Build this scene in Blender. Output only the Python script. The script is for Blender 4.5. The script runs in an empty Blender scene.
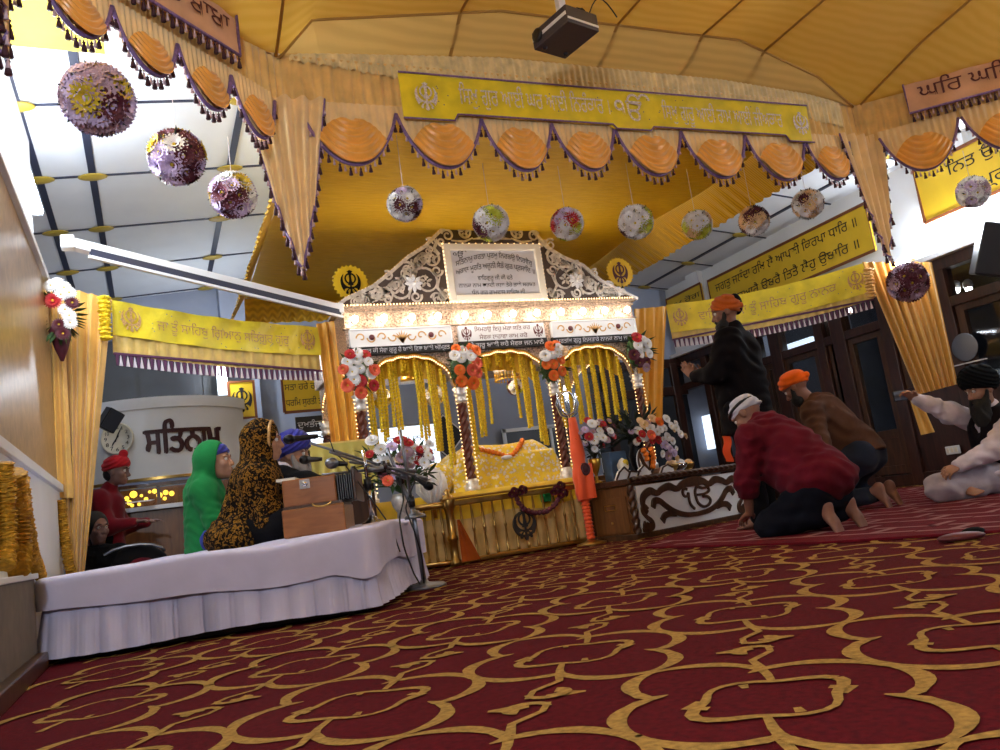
import bpy, bmesh, math, random
import numpy as np
from mathutils import Vector, Matrix, Euler
random.seed(7); RNG = np.random.RandomState(7)
scn = bpy.context.scene; COL = scn.collection
pi = math.pi; sin = math.sin; cos = math.cos
# ------------------------------------------------------------------ camera
YAW, PIT, ROL, FPX, CZ = math.radians(24.4), math.radians(9.3), math.radians(8.15), 800.0, 0.42
cf = np.array([sin(YAW)*cos(PIT), cos(YAW)*cos(PIT), sin(PIT)])
_r0 = np.array([cos(YAW), -sin(YAW), 0.0]); _u0 = np.cross(_r0, cf)
cr = _r0*cos(ROL)-_u0*sin(ROL); cu = _u0*cos(ROL)+_r0*sin(ROL)
CAM = np.array([0, 0, CZ])
def ray(x, y): return cf+(x-500)/FPX*cr-(y-375)/FPX*cu
def at(x, y, d): return CAM+ray(x, y)*d                     # photo point at a depth
def on(x, y, ax, v):                                        # photo point on the plane axis = v
    k = ray(x, y); return CAM+k*((v-CAM[ax])/k[ax])
def fl(x, y, z=0.0): return on(x, y, 2, z)
cam_d = bpy.data.cameras.new('camera'); cam_d.sensor_width = 36; cam_d.lens = 36*FPX/1000; cam_d.clip_start = 0.02
cam = bpy.data.objects.new('camera', cam_d); COL.objects.link(cam)
cam.matrix_world = Matrix(((cr[0], cu[0], -cf[0], 0), (cr[1], cu[1], -cf[1], 0), (cr[2], cu[2], -cf[2], CZ), (0, 0, 0, 1)))
scn.camera = cam
# ------------------------------------------------------------------ materials
def lin(c): return tuple((v/255/12.92 if v/255 <= .04045 else ((v/255+.055)/1.055)**2.4) for v in c)+(1,)
MAT = {}
class NT:
    def __init__(s, name):
        s.m = bpy.data.materials.new(name); s.m.use_nodes = True; s.t = s.m.node_tree
        s.b = s.t.nodes['Principled BSDF']; MAT[name] = s.m; s._c = None
    def n(s, typ, **kw):
        q = s.t.nodes.new(typ)
        for k, v in kw.items():
            if k in q.inputs: q.inputs[k].default_value = v
            else: setattr(q, k, v)
        return q
    def l(s, a, ao, b, bi): s.t.links.new(a.outputs[ao], b.inputs[bi])
    def co(s, scale=(1, 1, 1), rot=(0, 0, 0)):
        tc = s.n('ShaderNodeTexCoord'); mp = s.n('ShaderNodeMapping')
        mp.inputs['Scale'].default_value = scale; mp.inputs['Rotation'].default_value = rot
        s.l(tc, 'Object', mp, 'Vector'); return mp
    def ramp(s, src, so, stops):
        r = s.n('ShaderNodeValToRGB'); e = r.color_ramp.elements
        while len(e) < len(stops): e.new(.5)
        for i, (p, c) in enumerate(stops): e[i].position = p; e[i].color = lin(c)
        s.l(src, so, r, 'Fac'); return r
    def bump(s, src, so, st, dist=.01):
        b = s.n('ShaderNodeBump'); b.inputs['Strength'].default_value = st; b.inputs['Distance'].default_value = dist
        s.l(src, so, b, 'Height'); s.l(b, 'Normal', s.b, 'Normal'); return b
def mat(name, rgb, rough=.6, metal=0., var=.0, vs=8., bump=0., bs=40., sheen=0., em=None, es=0., spec=None, trans=0., stretch=(1, 1, 1)):
    t = NT(name); b = t.b
    b.inputs['Base Color'].default_value = lin(rgb); b.inputs['Roughness'].default_value = rough; b.inputs['Metallic'].default_value = metal
    if spec is not None: b.inputs['Specular IOR Level'].default_value = spec
    if trans: b.inputs['Transmission Weight'].default_value = trans
    if sheen: b.inputs['Sheen Weight'].default_value = sheen
    if em: b.inputs['Emission Color'].default_value = lin(em); b.inputs['Emission Strength'].default_value = es
    if var or bump:
        mp = t.co(stretch)
    if var:
        q = t.n('ShaderNodeTexNoise', Scale=vs, Detail=4.); t.l(mp, 'Vector', q, 'Vector')
        d = [tuple(max(0, min(255, c*(1+k))) for c in rgb) for k in (-var, var)]
        t.l(t.ramp(q, 'Fac', [(.3, d[0]), (.7, d[1])]), 'Color', b, 'Base Color')
    if bump:
        q = t.n('ShaderNodeTexNoise', Scale=bs, Detail=5.); t.l(mp, 'Vector', q, 'Vector'); t.bump(q, 'Fac', bump)
    return t.m
def wood(name, c1, c2, rough=.4, scale=3., st=(8, 8, 1)):
    t = NT(name); mp = t.co(st)
    q = t.n('ShaderNodeTexNoise', Scale=scale, Detail=6., Distortion=.8); t.l(mp, 'Vector', q, 'Vector')
    t.l(t.ramp(q, 'Fac', [(.3, c1), (.7, c2)]), 'Color', t.b, 'Base Color'); t.b.inputs['Roughness'].default_value = rough
    t.bump(q, 'Fac', .1, .004); return t.m
def translucent(name, fac):
    m = MAT[name]; t = m.node_tree; b = t.nodes['Principled BSDF']; o = t.nodes['Material Output']; q = t.nodes.new('ShaderNodeBsdfTranslucent'); x = t.nodes.new('ShaderNodeMixShader'); x.inputs[0].default_value = fac
    if b.inputs['Base Color'].links: t.links.new(b.inputs['Base Color'].links[0].from_socket, q.inputs['Color'])
    else: q.inputs['Color'].default_value = b.inputs['Base Color'].default_value
    t.links.new(b.outputs[0], x.inputs[1]); t.links.new(q.outputs[0], x.inputs[2]); t.links.new(x.outputs[0], o.inputs['Surface'])
mat('carpet_red', (80, 7, 17), .95, var=.16, vs=60, bump=.5, bs=500, spec=.1)
mat('carpet_gold', (156, 122, 62), .95, var=.14, vs=70, bump=.5, bs=500, spec=.1)
mat('mat_red', (96, 17, 28), .9, var=.12, vs=20, bump=.4, bs=300, spec=.1)
mat('mat_line', (146, 104, 104), .9, spec=.1)
mat('white_ceiling', (232, 236, 242), .75, var=.02, vs=2)
mat('white_wall', (226, 228, 232), .7, var=.025, vs=2, bump=.05, bs=30)
mat('blue_wall', (150, 158, 178), .7, var=.04, vs=2)
mat('batten', (46, 50, 70), .5)
mat('rosette', (178, 152, 54), .5)
wood('panel_wood', (150, 122, 88), (182, 152, 112), .3, 6, (6, 2, 2))
wood('dark_wood', (52, 32, 20), (84, 52, 30), .35)
wood('mid_wood', (88, 54, 28), (126, 82, 44), .35)
wood('harmonium_wood', (130, 78, 40), (156, 98, 54), .3, 4, (2, 2, 9))
wood('beam_wood', (42, 22, 16), (70, 38, 28), .3)
mat('plinth', (112, 102, 92), .8, var=.08, vs=10)
mat('glass', (235, 240, 245), .03, trans=1.)
mat('clear_glass', (240, 245, 240), .02, trans=1.)
mat('dusk', (34, 38, 46), .4, var=.4, vs=1.5)
mat('white_paint', (225, 228, 232), .4)
mat('white_metal', (228, 230, 236), .35)
mat('black_plastic', (22, 22, 26), .4)
mat('black_metal', (26, 26, 30), .35, .6)
mat('grey_metal', (120, 122, 130), .35, .8)
mat('chrome', (210, 210, 215), .18, 1.)
mat('silver', (226, 222, 216), .4, .6, var=.12, vs=25)
mat('brass', (186, 150, 84), .28, .95, var=.1, vs=12)
mat('gold', (214, 168, 70), .3, .9)
mat('projector_grey', (66, 60, 66), .5)
mat('lamp_white', (255, 255, 255), .4, em=(236, 243, 255), es=14.)
mat('bulb_warm', (255, 240, 220), .4, em=(255, 226, 196), es=30.)
mat('bead_warm', (255, 230, 190), .4, em=(255, 206, 140), es=2.6)
mat('spot_white', (255, 255, 255), .4, em=(255, 252, 245), es=10.)
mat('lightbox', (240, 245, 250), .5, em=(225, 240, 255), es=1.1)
mat('glow_gold', (250, 210, 90), .4, em=(255, 205, 70), es=1.6)
# fabrics
def pleat(name, c1, c2, scale, axis='X', rough=.45, sheen=.4, bump=.35, metal=0., dist=2.):
    t = NT(name); mp = t.co((1, 1, 1))
    w = t.n('ShaderNodeTexWave', Scale=scale, Distortion=dist, Detail=3.); w.bands_direction = axis; w.inputs['Detail Scale'].default_value = .6
    t.l(mp, 'Vector', w, 'Vector')
    t.l(t.ramp(w, 'Fac', [(.1, c1), (.9, c2)]), 'Color', t.b, 'Base Color')
    t.b.inputs['Roughness'].default_value = rough; t.b.inputs['Sheen Weight'].default_value = sheen; t.b.inputs['Metallic'].default_value = metal
    t.bump(w, 'Fac', bump, .012); return t.m
pleat('tent_fabric', (216, 166, 62), (222, 174, 74), 4., 'Y', .7, .2, .10, 0., 5.); translucent('tent_fabric', .5)
pleat('tent_fabric_flat', (204, 164, 92), (214, 174, 100), 5., 'Y', .75, .2, .05); translucent('tent_fabric_flat', .5)
mat('tent_shade_and_fold', (178, 132, 62), .8); mat('cornice_tan', (150, 134, 118), .5, .3, var=.25, vs=60)
mat('yellow_sheer', (222, 200, 66), .8, var=.05, vs=4)
mat('frill', (230, 190, 118), .42, var=.07, vs=9, sheen=.5)
mat('frill_pale', (222, 200, 146), .5, var=.10, vs=14, sheen=.4)
mat('swag_pale', (240, 208, 154), .38, var=.05, vs=8, sheen=.5)
mat('swag_orange', (236, 168, 70), .3, var=.06, vs=8, sheen=.5)
mat('banner_pink', (214, 164, 128), .5, var=.06, vs=6, bump=.2, bs=25, sheen=.3)
mat('lavender_braid', (126, 98, 150), .5, var=.15, vs=60)
mat('tassel_dark', (62, 22, 34), .7)
mat('tassel_pale', (206, 176, 182), .7)
mat('curtain_gold', (222, 174, 84), .42, var=.05, vs=5, sheen=.4)
mat('curtain_yellow', (236, 172, 52), .42, var=.05, vs=5, sheen=.4)
mat('pelmet_yellow', (232, 210, 40), .42, var=.07, vs=7, bump=.35, bs=22, sheen=.3)
mat('pelmet_pale', (212, 180, 96), .45, var=.08, vs=12, sheen=.3)
mat('embroidery', (216, 204, 206), .5, .2, var=.2, vs=90)
mat('embroidery_gold', (190, 150, 96), .5, .3, var=.2, vs=90)
mat('sequin', (250, 244, 225), .2, .7)
mat('purple_trim', (92, 48, 84), .6)
mat('white_trim', (226, 218, 226), .6)
t = NT('gold_sheet'); mp = t.co((1, 6, 1)); q = t.n('ShaderNodeTexNoise', Scale=7., Detail=8., Roughness=.7); t.l(mp, 'Vector', q, 'Vector')
t.l(t.ramp(q, 'Fac', [(.25, (212, 172, 18)), (.75, (244, 210, 52))]), 'Color', t.b, 'Base Color'); t.b.inputs['Roughness'].default_value = .34; t.b.inputs['Metallic'].default_value = .35
t.bump(q, 'Fac', .8, .02)
translucent('gold_sheet', .3)
pleat('gold_frill', (214, 164, 14), (240, 192, 30), 14., 'Y', .38, .2, .4, .2)
mat('stage_cloth', (200, 196, 222), .85, var=.03, vs=5, bump=.12, bs=18)
mat('white_cloth', (222, 220, 226), .8, var=.03, vs=6)
t = NT('rumala'); mp = t.co((1, 1, 1)); q = t.n('ShaderNodeTexVoronoi', Scale=26.); t.l(mp, 'Vector', q, 'Vector')
q2 = t.n('ShaderNodeTexNoise', Scale=60., Detail=3.); t.l(mp, 'Vector', q2, 'Vector')
mx = t.n('ShaderNodeMath', operation='ADD'); t.l(q, 'Distance', mx, 0); t.l(q2, 'Fac', mx, 1)
t.l(t.ramp(mx, 'Value', [(.80, (240, 230, 214)), (.90, (214, 190, 150)), (.95, (226, 190, 60)), (1, (240, 208, 50))]), 'Color', t.b, 'Base Color'); t.b.inputs['Roughness'].default_value = .4
mat('yellow_cloth', (232, 192, 40), .5, var=.06, vs=8, sheen=.2)
t = NT('leopard'); mp = t.co((1, 1, 1)); q = t.n('ShaderNodeTexNoise', Scale=40., Detail=2., Distortion=1.4); t.l(mp, 'Vector', q, 'Vector')
t.l(t.ramp(q, 'Fac', [(.42, (14, 10, 8)), (.51, (36, 23, 12)), (.56, (116, 80, 24)), (.61, (150, 106, 34)), (.67, (44, 28, 13))]), 'Color', t.b, 'Base Color'); t.b.inputs['Roughness'].default_value = .9; t.b.inputs['Specular IOR Level'].default_value = .1
# flowers, leaves
for k, c in dict(white=(250, 248, 250), lavender=(206, 186, 222), maroon=(86, 22, 40), yellow=(204, 176, 40), red=(186, 34, 40), orange=(236, 112, 30), coral=(226, 96, 64), dusty=(176, 146, 160), lime=(196, 204, 60), peach=(232, 196, 150)).items():
    mat('petal_'+k, c, .6, var=.1, vs=40)
mat('leaf', (54, 84, 40), .5, var=.2, vs=20)
mat('leaf_dark', (36, 48, 38), .6, var=.2, vs=20)
mat('marigold', (238, 198, 34), .7, var=.14, vs=60)
mat('marigold_deep', (176, 128, 22), .7, var=.16, vs=60)
mat('marigold_orange', (238, 120, 22), .7, var=.14, vs=60)
mat('sign_yellow', (222, 184, 34), .5, var=.03, vs=4)
mat('sign_border', (116, 62, 26), .5)
mat('ink', (18, 16, 18), .6)
mat('maroon_ink', (88, 28, 36), .5)
mat('letter_maroon', (74, 26, 34), .45)
mat('paper', (236, 236, 240), .6)
mat('silver_paper', (206, 206, 214), .45)
mat('cream', (232, 226, 210), .5)
mat('saffron', (238, 84, 24), .6, sheen=.3)
mat('crest_back', (74, 62, 58), .5); mat('mustard_cloth', (188, 172, 84), .6, var=.06, vs=8)
mat('mosaic', (168, 146, 128), .35, .4, var=.5, vs=70, bump=.4, bs=60)
mat('pillar_brown', (92, 42, 30), .35)
mat('blue_box', (70, 96, 126), .4)
mat('iron', (38, 34, 32), .55); mat('drape_gold', (216, 182, 112), .45, var=.08, vs=8, sheen=.3); mat('feather', (246, 246, 250), .8)
# people
mat('skin_a', (128, 86, 68), .55, var=.05, vs=20)
mat('skin_b', (160, 116, 92), .55, var=.05, vs=20)
mat('skin_dim', (126, 92, 82), .55)
mat('eye_white', (215, 210, 205), .3)
mat('hair', (18, 14, 14), .7)
mat('beard_black', (20, 18, 18), .8, bump=.5, bs=120)
mat('beard_grey', (128, 122, 120), .8, bump=.5, bs=120)
def cloth(name, c, var=.08, sheen=.15): return mat(name, c, .9, var=var, vs=9, bump=.12, bs=60, sheen=sheen, spec=.12)
cloth('red_sweater', (88, 15, 30), sheen=.03); cloth('red_shirt', (110, 16, 28)); cloth('navy', (14, 15, 24), sheen=0); cloth('denim', (36, 41, 56), sheen=.05); cloth('brown_jacket', (84, 57, 44), sheen=.03)
cloth('dark_jacket', (15, 11, 14), sheen=0); cloth('black_cloth', (11, 10, 13), sheen=0); cloth('white_kurta', (206, 196, 206)); cloth('grey_kurta', (168, 160, 170)); cloth('black_vest', (22, 16, 20), sheen=0)
cloth('green_hoodie', (30, 118, 62), sheen=.05); cloth('blue_turban', (52, 52, 134)); cloth('royal_blue', (40, 60, 150)); cloth('orange_cloth', (238, 104, 22)); cloth('dull_orange', (170, 82, 26))
cloth('red_turban', (168, 28, 36)); cloth('black_turban', (11, 14, 17), sheen=0); cloth('bandana_white', (196, 196, 210)); cloth('dark_trousers', (12, 12, 18), sheen=0)
# ------------------------------------------------------------------ objects
WM = {}
def wm(o): return WM.get(o.name, Matrix.Identity(4)) if o else Matrix.Identity(4)
def thing(name, label, cat, loc=(0, 0, 0), rot=(0, 0, 0), group=None):
    o = bpy.data.objects.new(name, None); COL.objects.link(o); o.empty_display_size = .1
    o.location = tuple(float(v) for v in loc); o.rotation_euler = rot
    WM[o.name] = Matrix.Translation(o.location) @ Euler(rot).to_matrix().to_4x4()
    return tag(o, label, cat, group)
def tag(o, label=None, cat=None, group=None, kind=None):
    if label: o['label'] = label
    if cat: o['category'] = cat
    if group: o['group'] = group
    if kind: o['kind'] = kind
    return o
def copy_tree(o, parent=None):
    c = o.copy(); COL.objects.link(c); c.parent = parent
    for ch in o.children: copy_tree(ch, c)
    return c
class MB:
    def __init__(s): s.v = []; s.f = []; s.m = []; s.sm = []
    def add(s, vs, fs, mi=0, sm=True):
        b = len(s.v); s.v.extend([tuple(map(float, p)) for p in vs]); s.f.extend([tuple(b+i for i in f) for f in fs])
        s.m.extend([mi]*len(fs)); s.sm.extend([sm]*len(fs)); return s
    def grid(s, fn, nu, nv, mi=0, sm=True, cu_=False):
        vs = [fn(i/nu, j/nv) for j in range(nv+1) for i in range(nu+(0 if cu_ else 1))]
        w = nu if cu_ else nu+1
        fs = [(j*w+i, j*w+(i+1) % w, (j+1)*w+(i+1) % w, (j+1)*w+i) for j in range(nv) for i in range(nu)]
        return s.add(vs, fs, mi, sm)
    def sheet(s, fn, nu, nv, th, off, mi=0):                 # a grid with a real thickness along off
        o = np.array(off, float)*th; fn2 = lambda u, v: np.array(fn(u, v))+o
        s.grid(fn, nu, nv, mi); s.grid(lambda u, v: fn2(1-u, v), nu, nv, mi)
        s.grid(lambda u, v: np.array(fn(u, 1))+o*v, nu, 1, mi); s.grid(lambda u, v: np.array(fn(1-u, 0))+o*v, nu, 1, mi)
        s.grid(lambda u, v: np.array(fn(1, 1-u))+o*v, nv, 1, mi); s.grid(lambda u, v: np.array(fn(0, u))+o*v, nv, 1, mi); return s
    def hexa(s, p, mi=0, sm=False):                          # 8 corners: bottom ring then top ring
        return s.add(p, [(3, 2, 1, 0), (4, 5, 6, 7), (0, 1, 5, 4), (1, 2, 6, 5), (2, 3, 7, 6), (3, 0, 4, 7)], mi, sm)
    def box(s, c, size, R=None, mi=0):
        c = np.array(c, float); h = np.array(size, float)/2; R = np.eye(3) if R is None else np.array(R)
        return s.hexa([c+R@(h*np.array(q)) for q in [(-1, -1, -1), (1, -1, -1), (1, 1, -1), (-1, 1, -1), (-1, -1, 1), (1, -1, 1), (1, 1, 1), (-1, 1, 1)]], mi)
    def bar(s, a, b, w, h, up=(0, 0, 1), mi=0):
        a = np.array(a, float); b = np.array(b, float); x = b-a; L = np.linalg.norm(x); x /= L; up = np.array(up, float)
        y = np.cross(up, x); y /= np.linalg.norm(y)+1e-9; z = np.cross(x, y); return s.box((a+b)/2, (L, w, h), np.array([x, y, z]).T, mi)
    def tube(s, pts, r, n=8, mi=0, closed=False, cap=True, sm=True):
        P = np.array(pts, float); k = len(P); r = np.full(k, r, float) if np.isscalar(r) else np.array(r, float)
        T = np.gradient(P, axis=0) if not closed else np.roll(P, -1, 0)-np.roll(P, 1, 0)
        T /= np.linalg.norm(T, axis=1)[:, None]+1e-12
        a = np.array([0, 0, 1.]) if abs(T[0][2]) < .9 else np.array([1., 0, 0]); x = np.cross(a, T[0]); x /= np.linalg.norm(x); vs = []
        for i in range(k):
            x = x-T[i]*(x@T[i]); x /= np.linalg.norm(x)+1e-12; y = np.cross(T[i], x)
            for j in range(n): vs.append(P[i]+r[i]*(cos(2*pi*j/n)*x+sin(2*pi*j/n)*y))
        fs = []; kk = k if closed else k-1
        for i in range(kk):
            for j in range(n): i2 = (i+1) % k; fs.append((i*n+j, i*n+(j+1) % n, i2*n+(j+1) % n, i2*n+j))
        if cap and not closed: fs += [tuple(range(n-1, -1, -1)), tuple((k-1)*n+j for j in range(n))]
        return s.add(vs, fs, mi, sm)
    def cyl(s, a, b, r0, r1=None, n=12, mi=0, sm=True): return s.tube([a, b], [r0, r0 if r1 is None else r1], n, mi, sm=sm)
    def lathe(s, o, prof, n=16, R=None, mi=0, sm=True):
        o = np.array(o, float); R = np.eye(3) if R is None else np.array(R)
        vs = [o+R@np.array([r*cos(2*pi*j/n), r*sin(2*pi*j/n), z]) for r, z in prof for j in range(n)]
        fs = [(i*n+j, i*n+(j+1) % n, (i+1)*n+(j+1) % n, (i+1)*n+j) for i in range(len(prof)-1) for j in range(n)]
        fs += [tuple(range(n-1, -1, -1)), tuple((len(prof)-1)*n+j for j in range(n))]
        return s.add(vs, fs, mi, sm)
    def ball(s, c, r, nu=12, nv=8, R=None, mi=0):
        r = (r, r, r) if np.isscalar(r) else r; c = np.array(c, float); R = np.eye(3) if R is None else np.array(R)
        g = lambda u, v: c+R@np.array([r[0]*sin(pi*max(.002, min(.998, v)))*cos(2*pi*u), r[1]*sin(pi*max(.002, min(.998, v)))*sin(2*pi*u), -r[2]*cos(pi*v)])
        return s.grid(g, nu, nv, mi, True, True)
    def prism(s, poly, fn, d0, d1, mi=0):                    # polygon in 2-D, mapped by fn(x, y, depth)
        n = len(poly); vs = [fn(x, y, d0) for x, y in poly]+[fn(x, y, d1) for x, y in poly]
        return s.add(vs, [tuple(range(n)), tuple(range(2*n-1, n-1, -1))]+[((i+1) % n, i, n+i, n+(i+1) % n) for i in range(n)], mi, False)
    def strip(s, pts, w, fn, d0, d1, mi=0):                  # flat bar following a 2-D polyline, mapped by fn
        P = np.array(pts, float); w = np.full(len(P), w) if np.isscalar(w) else np.array(w)
        T = np.gradient(P, axis=0); T /= np.linalg.norm(T, axis=1)[:, None]+1e-12; N = np.stack([-T[:, 1], T[:, 0]], 1)*w[:, None]/2
        a = P+N; b = P-N; n = len(P); vs = [fn(*p, d1) for p in a]+[fn(*p, d1) for p in b]
        fs = [(i, i+1, n+i+1, n+i) for i in range(n-1)]
        if d0 is not None:
            vs += [fn(*p, d0) for p in a]+[fn(*p, d0) for p in b]
            fs += [(2*n+i+1, 2*n+i, 3*n+i, 3*n+i+1) for i in range(n-1)]+[(2*n+i, 2*n+i+1, i+1, i) for i in range(n-1)]+[(n+i, n+i+1, 3*n+i+1, 3*n+i) for i in range(n-1)]
            fs += [(0, n, 3*n, 2*n), (n-1, 3*n-1+0, 4*n-1, 2*n-1)] if False else [(0, n, 3*n, 2*n), (2*n-1, n-1, 3*n-1, 4*n-1)]
        return s.add(vs, fs, mi, False)
    def build(s, name, mats, parent=None, label=None, bev=0., fix=False):
        me = bpy.data.meshes.new(name); mats = [mats] if isinstance(mats, str) else mats
        iv = wm(parent).inverted() if parent else None
        vs = [tuple(iv @ Vector(p)) for p in s.v] if parent else s.v
        me.from_pydata(vs, [], s.f)
        for m in mats: me.materials.append(MAT[m])
        me.polygons.foreach_set('material_index', s.m); me.polygons.foreach_set('use_smooth', s.sm)
        if fix:
            bm = bmesh.new(); bm.from_mesh(me); bmesh.ops.recalc_face_normals(bm, faces=bm.faces); bm.to_mesh(me); bm.free()
        me.update(); o = bpy.data.objects.new(name, me); COL.objects.link(o)
        if parent: o.parent = parent
        WM[o.name] = wm(parent)
        if bev:
            b = o.modifiers.new('bevel', 'BEVEL'); b.width = bev; b.segments = 2; b.limit_method = 'ANGLE'
        if label: o['label'] = label
        return o
def struct(o): o['kind'] = 'structure'; return o
# frames in which wall pictures are drawn: x along a, y up, depth along the normal
def frame(o, a, up, nrm):
    o, a, up, nrm = [np.array(q, float) for q in (o, a, up, nrm)]
    return lambda x, y, d=0.: o+a*x+up*y+nrm*d
# ------------------------------------------------------------------ lettering
GC = {}
def glyph_raw(s):
    c = bpy.data.curves.new('t', 'FONT'); c.body = s; c.size = 1.; c.resolution_u = 2
    o = bpy.data.objects.new('t', c); COL.objects.link(o); bpy.context.view_layer.update()
    me = bpy.data.meshes.new_from_object(o.evaluated_get(bpy.context.evaluated_depsgraph_get()))
    vs = [tuple(v.co) for v in me.vertices]; fs = [tuple(p.vertices) for p in me.polygons]
    bpy.data.objects.remove(o); bpy.data.curves.remove(c); bpy.data.meshes.remove(me); return vs, fs
def xmax(s): return max(v[0] for v in glyph_raw(s)[0])
def glyph(ch):
    if ch not in GC:
        vs, fs = glyph_raw(ch) if ch != ' ' else ([], [])
        adv = .25 if ch == ' ' else xmax(ch+'ੳ')-xmax('ੳ')
        GC[ch] = (vs, fs, adv)
    return GC[ch]
def lettering(mb, s, fn, x0, x1, y, h=None, d=0.003, mi=0, arc=0., th=0.):
    """one line of text between x0 and x1 on the frame fn, letter height h, raised d off the surface"""
    L = []; x = 0
    for ch in s:
        vs, fs, adv = glyph(ch); L.append((vs, fs, x)); x += adv
    k = (x1-x0)/max(x, 1e-6); kh = h if h else k
    for vs, fs, xo in L:
        P = []
        for (a, b, c) in vs:
            X = x0+(a+xo)*k; Y = y+b*kh
            if arc: t_ = (X-x0)/(x1-x0)*2-1; Y += arc*(1-t_*t_)
            P.append((X, Y))
        if not P: continue
        mb.add([fn(X, Y, d) for X, Y in P], fs, mi, False)
        if th: mb.add([fn(X, Y, d+th) for X, Y in P], fs, mi, False)
# ------------------------------------------------------------------ implicit surfaces for bodies and clothing
def nrm(v): v = np.array(v, float); return v/(np.linalg.norm(v)+1e-12)
class SDF:
    def __init__(s, lo, hi, h):
        s.lo = np.array(lo, float); s.h = h; s.n = np.ceil((np.array(hi)-s.lo)/h).astype(int)+1; s.d = np.full(s.n, 9., np.float32)
    def _put(s, fn, lo, hi, k, sub=False):
        m = k+3*s.h; a = np.clip(np.floor((lo-m-s.lo)/s.h).astype(int), 0, s.n); b = np.clip(np.ceil((hi+m-s.lo)/s.h).astype(int)+1, 0, s.n)
        if (b <= a).any(): return s
        g = [(s.lo[i]+np.arange(a[i], b[i])*s.h).astype(np.float32) for i in range(3)]
        X, Y, Z = g[0][:, None, None], g[1][None, :, None], g[2][None, None, :]
        e = fn(X, Y, Z); sl = tuple(slice(a[i], b[i]) for i in range(3)); o = s.d[sl]
        if sub: e = -e; hh = np.maximum(k-np.abs(o-e), 0)/max(k, 1e-6); s.d[sl] = np.maximum(o, e)+hh*hh*k/4
        else: hh = np.maximum(k-np.abs(o-e), 0)/max(k, 1e-6); s.d[sl] = np.minimum(o, e)-hh*hh*k/4
        return s
    def cap(s, a, b, r0, r1=None, k=.03, sub=False):
        a = np.array(a, float); b = np.array(b, float); r1 = r0 if r1 is None else r1; ba = b-a; L2 = float(ba@ba)+1e-9; R = max(r0, r1)
        def fn(X, Y, Z):
            px, py, pz = X-a[0], Y-a[1], Z-a[2]; t = np.clip((px*ba[0]+py*ba[1]+pz*ba[2])/L2, 0, 1)
            return np.sqrt((px-t*ba[0])**2+(py-t*ba[1])**2+(pz-t*ba[2])**2)-(r0+(r1-r0)*t)
        return s._put(fn, np.minimum(a, b)-R, np.maximum(a, b)+R, k, sub)
    def chain(s, P, R, k=.03):
        for i in range(len(P)-1): s.cap(P[i], P[i+1], R[i], R[i+1], k)
        return s
    def ell(s, c, r, R=None, k=.03, sub=False):
        c = np.array(c, float); r = np.array(r, float); R = np.eye(3) if R is None else np.array(R); m = r.max()   # R columns: local axes
        def fn(X, Y, Z):
            p = [X-c[0], Y-c[1], Z-c[2]]; q = [(p[0]*R[0, i]+p[1]*R[1, i]+p[2]*R[2, i]) for i in range(3)]
            k0 = np.sqrt(sum((q[i]/r[i])**2 for i in range(3))); k1 = np.sqrt(sum((q[i]/r[i]**2)**2 for i in range(3)))+1e-6
            return k0*(k0-1)/k1
        return s._put(fn, c-m, c+m, k, sub)
    def cut(s, p, n):                                        # keep the side the normal points away from
        p = np.array(p); n = nrm(n); g = [s.lo[i]+np.arange(s.n[i])*s.h for i in range(3)]
        e = (g[0][:, None, None]-p[0])*n[0]+(g[1][None, :, None]-p[1])*n[1]+(g[2][None, None, :]-p[2])*n[2]
        s.d = np.maximum(s.d, e.astype(np.float32)); return s
    def wrinkle(s, amp, f, dirs=((1, .3, 2), (-.6, 1, 1.4), (.4, -.8, 2.6)), warp=1.5):
        g = [s.lo[i]+np.arange(s.n[i])*s.h for i in range(3)]; X, Y, Z = g[0][:, None, None], g[1][None, :, None], g[2][None, None, :]
        w = warp*np.sin(X*f*.31+1.3)*np.cos(Y*f*.27+Z*f*.2)
        for i, q in enumerate(dirs): s.d += (amp/len(dirs)*np.sin(f*(q[0]*X+q[1]*Y+q[2]*Z)/2+w*(1+.5*i)+i)).astype(np.float32)
        return s
    def mesh(s):
        d = s.d; S = d < 0; n = d.shape
        c = sum(S[i:n[0]-1+i, j:n[1]-1+j, k:n[2]-1+k].astype(np.int8) for i in (0, 1) for j in (0, 1) for k in (0, 1))
        I = np.argwhere((c > 0) & (c < 8)); idm = np.full(c.shape, -1, np.int64); idm[tuple(I.T)] = np.arange(len(I))
        acc = np.zeros((len(I), 3)); cnt = np.zeros(len(I)); cor = [np.array(q) for q in np.ndindex(2, 2, 2)]
        for a in cor:
            for ax in range(3):
                if a[ax]: continue
                b = a.copy(); b[ax] = 1; da = d[tuple((I+a).T)]; db = d[tuple((I+b).T)]; m = (da < 0) != (db < 0)
                t_ = np.where(m, da/np.where(m, da-db, 1), 0); p = I+a+np.eye(3)[ax]*t_[:, None]
                acc[m] += p[m]; cnt[m] += 1
        V = s.lo+acc/cnt[:, None]*s.h; F = []
        for ax in range(3):
            o1, o2 = (ax+1) % 3, (ax+2) % 3; sl0 = [slice(None)]*3; sl1 = [slice(None)]*3; sl0[ax] = slice(0, -1); sl1[ax] = slice(1, None)
            E = np.argwhere(S[tuple(sl0)] != S[tuple(sl1)]); E = E[(E[:, o1] > 0) & (E[:, o2] > 0) & (E[:, o1] < n[o1]-1) & (E[:, o2] < n[o2]-1)]
            e1, e2 = np.eye(3, dtype=int)[o1], np.eye(3, dtype=int)[o2]
            q = np.stack([idm[tuple((E-e1-e2).T)], idm[tuple((E-e2).T)], idm[tuple(E.T)], idm[tuple((E-e1).T)]], 1)
            fl_ = ~S[tuple(E.T)]; q[fl_] = q[fl_][:, ::-1]; F.append(q)
        F = np.concatenate(F); F = F[(F >= 0).all(1)]; return V, F
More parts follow.
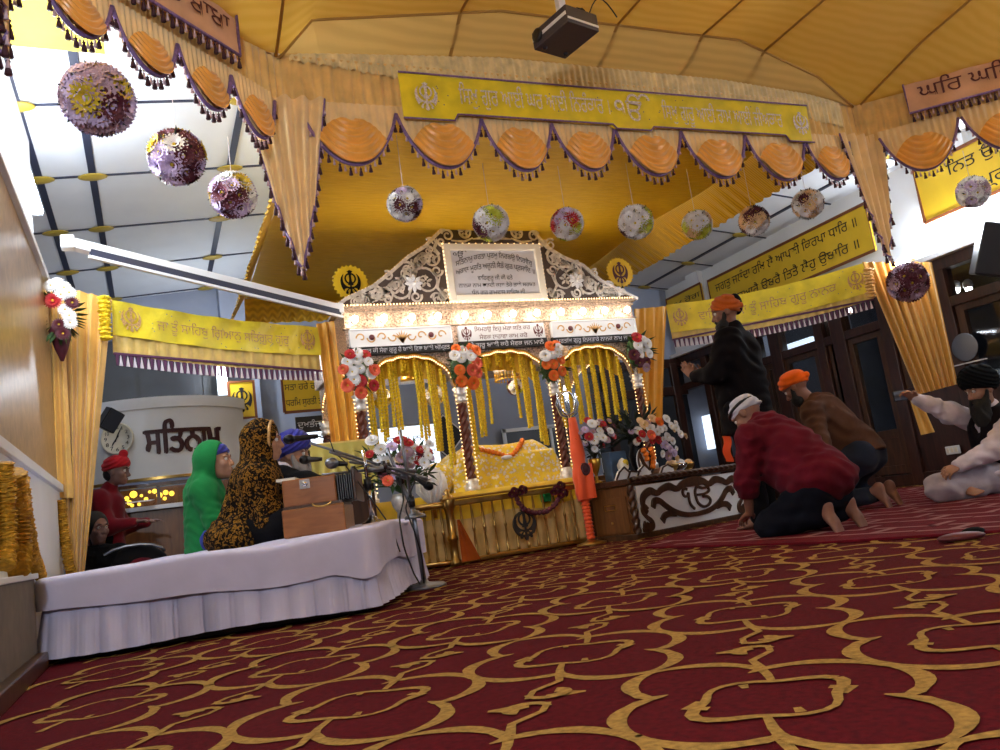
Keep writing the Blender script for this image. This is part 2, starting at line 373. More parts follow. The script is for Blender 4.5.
    def build(s, name, m, parent=None, label=None, smooth=1):
        V, F = s.mesh()
        for _ in range(smooth):
            acc = np.zeros_like(V); cnt = np.zeros(len(V))
            for i in range(4):
                np.add.at(acc, F[:, i], V[F[:, (i+1) % 4]]+V[F[:, (i-1) % 4]]); np.add.at(cnt, F[:, i], 2)
            V = V*.5+.5*acc/np.maximum(cnt, 1)[:, None]
        iv = np.array(wm(parent).inverted()) if parent else np.eye(4); V = V@iv[:3, :3].T+iv[:3, 3]
        me = bpy.data.meshes.new(name); me.vertices.add(len(V)); me.vertices.foreach_set('co', V.astype(np.float32).ravel())
        me.loops.add(4*len(F)); me.loops.foreach_set('vertex_index', F.astype(np.int32).ravel())
        me.polygons.add(len(F)); me.polygons.foreach_set('loop_start', np.arange(0, 4*len(F), 4, dtype=np.int32)); me.polygons.foreach_set('loop_total', np.full(len(F), 4, np.int32))
        me.update(calc_edges=True); me.polygons.foreach_set('use_smooth', np.ones(len(F), bool)); me.materials.append(MAT[m]); me.validate()
        o = bpy.data.objects.new(name, me); COL.objects.link(o); WM[o.name] = wm(parent)
        if parent: o.parent = parent
        if label: o['label'] = label
        return o
# ================================================================== THE SETTING
XL, XR, YB, YF = -.6, 8.0, 10.6, -3.5
# floor with its gold trellis woven in
mb = MB(); mb.add([(XL-.15, YF, 0), (XR+2.4, YF, 0), (XR+2.4, YB, 0), (XL-.15, YB, 0)], [(0, 1, 2, 3)], 0, False)
PX, PY = .30, .385
RZ = [0]
def rib(pts, w):
    RZ[0] = (RZ[0]+1) % 11; mb.strip(pts, np.array(w)*1.12, lambda x, y, d: (x, y, d), None, .0012+.00035*RZ[0], 1)
def cell(cx, cy, ring):
    n = 21; tt = np.linspace(0, 1, n)
    for sx, sy in ((1, 1), (-1, 1)):                          # two upper edges belong to the cell
        a = np.array([cx+sx*PX, cy]); b = np.array([cx, cy+sy*PY]); d = b-a; nn = np.array([-d[1], d[0]])/np.linalg.norm(d)
        off = (.054*np.abs(np.sin(2*pi*tt))**.8-.010)*(1 if ring else -1)*-sx; P = a+d*tt[:, None]+nn*off[:, None]
        w = .014+.021*np.abs(np.sin(2*pi*tt))**1.5; w[9:12] += .010; rib(P, w)
        q = d/np.linalg.norm(d); g_ = (1 if ring else -1)*-sx
        m = (a+b)/2; rib([m-nn*g_*.002, m-nn*g_*.022+q*.006, m-nn*g_*.044+q*.02], [.034, .020, .005])
    if ring:
        th = np.linspace(0, 2*pi, 33); r = 1+.13*np.cos(4*th); P = np.stack([cx+.150*r*np.cos(th), cy+.122*r*np.sin(th)], 1)
        w = .013+.011*np.abs(np.cos(th))**2; rib(P, w)
        for s in (-1, 1):
            rib([(cx+s*.088, cy+s*.092), (cx+s*.125, cy+s*.15), (cx+s*.145, cy+s*.19)], [.014, .018, .02])
            rib([(cx+s*.118, cy-s*.03), (cx+s*.14, cy-s*.064), (cx+s*.10, cy-s*.084)], [.02, .026, .012])
            rib([(cx+s*.02, cy+s*.092), (cx+s*.035, cy+s*.118)], [.012, .018])
    else:
        for s in (-1, 1):
            t2 = np.linspace(0, 1, 11)
            rib([(cx+s*.15, cy+s*.19), (cx+s*.115, cy+s*.12), (cx+s*.03, cy+s*.085), (cx-s*.01, cy+s*.03)], [.02, .017, .015, .014])
            a = t2*4.4; rr = .056*(1-.66*t2); rib(np.stack([cx+s*(.052+rr*np.cos(a+2.6)), cy+s*(.035+rr*np.sin(a+2.6)*.85)], 1), .015+.024*t2)
            rib([(cx+s*.035, cy+s*.03), (cx+s*.075, cy+s*.012), (cx+s*.112, cy-s*.012)], [.014, .038, .012])
for j in range(-4, 27):
    for i in range(-2, 28):
        x = 1.03+(i-1)*2*PX+(PX if j % 2 else 0); y = 2.04+(j-4)*PY
        if XL+.3 < x < XR+.1 and -.8 < y < YB-.4: cell(x, y, j % 2 == 0)
floor = struct(mb.build('floor', ['carpet_red', 'carpet_gold']))
# ceiling: two shallow slopes, dark battens on a grid, yellow rosettes where they cross
TS = math.tan(math.radians(6.5)); RX = 3.68
def zc(x): return 3.55+TS*(min(x, 2*RX-x)+.7)
mb = MB()
mb.hexa([(-.85, YF, zc(-.85)), (RX, YF, zc(RX)), (RX, YB, zc(RX)), (-.85, YB, zc(-.85)), (-.85, YF, zc(-.85)+.1), (RX, YF, zc(RX)+.1), (RX, YB, zc(RX)+.1), (-.85, YB, zc(-.85)+.1)])
mb.hexa([(RX, YF, zc(RX)), (XR+.1, YF, zc(XR+.1)), (XR+.1, YB, zc(XR+.1)), (RX, YB, zc(RX)), (RX, YF, zc(RX)+.1), (XR+.1, YF, zc(XR+.1)+.1), (XR+.1, YB, zc(XR+.1)+.1), (RX, YB, zc(RX)+.1)])
ceiling = struct(mb.build('ceiling', 'white_ceiling'))
gx = [-.66, -.27, .83, 1.93, 3.03, 4.3, 5.4, 6.5, 7.55]; gy = [5.79+1.18*k for k in range(-5, 5)]
mb = MB()
for x in gx: mb.bar((x, YF, zc(x)-.006), (x, YB-.02, zc(x)-.006), .055, .016)
for y in gy:
    w = .022
    mb.bar((-.84, y, zc(-.84)-.005), (RX, y, zc(RX)-.005), w, .012); mb.bar((RX, y, zc(RX)-.005), (XR, y, zc(XR)-.005), w, .012)
struct(mb.build('trim_1', 'batten'))
mb = MB()
for x in gx:
    for y in gy:
        a = math.atan(TS)*(1 if x < RX else -1); R = np.array([[cos(a), 0, -sin(a)], [0, 1, 0], [sin(a), 0, cos(a)]])
        mb.ball((x, y, zc(x)-.016), (.115, .075, .012), 14, 6, R)
struct(mb.build('trim_2', 'rosette'))
# left wall: white plinth, white wall with a ledge, wood panel, white upper wall
mb = MB()
mb.box((-.72, (YF+6.3)/2, 1.8), (.14, 6.3-YF, 3.62))                                  # upper white wall
mb.box((-.605, (YF+6.1)/2, 1.66), (.09, 6.1-YF, 1.36), mi=1)                            # wood panel
mb.box((-.592, (YF+6.12)/2, .955), (.13, 6.12-YF, .05), mi=0)                           # white ledge
mb.box((-.60, (YF+6.1)/2, .66), (.10, 6.1-YF, .56), mi=0)
mb.box((-.585, (YF+6.1)/2, 2.36), (.11, 6.1-YF, .045), mi=0)
mb.box((-.575, (YF+4.33)/2, .20), (.13, 4.33-YF, .40), mi=2); mb.box((-.57, (YF+4.35)/2, .41), (.15, 4.35-YF, .025), mi=0)
wl = struct(mb.build('wall_left', ['white_wall', 'panel_wood', 'plinth'], bev=.004))
mb = MB(); mb.box((-.49, (YF+4.3)/2, .035), (.05, 4.3-YF, .07)); struct(mb.build('baseboard_left', 'dark_wood', bev=.006))
# far wall behind the shrine
mb = MB(); mb.box((3.7, YB+.05, 2.1), (10.5, .1, 4.3))
mb.box((1.15, YB-.15, 1.9), (.4, .3, 3.8)); mb.box((3.1, YB-.12, 1.9), (.75, .24, 3.8)); mb.box((5.9, YB-.15, 1.9), (.4, .3, 3.8))
struct(mb.build('wall_back', 'blue_wall'))
mb = MB(); mb.box((.1, YB-.3, 2.5), (2.3, .06, 1.0))
for x in (-.7, .0, .7): mb.box((x, YB-.34, 2.5), (.05, .04, 1.0))
struct(mb.build('window_1', 'dusk'))
mb = MB(); mb.box((6.9, YB-.06, 1.15), (2.2, .06, 2.3)); struct(mb.build('window_21', 'dusk')); mb = MB()
for x in (5.85, 6.5, 7.1, 7.8): mb.box((x, YB-.1, 1.15), (.14, .1, 2.3))
for z in (.1, 1.85, 2.3): mb.box((6.9, YB-.1, z), (2.2, .09, .14))
struct(mb.build('trim_6', 'beam_wood', bev=.006))
# the wing of the left wall behind the curtain
mb = MB(); mb.box((-.95, 8.4, 1.85), (.12, 4.4, 3.75)); struct(mb.build('wall_side', 'blue_wall'))
# right wall: beam, white upper wall, dark timber doors with glass below
mb = MB()
mb.box((XR+.06, (YF+YB)/2, 3.02), (.12, YB-YF, 1.24)); mb.box((XR-.05, (YF+YB)/2, 3.66), (.22, YB-YF, .14))
mb.box((XR-.04, (YF+YB)/2, 2.42), (.2, YB-YF, .06)); mb.box((XR-.02, 5.25, 3.0), (.16, .32, 1.2)); mb.box((XR-.02, 9.75, 3.0), (.16, .3, 1.2))
struct(mb.build('wall_right', 'white_wall', bev=.004))
posts = [-2.4, -.6, .6, 1.9, 3.2, 4.4, 5.0, 5.75, 6.55, 7.25, 7.55, 8.35, 8.75, 9.3, 9.9]
mb = MB()
mb.box((XR+.02, (YF+YB)/2, 2.33), (.16, YB-YF, .13)); mb.box((XR+.02, (YF+YB)/2, 1.9), (.13, YB-YF, .11)); mb.box((XR+.02, (YF+YB)/2, .07), (.13, YB-YF, .14))
for y in posts: mb.box((XR+.02, y, 1.15), (.15, .14 if y not in (7.25, 8.35) else .2, 2.3))
mb.box((XR+.03, 6.15, .55), (.1, .66, 1.1)); mb.box((XR+.03, 5.38, .5), (.1, .62, 1.0))
struct(mb.build('trim_3', 'beam_wood', bev=.006))
for k, (a, b) in enumerate(zip(posts[:-1], posts[1:])):
    mb = MB(); w = b-a-.16; ym = (a+b)/2
    for s in (-1, 1): mb.box((XR+.02, ym+s*(w/2-.045), 1.0), (.07, .09, 1.74))
    for z in (.2, .62, 1.82): mb.box((XR+.02, ym, z), (.066, w, .1))
    mb.box((XR+.025, ym, .4), (.03, w-.1, .36))
    o = struct(mb.build('window_%d' % (k+2), 'dark_wood', bev=.004))
    mb = MB(); mb.box((XR+.02, ym, 1.22), (.008, w-.12, 1.2)); mb.box((XR+.02, ym, 2.11), (.008, b-a-.14, .32)); mb.build('pane', 'glass', o)
# the unlit gallery on the other side of the glass
mb = MB(); mb.box((XR+2.35, (YF+YB)/2, 1.7), (.1, YB-YF, 3.4)); mb.box((XR+1.2, (YF+YB)/2, 3.3), (2.3, YB-YF, .08))
struct(mb.build('wall_gallery', 'dusk'))
mb = MB()
for y in (5.0, 7.9, 10.2): mb.box((XR+.75, y, 1.5), (.2, .2, 3.0))
struct(mb.build('trim_4', 'blue_wall'))
# round white enclosure at the back left, with a glazed counter beneath it
c0 = at(172, 440, 8.6); dc = np.array([c0[0]-.12, c0[1]+1.05])
def drum(r0, r1, z0, z1, mi, m, a0=-2.75, a1=-.2):
    g = lambda r: (lambda u, v: (dc[0]+r*cos(a0+(a1-a0)*u), dc[1]+r*sin(a0+(a1-a0)*u), z0+(z1-z0)*v))
    m.grid(g(r1), 48, 4, mi); m.grid(lambda u, v: g(r0)(1-u, v), 48, 4, mi)
    m.grid(lambda u, v: (dc[0]+(r0+(r1-r0)*v)*cos(a1+(a0-a1)*u), dc[1]+(r0+(r1-r0)*v)*sin(a1+(a0-a1)*u), z1), 48, 1, mi)
    m.grid(lambda u, v: (dc[0]+(r0+(r1-r0)*v)*cos(a0+(a1-a0)*u), dc[1]+(r0+(r1-r0)*v)*sin(a0+(a1-a0)*u), z0), 48, 1, mi)
mb = MB(); drum(1.0, 1.06, 1.24, 1.98, 0, mb); drum(1.0, 1.085, 1.98, 2.10, 0, mb); drum(1.0, 1.075, 1.215, 1.245, 1, mb)
struct(mb.build('wall_alcove', ['white_wall', 'brass']))
def on_drum(x, y): # nearest photo ray / drum hit
    k = ray(x, y)[:2]; o = CAM[:2]-dc; a = k@k; b = 2*o@k; c = o@o-1.062**2; t_ = (-b-math.sqrt(max(0, b*b-4*a*c)))/2/a; return CAM+ray(x, y)*t_
# ================================================================== THE TENT OVER THE HALL
LAMPS = []; BULBS = []
ZT, ZF = 3.2, 2.88                                           # top of the frill, foot of the frill
TC = [(-.46, -2.6), (-.46, 3.22), (.83, 4.36), (5.36, 4.27), (7.5, 2.2), (7.5, -2.6)]
# stretched ceiling cloth, in facets, with batten shadows put in as darker ribbons, and its fold line
bk = np.array([(-.46, 3.22, 3.16), (.60, 4.16, 3.165), (.85, 4.34, 3.18), (1.05, 4.26, 3.40), (2.18, 4.02, 3.45), (4.05, 3.99, 3.45), (4.9, 4.13, 3.33), (5.36, 4.25, 3.18), (7.5, 2.2, 3.17)])
rimb = np.array([(.83, 4.36, ZT), (1.1, 4.355, 3.23), (2.3, 4.33, 3.32), (4.1, 4.30, 3.31), (4.9, 4.28, 3.26), (5.36, 4.27, ZT)]); inb = bk[2:8]
tent = thing('cloth_tent', 'golden cloth tent ceiling stretched in panels above the red carpet', 'tent ceiling', (3.2, 1, 3.3))
mb = MB()
for i in range(5): mb.grid(lambda u, v: (rimb[i]*(1-u)+rimb[i+1]*u)*(1-v)+(inb[i]*(1-u)+inb[i+1]*u)*v-np.array([0, 0, .02*sin(pi*v)]), 12, 4, 0)
mb.build('eave_panel', 'tent_fabric_flat', tent)
mb = MB()
def roof(u, v):
    x = -.46+7.96*u; y0 = np.interp(x, bk[:, 0], bk[:, 1]); z0 = np.interp(x, bk[:, 0], bk[:, 2]); y = y0+(-2.6-y0)*v
    e = min(1, (y0-y)/1.5); zz = 3.45+.03*v; k = min(1, (x+.46)/.7)*min(1, (7.5-x)/.7)
    return (x, y, z0+(zz-z0)*(1-(1-e)**2)*k-.025*abs(sin(pi*(x-.83)/1.1))*min(1, e*3))
mb.grid(roof, 90, 60, 0); mb.build('roof_panel', 'tent_fabric', tent)
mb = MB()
for x in (.83, 1.93, 3.03, 3.72, 4.3, 5.4, 6.3):  # shadows of the battens above, drawn under the cloth as darker ribbons
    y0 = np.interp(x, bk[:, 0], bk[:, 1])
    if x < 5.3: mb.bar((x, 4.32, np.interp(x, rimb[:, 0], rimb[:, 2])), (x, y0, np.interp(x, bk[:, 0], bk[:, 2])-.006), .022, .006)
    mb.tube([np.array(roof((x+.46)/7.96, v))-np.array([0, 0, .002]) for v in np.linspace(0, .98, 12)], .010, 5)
mb.tube(bk[2:8]-np.array([0, 0, .004]), .009, 6); mb.build('batten_shade_and_fold', 'tent_shade_and_fold', tent)
# sheer yellow cloth under the white ceiling outside the tent, far left
o = MB().sheet(lambda u, v: (-.58+.5*u, 4.86-2.6*v, 3.42-.04*sin(6*pi*v)**2), 6, 20, .004, (0, 0, 1)).build('ceiling_cloth', 'yellow_sheer')
tag(o, 'sheer yellow cloth hung flat under the white ceiling at the upper left corner', 'ceiling cloth')
def edge(P, Q, inward=1):
    P = np.array((P[0], P[1], 0.)); Q = np.array((Q[0], Q[1], 0.)); L = np.linalg.norm(Q-P); a = (Q-P)/L; n = np.array([-a[1], a[0], 0])*-inward
    return L, frame(P, a, (0, 0, 1), n)
def frill(mb, fn, s0, s1, z0, z1, amp=.02, per=.055, mi=0, d=0.):
    n = max(4, int((s1-s0)/per*5)); f = lambda s, v: amp*(sin(2*pi*s/per+.8*sin(s*5))+.4*sin(2*pi*s/per/1.7+2))*(.35+.65*v)
    def g(u, v):
        s = s0+(s1-s0)*u; zt1 = z1(s) if callable(z1) else z1; zb1 = z0(s) if callable(z0) else z0; return fn(s, zt1+(zb1-zt1)*v+.006*sin(s*70)*(v > .99), d+f(s, v))
    mb.grid(g, n, 4, mi); mb.grid(lambda u, v: np.array(g(1-u, v))-np.array(fn(0, 0, .004))+np.array(fn(0, 0, 0)), n, 4, mi)
def tassels(mb, pts, L=.055, r=.011):                        # dark tassels with pale ones between them
    for i, p in enumerate(pts):
        p = np.array(p); big = i % 2 == 0; k = 1. if big else .7
        mb.lathe(p-np.array([0, 0, L*k]), [(r*k*1.15, 0), (r*k*.75, L*k*.45), (r*k*.45, L*k*.62), (r*k*.8, L*k*.72), (r*k*.2, L*k*.85), (.0022, L*k)], 6, mi=0 if big else 1)
def swag(par, fn, s0, s1, z, drop):
    w = s1-s0; sh = lambda u: max(0., 1-abs(2*u-1)**2.1)**.85; e = lambda u: (s0+w*u, z-.02-(drop-.02)*sh(u))
    def base(u, v):
        x, y = e(u); zz = z+.04+(y-z-.04)*v
        return fn(x, zz, .03+.022*sin(pi*u)*v**1.2+.012*sin(u*74)*(.35+.65*v)*(1-.5*v))
    m = MB(); m.sheet(base, 72, 8, .004, np.array(fn(0, 0, -1))-np.array(fn(0, 0, 0))); sw = m.build('swag', 'swag_pale', par)
    def dr(u, v):                                            # the bunched round fold in the middle, arc below arc
        c = 2*u-1; hw = w*(.05+.31*v**.6); ze = z-.075-drop*.36*v**1.3; lo_ = z-.09-(drop-.085)*v
        zz = ze+(lo_-ze)*(1-abs(c)**2.2)
        return fn(s0+w*.5+hw*c, zz, .062+.030*(1-c*c)**.6*v+.018*abs(sin(pi*(5.2*v+.22*sin(2.5*u+1))))*(1-.5*abs(c)**3))
    MB().grid(dr, 22, 34).build('drape', 'swag_orange', sw)
    P = [fn(*e(u), .045+.02*sin(pi*u)) for u in np.linspace(0, 1, 22)]
    MB().tube(P, .011, 6).build('braid', 'lavender_braid', sw)
    m = MB(); tassels(m, [np.array(fn(*e(u), .05))-np.array([0, 0, .008]) for u in np.linspace(.03, .97, 19)]); m.build('tassel_fringe', ['tassel_dark', 'tassel_pale'], sw)
def jabot(par, fn, s, z0, L, w0, w1):                        # gathered tail hanging at a corner
    def g(u, v):
        w = w0+(w1-w0)*v; a = abs(2*u-1); zz = z0-(L*(1-.38*a**1.1))*v
        return fn(s+w*(u-.5), zz, .06+.028*sin(u*2*pi*4.5)*(1-.25*v))
    m = MB(); m.sheet(g, 44, 14, .004, np.array(fn(0, 0, -1))-np.array(fn(0, 0, 0))); j = m.build('jabot', 'swag_pale', par)
    E1 = [np.array(g(0, v)) for v in np.linspace(0, 1, 14)]; E2 = [np.array(g(u, 1)) for u in np.linspace(0, 1, 20)]; E3 = [np.array(g(1, v)) for v in np.linspace(1, 0, 14)]
    MB().tube(E1+E2[1:]+E3[1:], .008, 6).build('braid', 'lavender_braid', j)
    m = MB(); tassels(m, E1[1:]+E2[1:-1]+E3[:-1], .075, .013); m.build('tassel_fringe', ['tassel_dark', 'tassel_pale'], j)
eB = edge(TC[2], TC[3]); eL = edge(TC[1], TC[2]); eR = edge(TC[3], TC[4]); eW = edge(TC[0], TC[1])
def valance(label, e, sw, jb, pale=None):
    L, fn = e; v = thing('tent_valance', label, 'valance', fn(L/2, ZF, 0), group='valances round the tent')
    m = MB(); frill(m, fn, -.035, L+.035, ZF-.03, ZT, .016, .06); m.tube([fn(0, ZT, 0), fn(L, ZT, 0)], .012, 6); m.build('frill', 'frill', v)
    if pale: m = MB(); frill(m, fn, pale[0], pale[1], lambda s: float(np.interp(s+.83, rimb[:, 0], rimb[:, 2]))-.02-.20*min(1., s/1.1), lambda s: float(np.interp(s+.83, rimb[:, 0], rimb[:, 2]))+.005, .009, .045, d=.012); m.build('upper_frill', 'frill_pale', v)
    for a, b, d in sw: swag(v, fn, a, b, ZF-.01, d)
    for a in jb: jabot(v, fn, *a)
    return v
xs = [.93, 1.51, 2.07, 2.57, 3.05, 3.6, 4.17, 4.74, 5.2]
valance('golden swagged valance with tassels along the back of the tent, before the shrine', eB, [(a-.83, b-.83, .37-.02*(b-a < .5)) for a, b in zip(xs[:-1], xs[1:])], [(.02, ZF+.03, 1.05, .46, .22), (4.5, ZF+.03, 1.04, .46, .22)], (.08, 4.4))
valance('golden swagged valance slanting over the hanging balls on the left', eL, [(-.16, .19, .26), (.19, .55, .26), (.55, .92, .27), (.92, 1.28, .29), (1.28, 1.62, .31)], [])
valance('golden swagged valance slanting towards the right wall', eR, [(.14+.58*i, .70+.58*i, .37) for i in range(5)], [])
valance('golden valance along the left wall with a tasselled tail at its end', eW, [(5.2-.6*i, 5.78-.6*i, .4) for i in range(4)], [(5.78, ZF, .55, .16, .10)])
def khanda(mb, fn, x, y, h, d=.004, mi=0, th=0.): 
    vs, fs, adv = glyph('☬'); a = np.array(vs); c = (a.min(0)+a.max(0))/2; k = h/(a.max(0)-a.min(0))[1]
    mb.add([fn(x+(p[0]-c[0])*k, y+(p[1]-c[1])*k, d) for p in a], fs, mi, False)
    if th: mb.add([fn(x+(p[0]-c[0])*k, y+(p[1]-c[1])*k, d+th) for p in a], fs, mi, False)
def sequins(mb, fn, x0, x1, y0, y1, n, d=.006, mi=0):
    for _ in range(n):
        x, y = random.uniform(x0, x1), random.uniform(y0, y1); r = .006; mb.add([fn(x-r, y, d), fn(x, y-r, d), fn(x+r, y, d), fn(x, y+r, d), fn(x, y, d+.004)], [(0, 1, 4), (1, 2, 4), (2, 3, 4), (3, 0, 4)], mi)
def off(fn, k): return lambda x, y, d=0.: fn(x, y, d+k)
# embroidered banner over the back valance
L, fn = eB; ban = thing('embroidered_banner', 'long bright yellow banner with silver embroidered writing across the back valance', 'banner', fn(2.1, 3, .03))
f3 = off(fn, .06); x0, x1 = .72, 3.98
zb = lambda x: 2.86+.035*max(0, 1-abs(x-x0-.15)/.0001 if False else 0)-.045*(abs(x-(x0+.16)) < .17)-.03*(abs(x-2.36) < .16)-.045*(abs(x-(x1-.12)) < .13)
zt = lambda x: 3.12
m = MB(); m.sheet(lambda u, v: f3(x0+(x1-x0)*u, zt(x0+(x1-x0)*u)*(1-v)+zb(x0+(x1-x0)*u)*v, .008*sin(u*40+v*2)), 90, 6, .008, np.array(fn(0, 0, -1))-np.array(fn(0, 0, 0))); m.build('cloth', 'pelmet_yellow', ban)
for q in (x0+.16, x1-.1): m = MB(); khanda(m, f3, q, 2.965, .19, .016); m.build('emblem', 'embroidery', ban)
m = MB()
lettering(m, 'ਿਸਖੁ ਗੁਰ ਆਈ ਘਰ ਆਈ ਿਨਰੰਕਾਰ ।', f3, 1.1, 2.2, 2.93, .17, .016); lettering(m, 'ੴ', f3, 2.22, 2.52, 2.89, .24, .018); lettering(m, 'ਿਸਖੁ ਗੁਰੂ ਆਈ ਰਾਮ ਆਈ ਜੀਅਕਾਰ', f3, 2.62, 3.7, 2.92, .17, .016)
m.build('lettering', 'embroidery', ban); m = MB(); sequins(m, f3, x0+.05, x1-.05, 2.9, 3.08, 46, .014); m.build('sequins', 'sequin', ban)
m = MB(); m.tube([f3(x, zt(x), .012) for x in np.linspace(x0, x1, 30)], .006, 6); m.tube([f3(x, zb(x), .012) for x in np.linspace(x0, x1, 120)], .006, 6); m.build('piping', 'lavender_braid', ban)
# pink banners with dark lettering, over the two slanting valances
def pink(label, e, a, b, txt, rev=False):
    L, fn = e; f3 = off(fn, .075); t = thing('lettered_banner', label, 'banner', fn((a+b)/2, 3.05, .06))
    MB().sheet(lambda u, v: f3(a+(b-a)*u, 3.24-.27*v, .006*sin(u*30+v*3)), 40, 6, .006, np.array(fn(0, 0, -1))-np.array(fn(0, 0, 0))).build('cloth', 'banner_pink', t)
    m = MB(); lettering(m, txt, f3, a+.09, b-.06, 3.06, .16, .011); m.build('lettering', 'maroon_ink', t)
    MB().tube([f3(a, 3.23, .01), f3(a, 2.97, .01), f3(b, 2.97, .01), f3(b, 3.23, .01)], .009, 6).build('braid', 'lavender_braid', t)
    m = MB(); tassels(m, [np.array(f3(s, 2.965, .01)) for s in np.arange(a+.02, b, .028)], .07, .011); m.build('tassel_fringe', ['tassel_dark', 'tassel_pale'], t)
pink('pinkish gold banner with maroon writing on the valance slanting to the right wall', eR, .38, 2.1, 'ਘਿਰ ਘਿਰ ਬਾਬਾ ਗਾਵੀਐ')
pink('pinkish gold banner with maroon writing over the swags on the left', eL, .28, 1.32, 'ਘਿਰ ਘਿਰ ਬਾਬਾ')
# sheet of crinkled gold cloth spread over the shrine
gs = thing('gold_canopy_sheet', 'crinkled gold cloth sheet spread overhead above the shrine with frilled edges', 'canopy', (3.2, 6.8, 3.05))
gx0, gx1, gy0, gy1 = 1.08, 4.86, 4.5, 8.85
sag = lambda x, y: 3.06-.05*sin(pi*(x-gx0)/(gx1-gx0))*(1+.4*sin(y*1.7))-.012*sin(x*2.1+y*3)-.02*abs(sin((y-gy0)*pi/2.25))
MB().sheet(lambda u, v: (gx0+(gx1-gx0)*u, gy0+(gy1-gy0)*v, sag(gx0+(gx1-gx0)*u, gy0+(gy1-gy0)*v)), 50, 50, .004, (0, 0, 1)).build('sheet', 'gold_sheet', gs)
for (P, Q, fo) in [((gx0, gy1), (gx0, gy0), .16), ((gx1, gy0), (gx1, gy1), .34), ((gx1, gy1), (gx0, gy1), .08)]:
    Lg, fg = edge(P, Q); m = MB(); n = int(Lg*16)
    def g(u, v):
        s = Lg*u; return fg(s, 3.06-(.25+.018*abs(sin(s*26)))*v, .012*sin(s*60)*v+fo*v)
    m.sheet(g, n*4, 5, .003, np.array(fg(0, 0, 1))-np.array(fg(0, 0, 0))); m.build('frill', 'gold_frill', gs)
# ------------------------------------------------------------------ projector on its pole
pj = at(565, 32, 4.55); pr_ = thing('projector', 'dark grey projector hung from the tent ceiling by a white pole', 'projector', pj)
ax = nrm(np.array([.96, .22, 0])); ay = np.array([-ax[1], ax[0], 0]); Rp = np.array([ax, ay, (0, 0, 1)]).T
MB().box(pj, (.24, .30, .10), Rp).build('casing', 'projector_grey', pr_, bev=.008)
MB().box(pj-np.array([0, 0, .05]), (.236, .296, .012), Rp).build('base_plate', 'projector_grey', pr_, bev=.003)
m = MB(); m.box(pj-ax*.12+np.array([0, 0, .0]), (.006, .29, .02), Rp); m.box(pj-ay*.15-np.array([0, 0, .03]), (.23, .006, .012), Rp); m.build('trim_strip', 'white_paint', pr_)
q = pj-ax*.125+ay*.09; MB().lathe(q, [(.036, 0), (.04, .012), (.03, .02), (.012, .016)], 16, np.array([ay, (0, 0, 1), -ax]).T).build('lens', 'black_plastic', pr_)
for s in (-1, 1): m = MB(); m.ball(pj+ax*.08*s+ay*.1-np.array([0, 0, .06]), (.016, .016, .012), 8, 5); m.build('foot', 'black_plastic', pr_)
MB().bar(pj+np.array([0, 0, .05]), pj+np.array([0, 0, .62]), .045, .045, (1, 0, 0)).build('pole', 'white_metal', pr_, bev=.004)
m = MB()
for k in range(4): m.tube([pj+ax*(.02+.03*k)+ay*(.1-.06*k)+np.array([0, 0, .05+.13*sin(pi*t)]) + ax*.14*t - ay*.1*t*(k % 2) for t in np.linspace(0, 1, 9)], .004, 5)
m.build('cable', 'black_plastic', pr_)
# ------------------------------------------------------------------ flowers
def flower_mb(r, n=22, kind=0):
    m = MB()
    for ring, (tilt, k, ln) in enumerate([(0.15, n, 1.), (.55, int(n*.8), .86), (.95, int(n*.6), .62)]):
        for i in range(k):
            a = 2*pi*(i+.5*ring)/k; d = np.array([cos(a)*cos(tilt), sin(a)*cos(tilt), sin(tilt)]); t_ = np.array([-sin(a), cos(a), 0]); w = r*.16 if kind == 0 else r*.28
            b = d*r*.15; mid = d*r*.6*ln+np.array([0, 0, r*.06]); e = d*r*ln
            m.add([b, mid+t_*w, e+t_*w*.3, e-t_*w*.3, mid-t_*w, mid+np.array([0, 0, r*.05])], [(0, 5, 1), (1, 5, 2), (2, 5, 3), (3, 5, 4), (4, 5, 0)], 0)
    m.ball((0, 0, r*.06), (r*.26, r*.26, r*.2), 8, 5, mi=1); return m
FM = {}
def flower_mesh(c, kind=0):
    if (c, kind) not in FM:
        o = flower_mb(1., 20, kind).build('flower', ['petal_'+c, 'petal_yellow' if c != 'yellow' else 'petal_lime']); FM[(c, kind)] = o.data; bpy.data.objects.remove(o)
    return FM[(c, kind)]
def flower(par, c, p, d, r, kind=0):
    o = bpy.data.objects.new('flower', flower_mesh(c, kind)); COL.objects.link(o); o.parent = par
    q = Vector(d).to_track_quat('Z', 'X').to_matrix().to_4x4(); M = Matrix.Translation(p) @ q @ Matrix.Rotation(random.uniform(0, 6), 4, 'Z') @ Matrix.Scale(r, 4)
    o.matrix_local = wm(par).inverted() @ M; WM[o.name] = M; return o
def leaf(m, p, d, L, w, mi=0):
    p = np.array(p, float); d = nrm(d); s = nrm(np.cross(d, (.3, .2, 1.))); n = np.cross(s, d)
    m.add([p, p+d*L*.5+s*w+n*w*.2, p+d*L, p+d*L*.5-s*w+n*w*.2, p+d*L*.55-n*w*.25], [(0, 4, 1), (1, 4, 2), (2, 4, 3), (3, 4, 0)], mi)
def sphere_pts(n):
    for i in range(n):
        z = 1-2*(i+.5)/n; a = i*2.39996; q = math.sqrt(1-z*z); yield np.array([q*cos(a), q*sin(a), z])
